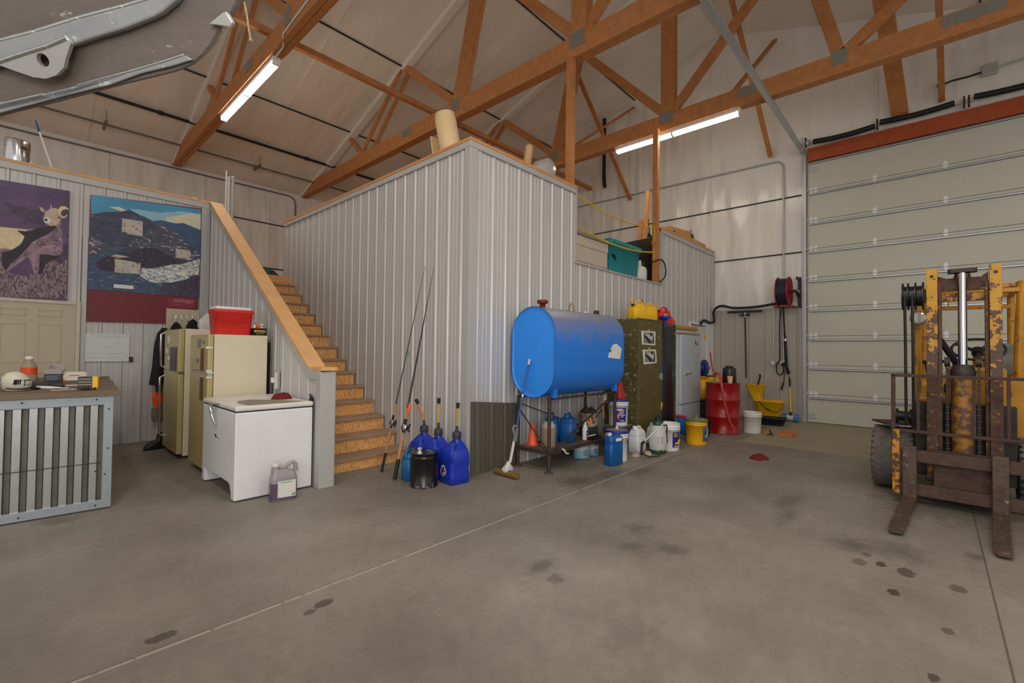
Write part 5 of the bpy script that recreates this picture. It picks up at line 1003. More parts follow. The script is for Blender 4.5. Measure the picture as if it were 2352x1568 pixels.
m = MB(); m.loft([rrect(.17, .13, .04, 4, .003, 0, 0), rrect(.18, .14, .045, 4, .06, 0, 0), rrect(.16, .12, .04, 4, .07, -.01, 0), rrect(.14, .10, .04, 4, .15, -.01, 0), rrect(.06, .06, .028, 4, .24, .0, 0), rrect(.035, .035, .016, 4, .29, .0, 0)]); m.build('body', redd, t)
def poly_jug(lab, loc, rz, w, d, h, m_, cap_side=-1):
    t = thing('poly_jug', lab, 'jug', loc, rz, 'white handled jugs')
    m = MB(); m.loft([rrect(w-.02, d-.02, .03, 4, .001), rrect(w, d, .035, 4, .012), rrect(w, d, .035, 4, h*.6), rrect(w-.008, d-.008, .035, 4, h*.61), rrect(w, d, .035, 4, h*.64), rrect(w-.02, d-.02, .035, 4, h*.76), rrect(w*.62, d*.7, .035, 4, h*.88), rrect(w*.4, d*.5, .03, 4, h*.9)]); m.build('body', m_, t)
    MB().tube([(-w*.1, 0, h*.88), (w*.1, 0, h*.96), (w*.3, 0, h*.93), (w*.42, 0, h*.7), (w*.44, 0, h*.5)], [.02, .019, .019, .02, .02], 10).build('handle', m_, t); MB().lathe([(.035, h*.86), (.035, h*.98), (.03, h)], (cap_side*w*.26, 0, 0), 18).build('cap', white, t)
    return t
poly_jug('white poly jug with a broad cap standing right of the blue-lidded pail', (5.99, 3.09, 0), -.05, .24, .17, .37, mat('white_poly', (214, 214, 214), .4, 0, .04))
t = poly_jug('cloudy jug with a little dark red liquid, behind the sprayer', (6.52, 3.08, 0), -.1, .24, .17, .36, natural); MB().loft([rrect(.242, .172, .035, 4, .013), rrect(.242, .172, .035, 4, .06)]).build('liquid', mat('maroon_liquid', (96, 60, 70), .4), t)
# pump sprayer
t = thing('pump_sprayer', 'white garden pump sprayer with green collar and base', 'sprayer', (6.15, 2.86, 0)); dg = mat('sprayer_green', (32, 78, 52), .4)
MB().lathe([(.108, .05), (.118, .12), (.12, .2), (.11, .28), (.09, .36), (.075, .39)], n=32).build('tank', natural, t); MB().lathe([(.105, .001), (.112, .008), (.112, .05), (.106, .055)], n=32).build('base', dg, t); MB().lathe([(.076, .385), (.078, .39), (.074, .44), (.06, .445)], n=28).build('collar', dg, t)
m = MB(); m.lathe([(.05, .44), (.042, .47), (.04, .495)], n=20); m.bar((-.06, -.02, .505), (.065, .02, .505), .035, .022, (0, 0, 1)); m.build('pump_handle', blk, t)
MB().tube([(.05, -.06, .37), (.12, -.07, .385), (.17, -.06, .33), (.175, -.05, .25), (.15, -.07, .18), (.10, -.09, .14)], .008, 8).build('hose', cord, t)
m = MB(); W0, W1 = Vector((-.02, -.13, .46)), Vector((-.45, -.02, .22)); m.tube([tuple(W0), tuple(W1)], .008, 8); m.build('wand', zinc, t); m = MB(); m.tube([tuple(W1), tuple(W1+(W1-W0)*.12)], .018, 8); m.tube([tuple(W1+(W1-W0)*.10), tuple(W1+Vector((-.10, -.01, -.16)))], .016, 8); m.tube([tuple(W1+Vector((-.08, -.01, -.14))), (-.42, -.08, .02), (-.25, -.14, .02), (-.11, -.1, .07)], .007, 8); m.build('trigger', cord, t)
m = MB(); rr = random.Random(3)
for k in range(5):
    for j in range(2): a = -2.85+.5*j+.06; z = .155+.02*k; m.bar((.121*math.cos(a), .121*math.sin(a), z), (.121*math.cos(a+.24), .121*math.sin(a+.24), z), .002, .006)
m.build('print', gus, t)
t = pail('open white bucket with a blue excavator label, right of the pump sprayer', (6.48, 2.84, 0), .15, .385, white, None, nb, a_c=-1.95, lw=.45, open_=True, bail=False)
facing_text(t, 'NAPA', .034, blueln, .15, .385, .219, -2.08, -.0, .001)
n_ = Vector((math.cos(-2.08), math.sin(-2.08), 0)); u_ = Vector((-n_.y, n_.x, 0)); m = MB(); m.prism([(.04*math.cos(q), .026*math.sin(q)) for q in [2*PI*k/20 for k in range(20)]], tuple(n_*.1455+Vector((0, 0, .23))), tuple(u_), (0, 0, 1), .002); m.build('yellow_badge', yel, t)
m = MB(); m.prism([(-.04, 0), (.03, 0), (.03, .02), (.045, .06), (.02, .07), (.0, .03), (-.04, .02)], tuple(n_*.1425+u_*.03+Vector((0, 0, .10))), tuple(u_), (0, 0, 1), .003); m.build('yellow_excavator', yel, t); facing_text(t, 'HYDRAULIC', .018, white, .15, .385, .066, -1.95)
for i, (x, y, l) in enumerate(((5.72, 2.97, 'crumpled beige paper scrap on the floor below the wand grip'), (5.93, 2.90, 'second crumpled paper scrap, left of the sprayer base'))):
    q = rag('paper_scrap', l, (x, y, 0), .07, .05, .045, 20+i, mat('crumpled_paper', (186, 168, 146), .85, 0, .1, 20)); q['category'] = 'paper'; q['group'] = 'paper scraps by the sprayer'
# ---------------------------------------------------------------- lockers and old refrigerator
grn = mat('olive_drab_chipped', (92, 82, 40), .5, .1, .2, 9, rgb2=(176, 172, 156), thr=.6); oliv = grn
t = thing('green_locker', 'tall olive drab steel locker with chipped edges, two photos taped to its front', 'locker', (6.72, 3.53, 0)); o = t.location
LX0, LX1, LY0, LY1, LZ = 6.305, 7.135, 3.25, 3.82, 1.915
m = MB(o); m.box(LX0, LX1, LY0+.014, LY1, .03, LZ); m.build('cabinet', grn, t, .008); MB(o).box(LX0+.03, LX1-.03, LY0, LY0+.016, .07, LZ-.04).build('door', mat('olive_door', (96, 86, 42), .5, .1, .15, 8, rgb2=(150, 142, 118), thr=.63), t, .006)
m = MB(o)
for (x, y) in ((LX0+.003, LY0+.012), (LX1-.003, LY0+.012)): m.bar((x, y, .05), (x, y, LZ), .012, .012, (1, 0, 0))
m.bar((LX0, LY0+.012, LZ), (LX1, LY0+.012, LZ), .012, .012); m.build('worn_edge', mat('worn_edge', (134, 128, 112), .5, .3, .3, 40, rgb2=(66, 58, 22), thr=.5), t)
m = MB(o); m.box(LX1-.09, LX1-.05, LY0-.03, LY0, .98, 1.06); m.tube([(LX1-.07, LY0-.02, 1.08), (LX1-.07, LY0-.02, .96)], .01, 8); m.build('latch', galv, t); MB(o).box(LX0, LX1, LY0+.03, LY1, 0, .03).build('base', dkm, t)
def photo(lab, pts, tape):
    t = thing('taped_photo', lab, 'photo', (6.65, LY0-.002, sum(p[1] for p in pts)/4), group='photos on the green locker'); o = t.location
    MB(o).prism(pts, (0, LY0-.001, 0), (1, 0, 0), (0, 0, 1), .0015).build('paper', paper, t)
    cx = sum(p[0] for p in pts)/4; cz = sum(p[1] for p in pts)/4; S_ = lambda a, b: (cx+a, cz+b); gm = lambda n, v: mat(n, (v, v, v), .6, 0, .2, 12)
    m = MB(o); L_ = [([S_(-.17, -.085), S_(.18, -.085), S_(.18, .085), S_(-.17, .085)], 0), ([S_(-.16, .05), S_(.06, -.02), S_(.10, -.08), S_(.0, -.08), S_(-.16, .02)], 1), ([S_(-.14, .06), S_(.10, .05), S_(.14, -.02), S_(.06, -.03)], 2), ([S_(.02, .085), S_(.12, .085), S_(.11, .03), S_(.05, .035)], 1), ([S_(.12, -.085), S_(.18, -.085), S_(.18, .05), S_(.15, .0)], 1)]
    for i, (p, k) in enumerate(L_): m.mat(k).prism(p, (0, LY0-.0027-.0004*i, 0), (1, 0, 0), (0, 0, 1), .0004)
    m.build('image', [gm('photo_mid', 140), gm('photo_dark', 46), gm('photo_light', 196)], t)
    MB(o).prism([(tape[0]-.03, tape[1]-.03), (tape[0]+.03, tape[1]-.01), (tape[0]+.035, tape[1]+.03), (tape[0]-.03, tape[1]+.02)], (0, LY0-.004, 0), (1, 0, 0), (0, 0, 1), .001).build('tape', mat('green_tape', (178, 186, 110), .5), t)
photo('upper black and white photo taped on the green locker door', [(6.40, 1.73), (6.88, 1.735), (6.87, 1.515), (6.425, 1.525)], (6.63, 1.735)); photo('lower black and white photo taped on the green locker door', [(6.44, 1.443), (6.90, 1.452), (6.93, 1.237), (6.49, 1.222)], (6.66, 1.455))
for i, (z, m_, l) in enumerate(((1.15, bluejr, 'blue and green sticker at the locker door edge below the photos'), (.55, yel, 'yellow pointed sticker low on the locker door edge'), (1.0, MT['dark_green'], 'dark green sticker at the middle of the locker door edge'))):
    k = MB((7.11, LY0-.002, z)); k.prism([(7.095, z-.05), (7.13, z-.03), (7.13, z+.04), (7.10, z+.05)] if i != 1 else [(7.10, z-.07), (7.133, z+.03), (7.095, z+.06)], (0, LY0-.0005, 0), (1, 0, 0), (0, 0, 1), .012); tag(k.build('door_magnet', m_), l, 'magnet', 'stickers on the locker edge')
t = thing('black_locker', 'narrow tall black steel locker with shiny rounded edges, right of the green locker', 'locker', (7.42, 3.5, 0)); o = t.location
bks = mat('gloss_black_steel', (30, 30, 38), .3, .2, .08)
m = MB(o); m.loft([rrect(.51, .55, .06, 6, .02, 7.41, 3.535), rrect(.51, .55, .06, 6, 1.885, 7.41, 3.535), rrect(.48, .52, .05, 6, 1.895, 7.41, 3.535)]); m.build('cabinet', bks, t); MB(o).box(7.30, 7.52, 3.25, 3.262, .1, 1.84).build('door', bks, t, .008); MB(o).box(7.655, 7.672, 3.25, 3.3, .03, 1.88).build('olive_edge', oliv, t)
MB(o).box(7.645, 7.66, 3.235, 3.25, 1.0, 1.1).build('latch', galv, t); MB(o).loft([rrect(.45, .5, .05, 4, 0, 7.41, 3.535), rrect(.45, .5, .05, 4, .02, 7.41, 3.535)]).build('base', dkm, t)
gf = mat('old_grey_enamel', (176, 184, 188), .35, .05, .04, 3)
t = thing('old_refrigerator', 'old pale grey rounded refrigerator with a chrome latch, between black locker and red drum', 'refrigerator', (8.2, 3.5, 0)); o = t.location
m = MB(o); m.loft([[(x, y, z) for x, y, z in rrect(1.0-e*2, .56-e*2, .06, 5, zz, 8.205, 3.53)] for zz, e in ((.02, 0), (1.72, 0), (1.77, .012), (1.80, .04), (1.81, .09))]); m.build('cabinet', gf, t)
m = MB(o); m.loft([[(x, y+.0, z) for x, y, z in rrect(.90, .06, .025, 4, zz, 8.24, 3.235)] for zz in (.52, 1.70, 1.72)]); m.build('door', gf, t); m = MB(o); m.loft([rrect(.90, .055, .025, 4, zz, 8.24, 3.237) for zz in (.06, .49, .5)]); m.build('lower_door', gf, t)
MB(o).box(7.70, 8.70, 3.215, 3.25, 1.735, 1.765).build('top_trim', mat('aged_trim', (150, 140, 118), .5), t, .008)
m = MB(o); m.box(7.93, 8.10, 3.185, 3.205, 1.02, 1.06); m.tube([(7.95, 3.185, 1.04), (8.0, 3.165, 1.05), (8.12, 3.165, 1.045)], .014, 8); m.box(8.09, 8.12, 3.19, 3.205, 1.0, 1.08); m.build('latch', chrome, t, .003); MB(o).tube(smooth([(8.40, 3.200, 1.57), (8.42, 3.199, 1.63), (8.425, 3.199, 1.57), (8.40, 3.199, 1.565), (8.45, 3.199, 1.575), (8.46, 3.199, 1.56), (8.48, 3.199, 1.575), (8.49, 3.199, 1.56), (8.52, 3.199, 1.57)]), .005, 6).build('script_badge', mat('dark_chrome', (90, 90, 92), .3, .8), t)
MB(o).loft([rrect(.9, .5, .04, 4, 0, 8.2, 3.53), rrect(.9, .5, .04, 4, .02, 8.2, 3.53)]).build('base', dkm, t)
m = MB((8.2, 3.35, 1.85)); m.tube([(7.80, 3.34, 1.853), (8.70, 3.30, 1.853)], .042, 16); q = m.build('cardboard_tube', mat('kraft_tube', (170, 132, 66), .7, 0, .08)); tag(q, 'long brown cardboard tube lying on top of the old grey refrigerator', 'tube'); k = MB((8.2, 3.35, 1.85)); k.tube([(8.70, 3.30, 1.853), (8.725, 3.299, 1.853)], .03, 12); k.build('end_plug', dkm, q)
# cans on the locker tops
def gas_can(lab, loc, rz, m_, s=1.0, spout=None, up=True, group='gas cans on the lockers'):
    t = thing('gas_can', lab, 'gas can', loc, rz, group); w_, d_, h = .34*s, .25*s, .30*s
    m = MB(); m.loft([rrect(w_-.02, d_-.02, .04, 4, .001), rrect(w_, d_, .05, 4, .015), rrect(w_, d_, .05, 4, h*.62), rrect(w_*.94, d_*.95, .05, 4, h*.76, .01), rrect(w_*.72, d_*.8, .05, 4, h*.92, .025), rrect(w_*.4, d_*.6, .04, 4, h*1.0, .04)]); m.build('body', m_, t)
    MB().tube([(-.06*s, 0, h*.95), (-.03*s, 0, h*1.13), (.04*s, 0, h*1.2), (.11*s, 0, h*1.15), (.16*s, 0, h*.95), (.165*s, 0, h*.65)], [.02*s, .02*s, .02*s, .021*s, .022*s, .02*s], 10).build('handle', m_, t)
    MB().tube([(-.10*s, 0, h*.82), (-.125*s, 0, h*.99)], [.035*s, .03*s], 14).build('collar', blk, t)
    if spout: MB().tube([(-.125*s, 0, h*.98), (-.165*s, 0, h*1.2), (-.20*s, 0, h*1.42)], [.018*s, .016*s, .011*s], 10).build('spout', spout, t)
    return t
gas_can('yellow gas can with a yellow spout, left on top of the green locker', (6.56, 3.40, LZ+.001), -.3, yel, .80, yel); gas_can('second yellow gas can, right on the green locker, with a black spout', (6.98, 3.42, LZ+.001), -.3, yel, .78, blk)
gas_can('bright red gas can with a yellow spout on the black locker top', (7.56, 3.45, 1.897), -.3, mat('bright_red_poly', (222, 48, 36), .4, 0, .06), .80, yel)
t = gas_can('smaller red gas can behind, over the old refrigerator corner', (7.98, 3.52, 1.812), -.3, MT['bright_red_poly'], .66)
t = thing('blue_funnel', 'blue funnel cup stuffed with tape and picks on the black locker front edge', 'funnel', (7.36, 3.31, 1.897))
MB().lathe([(.022, .002), (.026, .04), (.055, .07), (.085, .075), (.092, .12), (.086, .122), (.05, .08)], n=26).build('cup', mat('funnel_blue', (24, 70, 190), .4), t); m = MB(); m.mat(0).ball((-.02, -.02, .13), .042, .04, .025); m.mat(1).ball((.04, .0, .135), .026, .026, .035); m.mat(2).tube([(.05, 0, .10), (.075, .01, .26)], .006, 6); m.build('contents', [mat('amber_tape', (230, 160, 60), .4), MT['dark_green'], cord], t)
# ---------------------------------------------------------------- right of the lockers, on the floor
t = thing('salt_bag', 'blue and white bag leaning against the old refrigerator beside the yellow pail', 'bag', (7.45, 3.02, 0), -.15); sbm = mat('bag_blue', (40, 132, 214), .4, 0, .1, 8, .2)
m = MB(); A_ = Vector((-.16, -.17, .01)); 
def slab(x0, x1, w, z0, z1, th, k):
    m.mat(k); rows = []
    for i in range(7):
        s = i/6; c = Vector((x0+(x1-x0)*s, 0, z0+(z1-z0)*s)); tt = th*(1-abs(2*s-1)**4*.7)
        rows.append([c+Vector((tt*math.cos(q)*.9, w/2*math.copysign(abs(math.sin(q))**.5, math.sin(q)), tt*.4*math.cos(q))) for q in [2*PI*k2/16 for k2 in range(16)]])
    m.loft(rows)
slab(.15, -.06, .22, .03, .35, .05, 0); m.mat(1); m.build('sack', [sbm, white], t)
m = MB(); m.bar((.185-.06, -.113, .05), (-.09, -.113, .35), .012, .05, (1, 0, .6)); m.build('white_side', white, t); m = MB(); m.bar((-.05, 0, .335), (-.085, 0, .385), .18, .03, (1, 0, .6)); m.build('pink_top', mat('bag_pink', (196, 60, 90), .5), t); MB().bar((.13, -.1195, .06), (-.06, -.1195, .33), .002, .02, (1, 0, .6)).build('print', navy, t)
t = pail('yellow pail with a dusty green lid and a blue tractor label', (7.22, 2.73, 0), .16, .375, mat('pail_amber', (240, 172, 14), .4, 0, .05), mat('lid_green', (78, 116, 54), .5, 0, .15, 20), mat('label_steel_blue', (60, 96, 130), .5, 0, .15, 14), a_c=-1.72, lw=.38)
MB().lathe([(.02, .375), (.02, .39), (.011, .395), (.011, .415), (.028, .418), (.028, .43)], (.05, .02, 0), 14).build('spout', mat('tan_spout', (170, 140, 100), .6), t); m = MB()
for k in range(7):
    a_ = -1.98+.075*k; R_l = .16*.955; m.bar((R_l*math.cos(a_), R_l*math.sin(a_), .243), (R_l*math.cos(a_+.055), R_l*math.sin(a_+.055), .243), .004, .014)
m.build('print', white, t)
n_ = Vector((math.cos(-1.65), math.sin(-1.65), 0)); u_ = Vector((-n_.y, n_.x, 0)); m = MB(); m.prism([(-.05, 0), (.04, 0), (.04, .03), (.01, .05), (-.05, .03)], tuple(n_*.1545+Vector((0, 0, .11))), tuple(u_), (0, 0, 1), .002); m.build('tractor_print', mat('pale_blue_print', (150, 176, 190), .5), t)
t = thing('oil_bottle', 'white labelled dark bottle standing behind the yellow pail', 'bottle', (7.62, 2.77, 0)); MB().rbox(0, 0, .001, .22, .13, .1, .03, .008).build('body', MT['dark_green'], t); MB().box(-.068, .068, -.054, -.05, .06, .2).box(-.0685, -.065, -.04, .04, .06, .2).build('label', mat('cream_label', (206, 188, 164), .6), t); MB().lathe([(.025, .22), (.02, .27)], n=14).build('cap', blk, t)
t = thing('black_tub', 'round black rubber tub between the old refrigerator and the red drum', 'tub', (8.02, 2.97, 0)); MB().lathe([(.15, .001), (.155, .01), (.185, .24), (.195, .245), (.195, .26), (.18, .26), (.15, .03)], n=32).build('body', blk, t)
# compressor-like machine tucked behind the drum
t = thing('air_compressor', 'yellow tank compressor with a blue motor, mostly hidden behind the red drum', 'compressor', (9.2, 3.3, 0)); o = t.location; cy_ = mat('machine_yellow', (234, 170, 20), .4, 0, .06)
m = MB(o); m.loft([[(x, 3.32+r*math.cos(q), .72+r*math.sin(q)) for q in [2*PI*k/28 for k in range(28)]] for x, r in ((8.80, .02), (8.81, .12), (8.85, .19), (8.92, .22), (9.6, .22), (9.67, .19), (9.70, .1), (9.71, .02))]); m.build('tank', cy_, t)
for x in (8.95, 9.5): MB(o).box(x-.02, x+.02, 3.2, 3.44, .0, .56).build('leg', dkm, t)
MB(o).box(8.85, 9.6, 3.2, 3.42, .93, .955).build('deck', cy_, t); MB(o).box(9.0, 9.5, 3.2, 3.45, .25, .45).build('engine_block', blk, t, .02)
bm_ = mat('motor_blue', (40, 56, 130), .4, 0, .08); AX = Vector((.72, -.69, 0)); MC = Vector((9.17, 3.36, 1.11)); m = MB(o); m.tube([MC-AX*.16, MC+AX*.02], .085, 20); m.tube([MC, MC+AX*.03, MC+AX*.06, MC+AX*.075], [.10, .165, .165, .10], 28); m.bar((9.12, 3.40, .95), (9.12, 3.40, 1.05), .12, .14, (1, 0, 0)); m.build('motor', bm_, t); MB(o).tube([MC+AX*.07, MC+AX*.15], .03, 12).build('shaft', mat('green_grey', (86, 92, 66), .5), t)
m = MB(o); m.tube([(8.86, 3.1, .66), (8.84, 3.08, .7), (8.86, 3.02, .72), (8.86, 3.0, .66), (8.86, 3.0, .2), (8.88, 3.05, .12), (8.95, 3.19, .1)], .018, 10); m.build('chrome_handle', chrome, t); MB(o).tube([(8.85+.03*k, 3.16, .965+.012*math.sin(k*1.6)) for k in range(16)], .012, 6).build('cable_chain', dkm, t)
# red drum
drr = mat('drum_red', (150, 14, 16), .3, .05, .07, 3)
t = thing('steel_drum', 'red steel oil drum with a hand pump and a long pink hose', 'drum', (8.62, 2.79, 0)); R_ = .286; H_ = .876
MB().lathe([(R_-.008, .001), (R_, .006), (R_, .014), (R_-.006, .02), (R_-.006, .27), (R_+.006, .285), (R_+.006, .295), (R_-.006, .31), (R_-.006, .565), (R_+.006, .58), (R_+.006, .59), (R_-.006, .605), (R_-.006, H_-.02), (R_, H_-.014), (R_, H_)], n=48, cap=False).build('body', drr, t)
MB().lathe([(R_-.002, H_), (R_-.012, H_), (R_-.014, H_-.003), (.02, H_-.003)], n=48).build('top', mat('drum_lid', (150, 40, 36), .4, .1, .2, 14), t)
a = -1.25; m = MB(); m.bar((R_*math.cos(a)*1.0, R_*math.sin(a)*1.0, .70), (R_*math.cos(a+.16), R_*math.sin(a+.16), .70), .002, .13); m.build('label', paper, t)
m = MB(); px_, py_ = -.13, .10; m.lathe([(.028, H_-.02), (.028, H_+.02), (.018, H_+.03), (.018, H_+.12), (.03, H_+.125), (.03, H_+.155)], (px_, py_, 0), 16); m.bar((px_-.10, py_+.02, H_+.13), (px_, py_, H_+.135), .02, .02); m.build('hand_pump', mat('pump_olive', (120, 128, 60), .5, .2), t)
MB().bar((px_-.16, py_+.06, H_+.09), (px_, py_, H_+.08), .03, .02).build('lever', yel, t); MB().tube([(px_-.03, py_, H_+.15), (px_-.045, py_+.03, H_+.3), (px_-.08, py_+.05, H_+.55)], [.014, .013, .012], 8).build('suction_tube', mat('rod_red', (170, 52, 36), .4), t); MB().tube([(px_-.08, py_+.05, H_+.55), (px_-.084, py_+.052, H_+.60)], .014, 8).build('tube_tip', chrome, t)
DP = lambda u, f, z: (u*.677-f*.95, -u*.735-f*.31, z); MB().tube(smooth([DP(-.15, .06, H_+.14), DP(-.10, .12, H_+.18), DP(-.05, .24, H_+.13), DP(-.02, .335, H_-.04), DP(.03, .335, .55), DP(.10, .325, .28), DP(.17, .30, .12)]), .021, 12).build('hose', mat('pink_hose', (176, 66, 62), .4, 0, .05), t)
t = thing('black_jug', 'black ribbed-neck can standing on the red drum lid', 'can', (8.75, 2.72, H_+.001)); MB().lathe([(.115, .001), (.12, .008), (.11, .24), (.104, .262), (.07, .268)], n=28).build('body', mat('charcoal_tin', (42, 42, 42), .35, .2), t); MB().lathe([(.062, .265), (.066, .275), (.066, .295), (.05, .30)], n=22).build('cap', blk, t)
t = thing('paper_cup', 'peach coloured plastic cup on the drum lid before the black can', 'cup', (8.575, 2.655, H_+.001)); MB().lathe([(.036, .001), (.047, .125), (.044, .125), (.034, .006)], n=22).build('cup', mat('peach_poly', (232, 176, 132), .4, 0, .06, trans=.1), t)
pail('plain white open bucket on the floor right of the red drum', (8.96, 2.40, 0), .155, .365, mat('white_bucket_dirty', (216, 212, 204), .45, 0, .05, 4), open_=True, bail=False)
# ---------------------------------------------------------------- end wall by the garage door
WX = 11.18
t = thing('hose_reel', 'red hose reel with dark blue hose high on the wall beside the garage door', 'hose reel', (10.84, 2.3, 2.7)); o = t.location; rred = mat('reel_red', (150, 30, 28), .35, .2, .08)
for y in (2.20, 2.40):
    m = MB(o); m.tube([(10.84, y-.006, 2.70), (10.84, y+.006, 2.70)], [.30, .30], 32)
    for k in range(8): a = PI/4*k; m.bar((10.84+.06*math.cos(a), y-.012, 2.7+.06*math.sin(a)), (10.84+.27*math.cos(a), y-.012, 2.7+.27*math.sin(a)), .03, .012, (0, 1, 0))
    m.tube([(10.84+.295*math.cos(a), y, 2.7+.295*math.sin(a)) for a in [2*PI*k/32 for k in range(32)]], .014, 8, closed=True); m.build('flange', rred, t)
m = MB(o); hb = mat('hose_blue', (36, 42, 66), .5)
for i in range(6): m.tube([(10.84+.26*math.cos(a), 2.225+.03*i, 2.7+.26*math.sin(a)) for a in [2*PI*k/28 for k in range(28)]], .016, 8, closed=True)
m.tube([(10.84, 2.21, 2.7), (10.84, 2.39, 2.7)], .245, 28); m.build('wound_hose', hb, t)
m = MB(o); m.box(10.88, 11.18, 2.06, 2.09, 2.94, 3.0); m.box(11.12, 11.18, 2.05, 2.10, 2.38, 3.02); m.bar((10.84, 2.08, 2.7), (11.15, 2.08, 2.6), .05, .03); m.tube([(10.84, 2.07, 2.7), (10.84, 2.2, 2.7)], .03, 10); m.build('bracket', dkm, t); MB(o).box(10.80, 11.18, 2.12, 2.48, 2.385, 2.405).build('base_plate', rred, t)
MB(o).tube([(10.84, 2.07, 2.70), (10.84, 2.02, 2.70), (10.78, 2.02, 2.66)], .012, 8).build('crank', galv, t)
t = thing('pressure_wand', 'black hose and spray wand hanging below the red reel', 'spray wand', (10.95, 2.33, 1.4)); o = t.location
MB(o).tube([(10.95, 2.33, 2.385), (10.97, 2.325, 2.1), (10.99, 2.32, 1.85)], .016, 8).build('hose', cord, t); MB(o).tube([(10.99, 2.32, 1.85), (11.0, 2.31, 1.72)], .022, 8).tube([(11.0, 2.31, 1.68), (11.04, 2.29, 1.10)], .03, 10).build('grip', cord, t); MB(o).tube([(11.0, 2.31, 1.72), (11.0, 2.31, 1.68)], .022, 8).build('coupling', chrome, t)
MB(o).tube([(11.04, 2.29, 1.10), (11.10, 2.27, 1.02), (11.1, 2.28, .98)], .035, 8).build('trigger', cord, t)
t = thing('grill_brush', 'thin-handled dark brush hanging under the spray wand', 'brush', (11.1, 2.35, .8)); o = t.location
MB(o).tube([(11.09, 2.34, 1.06), (11.1, 2.35, .85), (11.1, 2.365, .78)], .009, 8).build('handle', dkm, t); MB(o).bar((11.1, 2.362, .79), (11.1, 2.40, .64), .03, .06, (1, 0, 0)).build('head', blk, t)
m = thing('wall_outlet', 'round grey outlet box with a conduit running up to a junction box on the wainscot', 'outlet', (11.17, 2.57, 1.21)); o = m.location
MB(o).tube([(11.196, 2.57, 1.21), (11.12, 2.57, 1.21)], .055, 16).build('box', galv, m); MB(o).tube([(11.16, 2.57, 1.26), (11.16, 2.56, 2.45)], .014, 8).build('conduit', galv, m); MB(o).box(11.11, 11.117, 2.55, 2.59, 1.18, 1.24).build('cover', white, m, .003); MB(o).tube([(11.16, 2.52, 1.21), (11.16, 2.40, 1.205)], .012, 8).build('side_conduit', galv, m); MB(o).tube([(11.196, 2.365, 1.21), (11.11, 2.365, 1.21)], .06, 16).build('second_box', galv, m); MB(o).tube([(11.11, 2.36, 1.19), (11.05, 2.36, 1.17)], .035, 12).build('plug', cord, m)
MB(o).tube([(11.15, 2.43, 2.36), (11.16, 2.45, 2.0), (11.15, 2.44, 1.45), (11.13, 2.44, 1.28)]+[(11.13, 2.435+.07*math.sin(a), 1.10+.15*math.cos(a)) for a in [.3+PI*1.8*k/12 for k in range(13)]], .012, 8).build('looped_cord', cord, m)
MB(o).box(11.12, 11.2, 2.48, 2.60, 2.46, 2.58).build('junction_box', galv, m, .004); MB(o).tube([(11.16, 2.38, 2.55), (11.16, 2.375, 1.27)], .016, 8).build('conduit', galv, m)
m = MB((11.1, 3.2, 2.4)); m.tube(smooth([(11.12, 2.46, 2.50), (11.12, 2.9, 2.44), (11.12, 3.35, 2.44), (11.12, 3.6, 2.50), (11.10, 3.73, 2.47), (11.09, 3.80, 2.36), (11.10, 3.79, 2.16)]+[(10.9, 3.80, 2.10), (10.6, 3.78, 2.12), (10.4, 3.78, 2.13), (10.25, 3.79, 2.04)]), .026, 8); tag(m.build('wall_cable', cord), 'thick black cable sagging along the wall top and dropping over the white door frame', 'cable')
t = thing('floor_squeegee', 'long black floor squeegee hanging blade up on the tan wainscot', 'squeegee', (11.13, 3.12, 1.6)); o = t.location
MB(o).box(11.10, 11.15, 2.78, 3.50, 2.325, 2.37).build('blade', blk, t, .006); MB(o).tube([(11.13, 3.13, 2.26), (11.12, 3.10, .86)], .015, 10).build('handle', blk, t); MB(o).tube([(11.13, 3.13, 2.22), (11.13, 3.13, 2.33)], .02, 10).build('socket', galv, t)
m = MB(o); 
for k in range(6): m.tube([(11.13, 3.04+.036*k, 2.28), (11.10, 3.05+.036*k, 2.25)], .01, 6)
m.bar((11.15, 3.03, 2.28), (11.15, 3.24, 2.28), .02, .03); m.build('rack', dkm, t)
t = thing('mop_bucket', 'yellow mop bucket with a raised wringer and black handle against the wainscot', 'mop bucket', (10.72, 2.63, 0), 0); yb = mat('bucket_yellow', (226, 172, 10), .4, 0, .06)
m = MB(); m.loft([rrect(.26, .36, .06, 4, .09, .0, -.08), rrect(.29, .40, .06, 4, .12, 0, -.08), rrect(.36, .50, .07, 4, .40, 0, -.1), rrect(.40, .54, .07, 4, .41, 0, -.1), rrect(.40, .54, .07, 4, .43, 0, -.1), rrect(.34, .48, .06, 4, .43, 0, -.1), rrect(.26, .36, .05, 4, .13, 0, -.08)]); m.build('bucket', yb, t)
m = MB(); m.loft([rrect(.22, .16, .04, 4, .40, .0, .12), rrect(.26, .20, .04, 4, .55, 0, .16), rrect(.32, .36, .05, 4, .74, 0, .16), rrect(.34, .38, .05, 4, .75, 0, .16), rrect(.30, .34, .05, 4, .74, 0, .16), rrect(.22, .16, .04, 4, .5, 0, .14)]); m.build('wringer', yb, t)
MB().tube([(0, .14, .60), (0, .12, .78), (.0, .085, .92), (0, .09, .97)], .02, 10).build('wringer_handle', blk, t); MB().tube([(-.205, .06, .42), (-.21, -.1, .26), (-.21, -.28, .22), (-.2, -.36, .30)], .007, 6).build('bail', dkm, t); m = MB()
for x in (-.13, .13):
    for y in (-.24, .08): m.tube([(x-.015, y, .04), (x+.015, y, .04)], .04, 14); m.bar((x, y, .05), (x, y, .10), .03, .03, (1, 0, 0))
m.build('caster', dkm, t); MB().prism([(-.05, .02), (.03, -.02), (.05, .01), (-.03, .05)], (-.185, -.1, .25), (0, -1, 0), (-.2, 0, 1), .003).build('emblem', mat('olive_print', (120, 90, 20), .6), t)
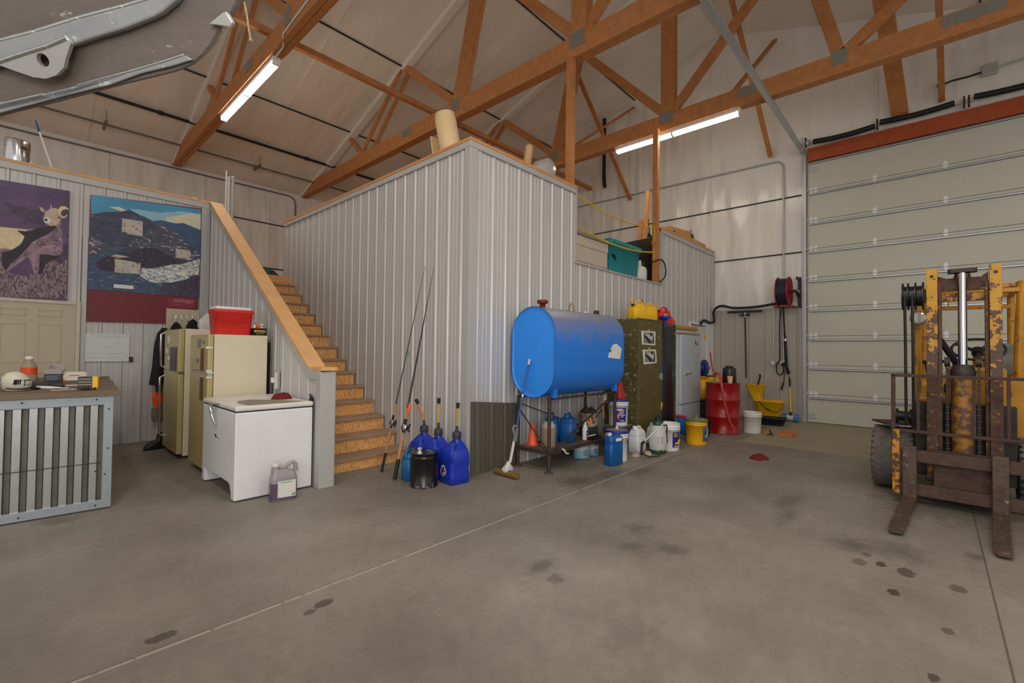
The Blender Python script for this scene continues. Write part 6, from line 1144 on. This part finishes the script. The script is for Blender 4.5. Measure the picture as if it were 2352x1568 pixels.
t = thing('black_tray', 'low black plastic tray on the floor below the yellow mop bucket', 'tray', (10.22, 2.38, 0), .1)
MB().loft([rrect(.28, .40, .04, 4, .001), rrect(.36, .50, .05, 4, .13), rrect(.38, .52, .05, 4, .132), rrect(.38, .52, .05, 4, .145), rrect(.34, .48, .05, 4, .145), rrect(.26, .38, .04, 4, .01)]).build('tray', mat('dark_tray', (24, 24, 34), .45), t)
t = thing('magnetic_sweeper', 'rolling floor sweeper with blue end wheels and a yellow pole leaning on the wall', 'sweeper', (11.0, 2.19, 0)); o = t.location
for y in (2.10, 2.30): MB(o).tube([(10.96, y-.035, .082), (10.96, y+.035, .082)], .08, 20).build('wheel', mat('wheel_blue', (58, 124, 184), .45, 0, .08), t)
MB(o).tube([(10.96, 2.13, .082), (10.96, 2.27, .082)], .055, 18).build('drum', mat('printed_sleeve', (206, 212, 206), .4, 0, .1, 30, rgb2=(40, 60, 60), thr=.6), t); MB(o).tube([(10.96, 2.2, .12), (10.98, 2.2, .20)], [.035, .02], 10).build('socket', blk, t)
MB(o).tube([(10.98, 2.2, .20), (11.08, 2.24, .72)], .014, 10).build('pole', yel, t); MB(o).tube([(11.08, 2.24, .72), (11.11, 2.25, .88)], .02, 10).build('grip', blk, t); MB(o).tube([(11.11, 2.25, .88), (11.12, 2.26, .93)], .011, 8).build('tip', dkm, t)
t = thing('cardboard_scrap', 'folded cardboard cone lying right of the plain white bucket', 'cardboard', (8.93, 2.10, 0), .5); m = MB(); m.prism([(-.10, 0), (.10, 0), (.08, .10), (-.09, .12)], (0, -.03, .002), (1, 0, 0), (0, .5, .86), .005); m.prism([(-.10, 0), (.12, 0), (.09, .09), (-.09, .12)], (0, .10, .002), (1, 0, 0), (0, -.5, .86), .005); m.build('flap', card, t); t['group'] = 'cardboard scraps'
t = thing('cardboard_scrap', 'shallow open cardboard box flap lying alone on the floor by the slab joint', 'cardboard', (8.98, 1.84, 0), -.2, 'cardboard scraps'); m = MB(); m.box(-.13, .13, -.10, .10, .001, .006); m.bar((-.13, -.10, .045), (.13, -.10, .045), .005, .085); m.bar((.13, -.10, .045), (.13, .10, .045), .005, .085); m.bar((-.13, -.10, .04), (-.13, .10, .03), .005, .06); m.bar((-.13, .1, .04), (.13, .1, .03), .005, .06); m.build('tray', mat('reddish_card', (190, 126, 78), .85, 0, .06), t)
m = MB(); [m.box(-.10+.04*k, -.075+.04*k, -.1045, -.103, .03+.01*(k % 2), .06) for k in range(3)]; m.build('print', mat('print_red_brown', (140, 70, 50), .7), t)
t = thing('wall_plug', 'short black pigtail plug hanging from a grey box high above the garage door', 'cord', (11.15, -.62, 6.3)); o = t.location
MB(o).box(11.16, 11.238, -.82, -.62, 6.22, 6.40).build('box', galv, t, .004); MB(o).tube([(11.17, -.62, 6.29), (11.15, -.45, 6.27), (11.15, -.25, 6.28), (11.15, -.16, 6.26)], .016, 8).tube([(11.15, -.16, 6.26), (11.15, -.06, 6.25)], .035, 8).build('plug', cord, t); MB(o).tube([(11.2, -.82, 6.32), (11.2, -3, 6.40)], .016, 8).build('conduit', galv, t)
# ---------------------------------------------------------------- things stored up on the loft
t = thing('storage_cabinet', 'cream panelled cabinet lying behind the loft opening, left of the teal bin', 'cabinet', (6.1, 4.25, 2.721)); o = t.location; cc = mat('cabinet_cream', (196, 180, 164), .5, 0, .04)
MB(o).box(5.40, 6.70, 4.02, 4.55, 2.722, 3.20).build('body', cc, t, .006); MB(o).box(5.38, 6.72, 4.0, 4.57, 3.205, 3.26).build('top', mat('cabinet_top', (148, 132, 116), .6, 0, .15, 8), t, .006); MB(o).box(5.40, 6.70, 4.005, 4.02, 3.05, 3.195).build('drawer', cc, t, .004); MB(o).box(5.40, 6.70, 4.005, 4.02, 2.80, 2.805).build('bead', cc, t)
t = thing('storage_tote', 'teal plastic storage tote standing in the loft opening', 'tote', (7.3, 4.3, 2.721)); o = t.location; tl = mat('teal_tote', (10, 132, 136), .4, 0, .06)
MB(o).loft([rrect(.98, .50, .05, 4, 2.723, 7.30, 4.28), rrect(1.04, .56, .05, 4, 3.22, 7.30, 4.28), rrect(1.08, .60, .05, 4, 3.225, 7.30, 4.28), rrect(1.08, .60, .05, 4, 3.26, 7.30, 4.28)]).build('bin', tl, t); MB(o).loft([rrect(1.11, .62, .05, 4, 3.255, 7.30, 4.28), rrect(1.12, .63, .05, 4, 3.27, 7.30, 4.28), rrect(1.10, .61, .05, 4, 3.32, 7.30, 4.28), rrect(1.02, .54, .05, 4, 3.335, 7.30, 4.28)]).build('lid', tl, t)
MB(o).box(7.80, 7.83, 4.1, 4.4, 3.10, 3.2).build('handle', cord, t); MB(o).bar((6.80, 3.99, 3.06), (6.86, 3.985, 3.0), .02, .012).bar((6.86, 3.985, 3.06), (6.92, 3.985, 2.97), .02, .012).build('strap', cord, t)
t = thing('black_board', 'dark board leaning behind the teal tote on the loft', 'board', (8.8, 4.55, 2.721)); o = t.location
MB(o).prism([(0, 0), (1.5, 0), (1.5, 1.24), (.05, .83)], (8.05, 4.55, 2.723), (1, 0, 0), (0, .02, 1), .03).build('panel', mat('charcoal_board', (52, 50, 48), .5, 0, .15, 8), t)
t = thing('gas_cylinder', 'black gas cylinder with a domed top behind the dark board', 'cylinder', (9.80, 4.80, 2.721)); MB().lathe([(.12, .001), (.125, .01), (.125, 1.22), (.11, 1.31), (.06, 1.36), (.03, 1.37), (.03, 1.42)], n=26).build('body', mat('gloss_black', (14, 14, 16), .15), t); MB().tube(smooth([(0, 0, 1.41), (-.1, -.05, 1.46), (-.16, -.06, 1.58), (-.1, -.05, 1.70), (-.02, 0, 1.60), (.05, 0, 1.45)]), .008, 6).build('wire_loop', cord, t)
t = thing('propane_tank', 'white propane tank in the loft opening between tote and post', 'propane tank', (7.97, 4.10, 2.721)); lp = mat('lp_white', (212, 210, 206), .4, 0, .04)
MB().lathe([(.10, .001), (.105, .02), (.135, .04), (.145, .08), (.145, .22), (.13, .27), (.08, .30), (.03, .305)], n=32).build('body', lp, t); m = MB(); m.loft([[(.09*math.cos(2*PI*k/20), .09*math.sin(2*PI*k/20), z) for k in range(14)] for z in (.285, .40)], cap=False); c_o = m.build('collar', lp, t); q = c_o.modifiers.new('thick', 'SOLIDIFY'); q.thickness = .004
MB().lathe([(.02, .30), (.02, .36), (.03, .365), (.03, .385)], n=12).build('valve', brass, t); MB().bar((-.04, -.095, .35), (.04, -.095, .35), .004, .05).build('collar_slot', blk, t)
t = thing('battery_charger', 'black box with pale top fittings beside the propane tank and the post', 'battery', (8.165, 4.22, 2.721)); MB().box(-.045, .05, -.08, .08, .002, .34).build('case', blk, t, .006); m = MB(); m.box(-.05, .055, -.085, .085, .34, .36); m.ball((-.02, -.05, .375), .025); m.ball((.03, -.05, .385), .025); m.build('top_plate', gus, t)
for i, (x, y, z1, l) in enumerate(((9.42, 4.76, 4.98, ''), (9.42, 4.80, 4.36, ''))):
    q = lumber('stored_board', ('taller', 'shorter')[i]+' pale lumber board standing upright behind the yellow chains', 'board', (x-.02*(1-i), y+.1*i, 2.722), (x+.03*(1-i), y-.10*(1-i), z1), .06, .08, (0, 1, 0), 'boards standing on the loft', mat('pale_board', (206, 142, 84), .6, 0, .12, 5))
def chain(lab, pts, tail):
    t = thing('plastic_chain', lab, 'chain', pts[0], group='yellow chains'); o = t.location; cm = mat('chain_yellow', (226, 190, 30), .45, 0, .06); m = MB(o); seg = []
    for (a, b) in list(zip(pts[:-1], pts[1:]))+([(pts[-1], tail)] if tail else []):
        A, B = Vector(a), Vector(b); n = max(1, int((B-A).length/.036)); seg += [(A+(B-A)*k/n, A+(B-A)*(k+1)/n) for k in range(n)]
    for i, (a, b) in enumerate(seg):
        d = (b-a).normalized(); sd = d.cross(Vector((0, 1, 0)) if i % 2 else Vector((0, 0, 1)))
        if sd.length < .1: sd = Vector((1, 0, 0))
        sd.normalize(); c = (a+b)/2; L2 = (b-a).length*.62; m.tube([c+d*(L2*math.cos(q))+sd*(.013*math.sin(q)) for q in [2*PI*k/8 for k in range(8)]], .0055, 5, closed=True)
    m.build('links', cm, t)
    for p in (pts[0], pts[-1]): MB(o).tube([(p[0], p[1]+.02, p[2]), (p[0], p[1]-.01, p[2])], .008, 8).build('eye_hook', galv, t)
def cat(p0, p1, sag, n=16): return [(p0[0]+(p1[0]-p0[0])*k/n, p0[1]+(p1[1]-p0[1])*k/n, p0[2]+(p1[2]-p0[2])*k/n-sag*4*(k/n)*(1-k/n)) for k in range(n+1)]
chain('upper yellow plastic chain slung across the loft opening', cat((5.545, 3.91, 3.765), (8.215, 3.91, 3.79), .13), (8.21, 3.91, 3.5)); chain('lower yellow plastic chain slung in front of the teal tote', cat((5.545, 3.91, 3.30), (8.21, 3.91, 3.31), .12), (8.205, 3.91, 3.05))
m = MB((8.4, 3.8, 3.0)); m.tube(smooth([(8.18, 3.97, 3.10), (8.20, 3.84, 3.15), (8.30, 3.795, 3.16), (8.43, 3.795, 3.08), (8.47, 3.795, 2.95), (8.40, 3.795, 2.83), (8.22, 3.80, 2.74)]), .012, 8); tag(m.build('loop_cable', cord), 'black cable loop curling around the right loft post below the chains', 'cable')
t = thing('cardboard_box', 'brown cardboard carton standing on the ledge right of the tall post', 'box', (9.85, 4.17, 3.771), -.2, 'ledge cartons'); MB().box(-.42, .36, -.11, .2, .001, .34).build('carton', card, t, .004); MB().prism([(-.03, -.02), (.03, -.02), (.03, .02), (-.03, .02)], (-.25, -.1105, .25), (1, 0, 0), (0, 0, 1), .001).build('print', MT['dark_green'], t)
t = thing('cardboard_box', 'lower tan carton on the ledge at the far end of the office wall', 'box', (10.72, 4.12, 3.771), 0, 'ledge cartons'); MB().box(-.42, .46, -.1, .2, .001, .23).build('carton', mat('tan_card', (196, 160, 106), .85, 0, .06), t, .004)
t = thing('spray_bottle', 'dark bottle with a round blue ball cap on the tan carton', 'bottle', (10.52, 4.12, 4.002)); MB().lathe([(.07, .001), (.075, .01), (.05, .13), (.03, .14)], n=20).build('body', mat('charcoal_board', (52, 50, 48)), t); m = MB(); m.tube([(.0, -.01, .20), (0, .01, .20)], .05, 20); m.build('round_cap', mat('ball_blue', (120, 136, 196), .3), t); MB().bar((-.3, 0, .03), (-.07, 0, .06), .03, .03).build('nozzle', cord, t)
t = thing('cream_canister', 'tall cream canister tilted on top of the office corner', 'canister', (3.80, 4.57, 3.79), 0); t.rotation_euler = (math.radians(-8), math.radians(-7), 0); cr2 = mat('cream_poly', (226, 196, 148), .5, 0, .03)
MB().lathe([(.135, .013), (.138, .02), (.138, .60), (.128, .625), (.128, .655), (.135, .66)], n=36).build('body', cr2, t); MB().lathe([(.131, .655), (.131, .675), (.11, .685), (.02, .69)], n=32).build('lid', mat('cream_lid', (230, 216, 196), .5), t)
t = thing('cream_flap', 'thin cream plastic flap leaning left of the tilted canister', 'flap', (3.78, 4.86, 3.771)); MB().bar((0, -.03, .0), (0, .07, .48), .16, .02, (0, 1, 0)).build('flap', cr2, t)
m = MB((4.72, 4.12, 3.771)); m.tube([(4.70, 4.12, 3.775), (4.78, 4.12, 4.24)], .055, 16); t = tag(m.build('paper_roll', mat('kraft_tan', (196, 158, 112), .7)), 'short tan tube standing tilted on the office wall top, left of the clear bag', 'tube')
m = MB((5.08, 4.14, 3.771)); rr = random.Random(13); m.loft([[(5.06+dx+r*1.25*math.cos(2*PI*k/18)*(1+.12*rr.uniform(-1, 1)), 4.14+r*.7*math.sin(2*PI*k/18), z) for k in range(18)] for z, r, dx in ((3.772, .08, -.08), (3.83, .17, -.04), (3.95, .21, .03), (4.08, .17, .10), (4.17, .10, .16), (4.22, .03, .17))]); tag(m.build('clear_bag', mat('clear_bag', (206, 204, 200))), 'puffed clear plastic bag on the office wall top beside the post', 'bag')
# ---------------------------------------------------------------- forklift
t = thing('forklift', 'worn yellow forklift with rusty mast and forks parked before the garage door', 'forklift', (5.80, -.19, 0), -.03)
B = lambda nm, mb, m_, bv=0, p=None: mb.build(nm, m_, p or t, bv)
for y0, ty in ((.365, .02), (-.225, .03)):      # forks
    q = 1
    m = MB(); m.box(-.055, -.005, y0-.05, y0+.05, .05, .55); y1 = y0+ty
    m.add([(x, y+dy, z) for (x, y, z) in ((-.005, y0, .025), (-.35, y0+.01, .022), (-.95, y1, .018), (-1.09, y1, .018), (-1.12, y1, .022)) for dy in ((-.05, .05) if x > -1.0 else ((-.047, .047) if x > -1.1 else (-.03, .03)))]+
          [(x, y+dy, z) for (x, y, z) in ((-.005, y0, .075), (-.35, y0+.01, .068), (-.95, y1, .045), (-1.09, y1, .032), (-1.12, y1, .030)) for dy in ((-.05, .05) if x > -1.0 else ((-.047, .047) if x > -1.1 else (-.03, .03)))],
          [(2*i, 2*i+1, 2*i+3, 2*i+2) for i in range(4)]+[(10+2*i, 12+2*i, 13+2*i, 11+2*i) for i in range(4)]+[(2*i, 2*i+2, 12+2*i, 10+2*i) for i in range(4)]+[(2*i+1, 11+2*i, 13+2*i, 3+2*i) for i in range(4)]+[(0, 10, 11, 1), (8, 9, 19, 18)])
    B('fork', m, mat('fork_steel', (92, 74, 64), .5, .5, .3, 12, .1, rgb2=(150, 138, 128), thr=.62), .006)
crr = mat('carriage_steel', (84, 62, 52), .6, .35, .3, 12, .15)
B('carriage_bar', MB().box(0, .055, -.52, .49, .40, .51), crr, .004); B('carriage_bar', MB().box(0, .055, -.52, .49, .085, .195), crr, .004); B('carriage_plate', MB().box(.055, .11, -.20, .20, .08, .52), rust, .004)
m = MB()
for y in (.487, -.50): m.box(.0, .03, y-.016, y+.016, .51, 1.225)
m.box(0, .028, -.51, .50, 1.20, 1.228); m.box(0, .028, -.51, .50, .672, .70)
for y in (.305, .16, -.07, -.28): m.box(.004, .024, y-.012, y+.012, .69, 1.21)
B('load_backrest', m, rust, .003); B('side_plate', MB().box(-.01, .02, .44, .495, .08, .69), fkyel, .003); B('side_plate', MB().box(-.01, .02, -.525, -.47, .08, .69), fkyel, .003)
def mast_paint():
    """yellow paint worn to brown rust, more of it gone towards the forks"""
    m = mat('mast_paint', (198, 144, 34), .5, .1, .12, 9).copy(); n = m.node_tree.nodes; L = m.node_tree.links; b = n['Principled BSDF']; src = b.inputs['Base Color'].links[0].from_socket
    tc = n.new('ShaderNodeTexCoord'); s_ = n.new('ShaderNodeSeparateXYZ'); L.new(tc.outputs['Object'], s_.inputs[0]); nz = n.new('ShaderNodeTexNoise'); nz.inputs['Scale'].default_value = 13; nz.inputs['Detail'].default_value = 8; nz.inputs['Roughness'].default_value = .7; L.new(tc.outputs['Object'], nz.inputs['Vector'])
    ad = n.new('ShaderNodeMath'); ad.operation = 'MULTIPLY_ADD'; L.new(s_.outputs[2], ad.inputs[0]); ad.inputs[1].default_value = -.2; L.new(nz.outputs[0], ad.inputs[2])
    r = n.new('ShaderNodeMapRange'); L.new(ad.outputs[0], r.inputs[0]); r.inputs[1].default_value = .145; r.inputs[2].default_value = .165
    mx = n.new('ShaderNodeMix'); mx.data_type = 'RGBA'; L.new(r.outputs[0], mx.inputs[0]); L.new(src, mx.inputs[6]); mx.inputs[7].default_value = col(86, 60, 50); L.new(mx.outputs[2], b.inputs['Base Color']); return m
mastm = mast_paint()
m_out = mat('mast_rust', (88, 62, 50), .65, .3, .3, 10, .12, rgb2=(176, 124, 26), thr=.60)
for s, y in ((1, .21), (-1, -.215)):   # outer and inner mast rails as channels
    m = MB(); m.box(.17, .19, y-.04, y+.04, .12, 2.24); m.box(.19, .33, y+s*.03-.01, y+s*.03+.01, .12, 2.24); m.box(.31, .33, y-.04, y+.04, .12, 2.24)
    B('mast_rail', m, mastm, .003); m = MB(); m.box(.155, .172, y-.041, y+.041, .1, 1.18); B('mast_face', m, m_out, .003)
    m = MB(); m.box(.20, .30, y-s*.055-.014, y-s*.055+.014, .3, 2.10); B('inner_rail', m, m_out, .003)
    m = MB(); m.tube([(.165, y, 2.17), (.175, y, 2.17)], .014, 12); B('rail_hole', m, blk)
m = MB(); m.prism([(-.17, 2.03), (.17, 2.03), (.17, 2.18), (.11, 2.15), (.06, 2.15), (.05, 2.20), (-.05, 2.20), (-.06, 2.15), (-.12, 2.15), (-.17, 2.19)], (.27, 0, 0), (0, 1, 0), (0, 0, 1), .04); B('mast_crosshead', m, m_out, .004)
B('head_bracket', MB().loft([[(x+.22, y, z) for x, y, z in rrect(.12, .20, .03, 4, 2.19)], [(x+.22, y, z) for x, y, z in rrect(.12, .20, .03, 4, 2.225)]], sm=False), dkm, .004)
B('mast_tie', MB().box(.30, .34, -.2, .2, 1.93, 2.01), fkyel, .004)
B('lift_piston', MB().tube([(.21, -.0, 1.25), (.21, 0, 2.19)], .033, 24), mat('chrome_rod', (205, 205, 205), .1, 1, .03)); m = MB(); m.lathe([(.082, .40), (.082, 1.18), (.07, 1.24), (.055, 1.27), (.055, 1.30)], (.21, 0, 0), 28); B('lift_cylinder', m, mat('cylinder_worn', (156, 106, 30), .45, .2, .3, 3, rgb2=(92, 66, 50), thr=.47)); m = MB(); m.lathe([(.085, 1.22), (.09, 1.26), (.07, 1.32), (.04, 1.33)], (.21, 0, 0), 20); B('cylinder_gland', m, dkm)
for y in (-.105, .105):
    m = MB(); n = 34
    for k in range(n): z = .38+k*.028; m.box(.185, .205, y-.014*(1 if k % 2 else .7), y+.014*(1 if k % 2 else .7), z, z+.022)
    B('lift_chain', m, dkm); m = MB(); m.tube([(.20, y-.02, 1.35), (.20, y+.02, 1.35)], .045, 18); B('chain_anchor', m, dkm)
m = MB()
for y in (.425, .385, .33, .275):
    m.tube([(.24, y-.006, 1.995), (.24, y+.006, 1.995)], [.135, .135], 28)
for y in (.405, .357, .30): m.tube([(.24, y-.02, 1.995), (.24, y+.02, 1.995)], .10, 24)
m.tube([(.24, .24, 1.995), (.24, .44, 1.995)], .03, 12); B('hose_pulley', m, mat('pulley_black', (30, 28, 28), .4, .2, .15)); B('pulley_bracket', MB().box(.2, .28, .235, .27, 1.93, 2.05), dkm)
m = MB(); m.tube([(.11, .405, 1.99), (.10, .40, 1.5), (.12, .40, 1.1), (.16, .40, .72)], .012, 8); m.tube([(.11, .35, 1.99), (.10, .345, 1.5), (.14, .345, .95), (.2, .35, .66)], .012, 8); B('hydraulic_hose', m, cord)
m = MB(); m.tube([(.26, .15, 1.55), (.36, .05, 1.35), (.42, -.0, 1.15)], .028, 10); m.tube([(.26, .17, 1.6), (.30, .11, 1.48)], .02, 8); B('hydraulic_hose', m, cord)
# guard, body
gy = fkyel2
for y in (.335, -.405): B('guard_post', MB().tube([(.80, y+.02, 1.0), (.79, y+.015, 1.5), (.78, y, 1.9), (.82, y-.01, 2.08), (.92, y-.01, 2.13)], [.036, .036, .036, .036, .034], 14), gy)
m = MB()
for x, z in ((.80, 2.06), (.93, 2.12), (1.15, 2.135), (1.4, 2.135), (1.65, 2.135), (1.95, 2.12)): m.bar((x, .33, z), (x, -.40, z), .05, .045, (0, 0, 1))
for y in (.335, -.405): m.bar((.9, y, 2.125), (2.0, y, 2.12), .05, .05)
B('overhead_guard', m, gy, .006); m = MB(); m.bar((1.95, .33, 1.99), (1.95, -.40, 1.99), .04, .05); [m.bar((1.95, y, 1.99), (1.95, y, 2.12), .014, .014, (0, 1, 0)) for y in (.12, -.2)]; B('rear_guard_bar', m, gy)
for y in (.335, -.405): B('rear_post', MB().tube([(2.0, y, 1.1), (2.0, y, 2.12)], .034, 12), gy)
m = MB(); m.box(.76, 2.3, -.44, .36, .52, .98); B('body', m, gy, .03); m = MB(); m.box(.58, .80, -.30, .12, .55, 1.30); B('cowl', m, gy, .03); m = MB(); m.box(.70, 1.0, -.60, -.30, .5, 1.20); B('side_cowl', m, gy, .03); m = MB(); m.box(1.7, 2.6, -.5, .42, .3, 1.12); B('counterweight', m, gy, .08)
m = MB(); m.box(.45, 1.6, -.34, .34, .22, .52); B('chassis', m, rust, .01)
B('seat', MB().rbox(1.55, -.36, 1.2, 1.55, .10, .40, .05, .03), mat('grey_vinyl', (120, 118, 108), .6, 0, .08)); B('seat_base', MB().rbox(1.35, -.1, .98, 1.12, .45, .5, .05, .03), blk)
C0 = Vector((1.0, -.115, 1.48)); ax = Vector((-.55, 0, .83)).normalized(); e1 = Vector((0, 1, 0)); e2 = ax.cross(e1)
sw = MB().tube([C0+e1*.2*math.cos(a)+e2*.2*math.sin(a) for a in [2*PI*k/40 for k in range(40)]], .013, 8, closed=True)
for a in (PI/2, PI/2+2.1, PI/2-2.1): sw.tube([C0-ax*.03, C0+e1*.195*math.cos(a)+e2*.195*math.sin(a)], [.02, .012], 8)
sw.tube([C0-ax*.06, C0+ax*.005], [.05, .045], 16); B('steering_wheel', sw, blk); B('steering_column', MB().tube([C0-ax*.06, C0-ax*.38], .04, 12), gy)
for y, x, z in ((.285, .72, 1.33), (.13, .74, 1.34)): q = B('control_lever', MB().tube([(x+.08, y-.05, 1.05), (x+.04, y-.02, 1.2), (x, y, z)], .007, 8), dkm); MB().ball((x, y, z+.01), .022).build('knob', blk, q)
m = MB(); m.tube([(.70, .33, 1.80), (.64, .33, 1.80), (.635, .33, 1.80)], [.05, .072, .072], 22); q = B('headlight', m, dkm); MB().tube([(.634, .33, 1.80), (.622, .33, 1.80)], [.066, .05], 22).build('lens', mat('lamp_glass', (196, 196, 186), .12, .3, .1, 20), q); MB().bar((.68, .33, 1.80), (.75, .25, 1.80), .04, .05).build('mount', dkm, q)
tyre = mat('tyre_rubber', (98, 92, 86), .9, 0, .2, 12, .1); hub = mat('hub_dark', (50, 44, 38), .6, .2, .3, 10)
for s in (1, -1):
    y0, y1 = .36*s, .70*s; c = (.62, 0, .325)
    m = MB(); m.lathe([(.20, y0), (.28, y0), (.31, y0+.03*s), (.316, y0+.06*s), (.316, y1-.06*s), (.31, y1-.03*s), (.28, y1), (.20, y1)], c, 40, 'y')
    for k in range(30):
        a = 2*PI*k/30
        for j in range(3):
            for dz in (0,):
                ym = y0+(y1-y0)*(.17+.33*j); aa = a+(PI/30 if j == 1 else 0); d = Vector((math.cos(aa), 0, math.sin(aa))); tg = Vector((-math.sin(aa), 0, math.cos(aa))); p = Vector(c)+d*.318+Vector((0, ym, 0))
                m.bar(tuple(p-tg*.026+Vector((0, -.018*(1 if j != 1 else -1), 0))), tuple(p+tg*.026+Vector((0, .018*(1 if j != 1 else -1), 0))), .10, .004, tuple(d))
    w_ = B('front_wheel', m, tyre); MB().lathe([(.20, y0+.03*s), (.2, y1-.06*s), (.12, y1-.05*s), (.10, y1-.02*s), (.02, y1-.02*s)], c, 24, 'y').build('hub', hub, w_)
    m = MB(); m.lathe([(.15, .3*s), (.24, .3*s), (.25, .33*s), (.25, .46*s), (.24, .48*s), (.1, .48*s)], (2.15, 0, .25), 28, 'y'); B('rear_wheel', m, tyre)
B('fender', MB().bar((.46, .64, .695), (.62, .34, .70), .34, .018), rust, .003); m = MB(); m.tube([(.40, .36, .785), (.40, .39, .785)], .075, 18); m.tube([(.40, .39, .785), (.40, .48, .785)], .05, 14); m.tube([(.40, .48, .785), (.40, .495, .785)], .075, 18); B('cable_spool', m, mat('pulley_black', (30, 28, 28)))
B('front_axle', MB().tube([(.62, -.4, .325), (.62, .4, .325)], .08, 14), hub); m = MB(); m.tube([(.20, .12, .255), (.20, -.12, .245)], .035, 14); m.tube([(.20, -.12, .245), (.20, -.22, .242)], .015, 10); B('side_shift_cylinder', m, mat('cylinder_grey', (88, 88, 86), .35, .6, .1)); MB().tube([(.20, -.205, .243), (.20, -.235, .242)], .016, 10)
m = MB(); m.tube([(.15, .26, .22), (.14, .1, .23), (.15, 0, .27), (.16, -.12, .27)], .01, 8); B('hydraulic_hose', m, cord); B('lower_crossmember', MB().box(.16, .34, -.25, .25, .10, .20), rust, .004); B('front_plate', MB().box(.36, .44, -.35, .35, .22, .95), hub, .01)
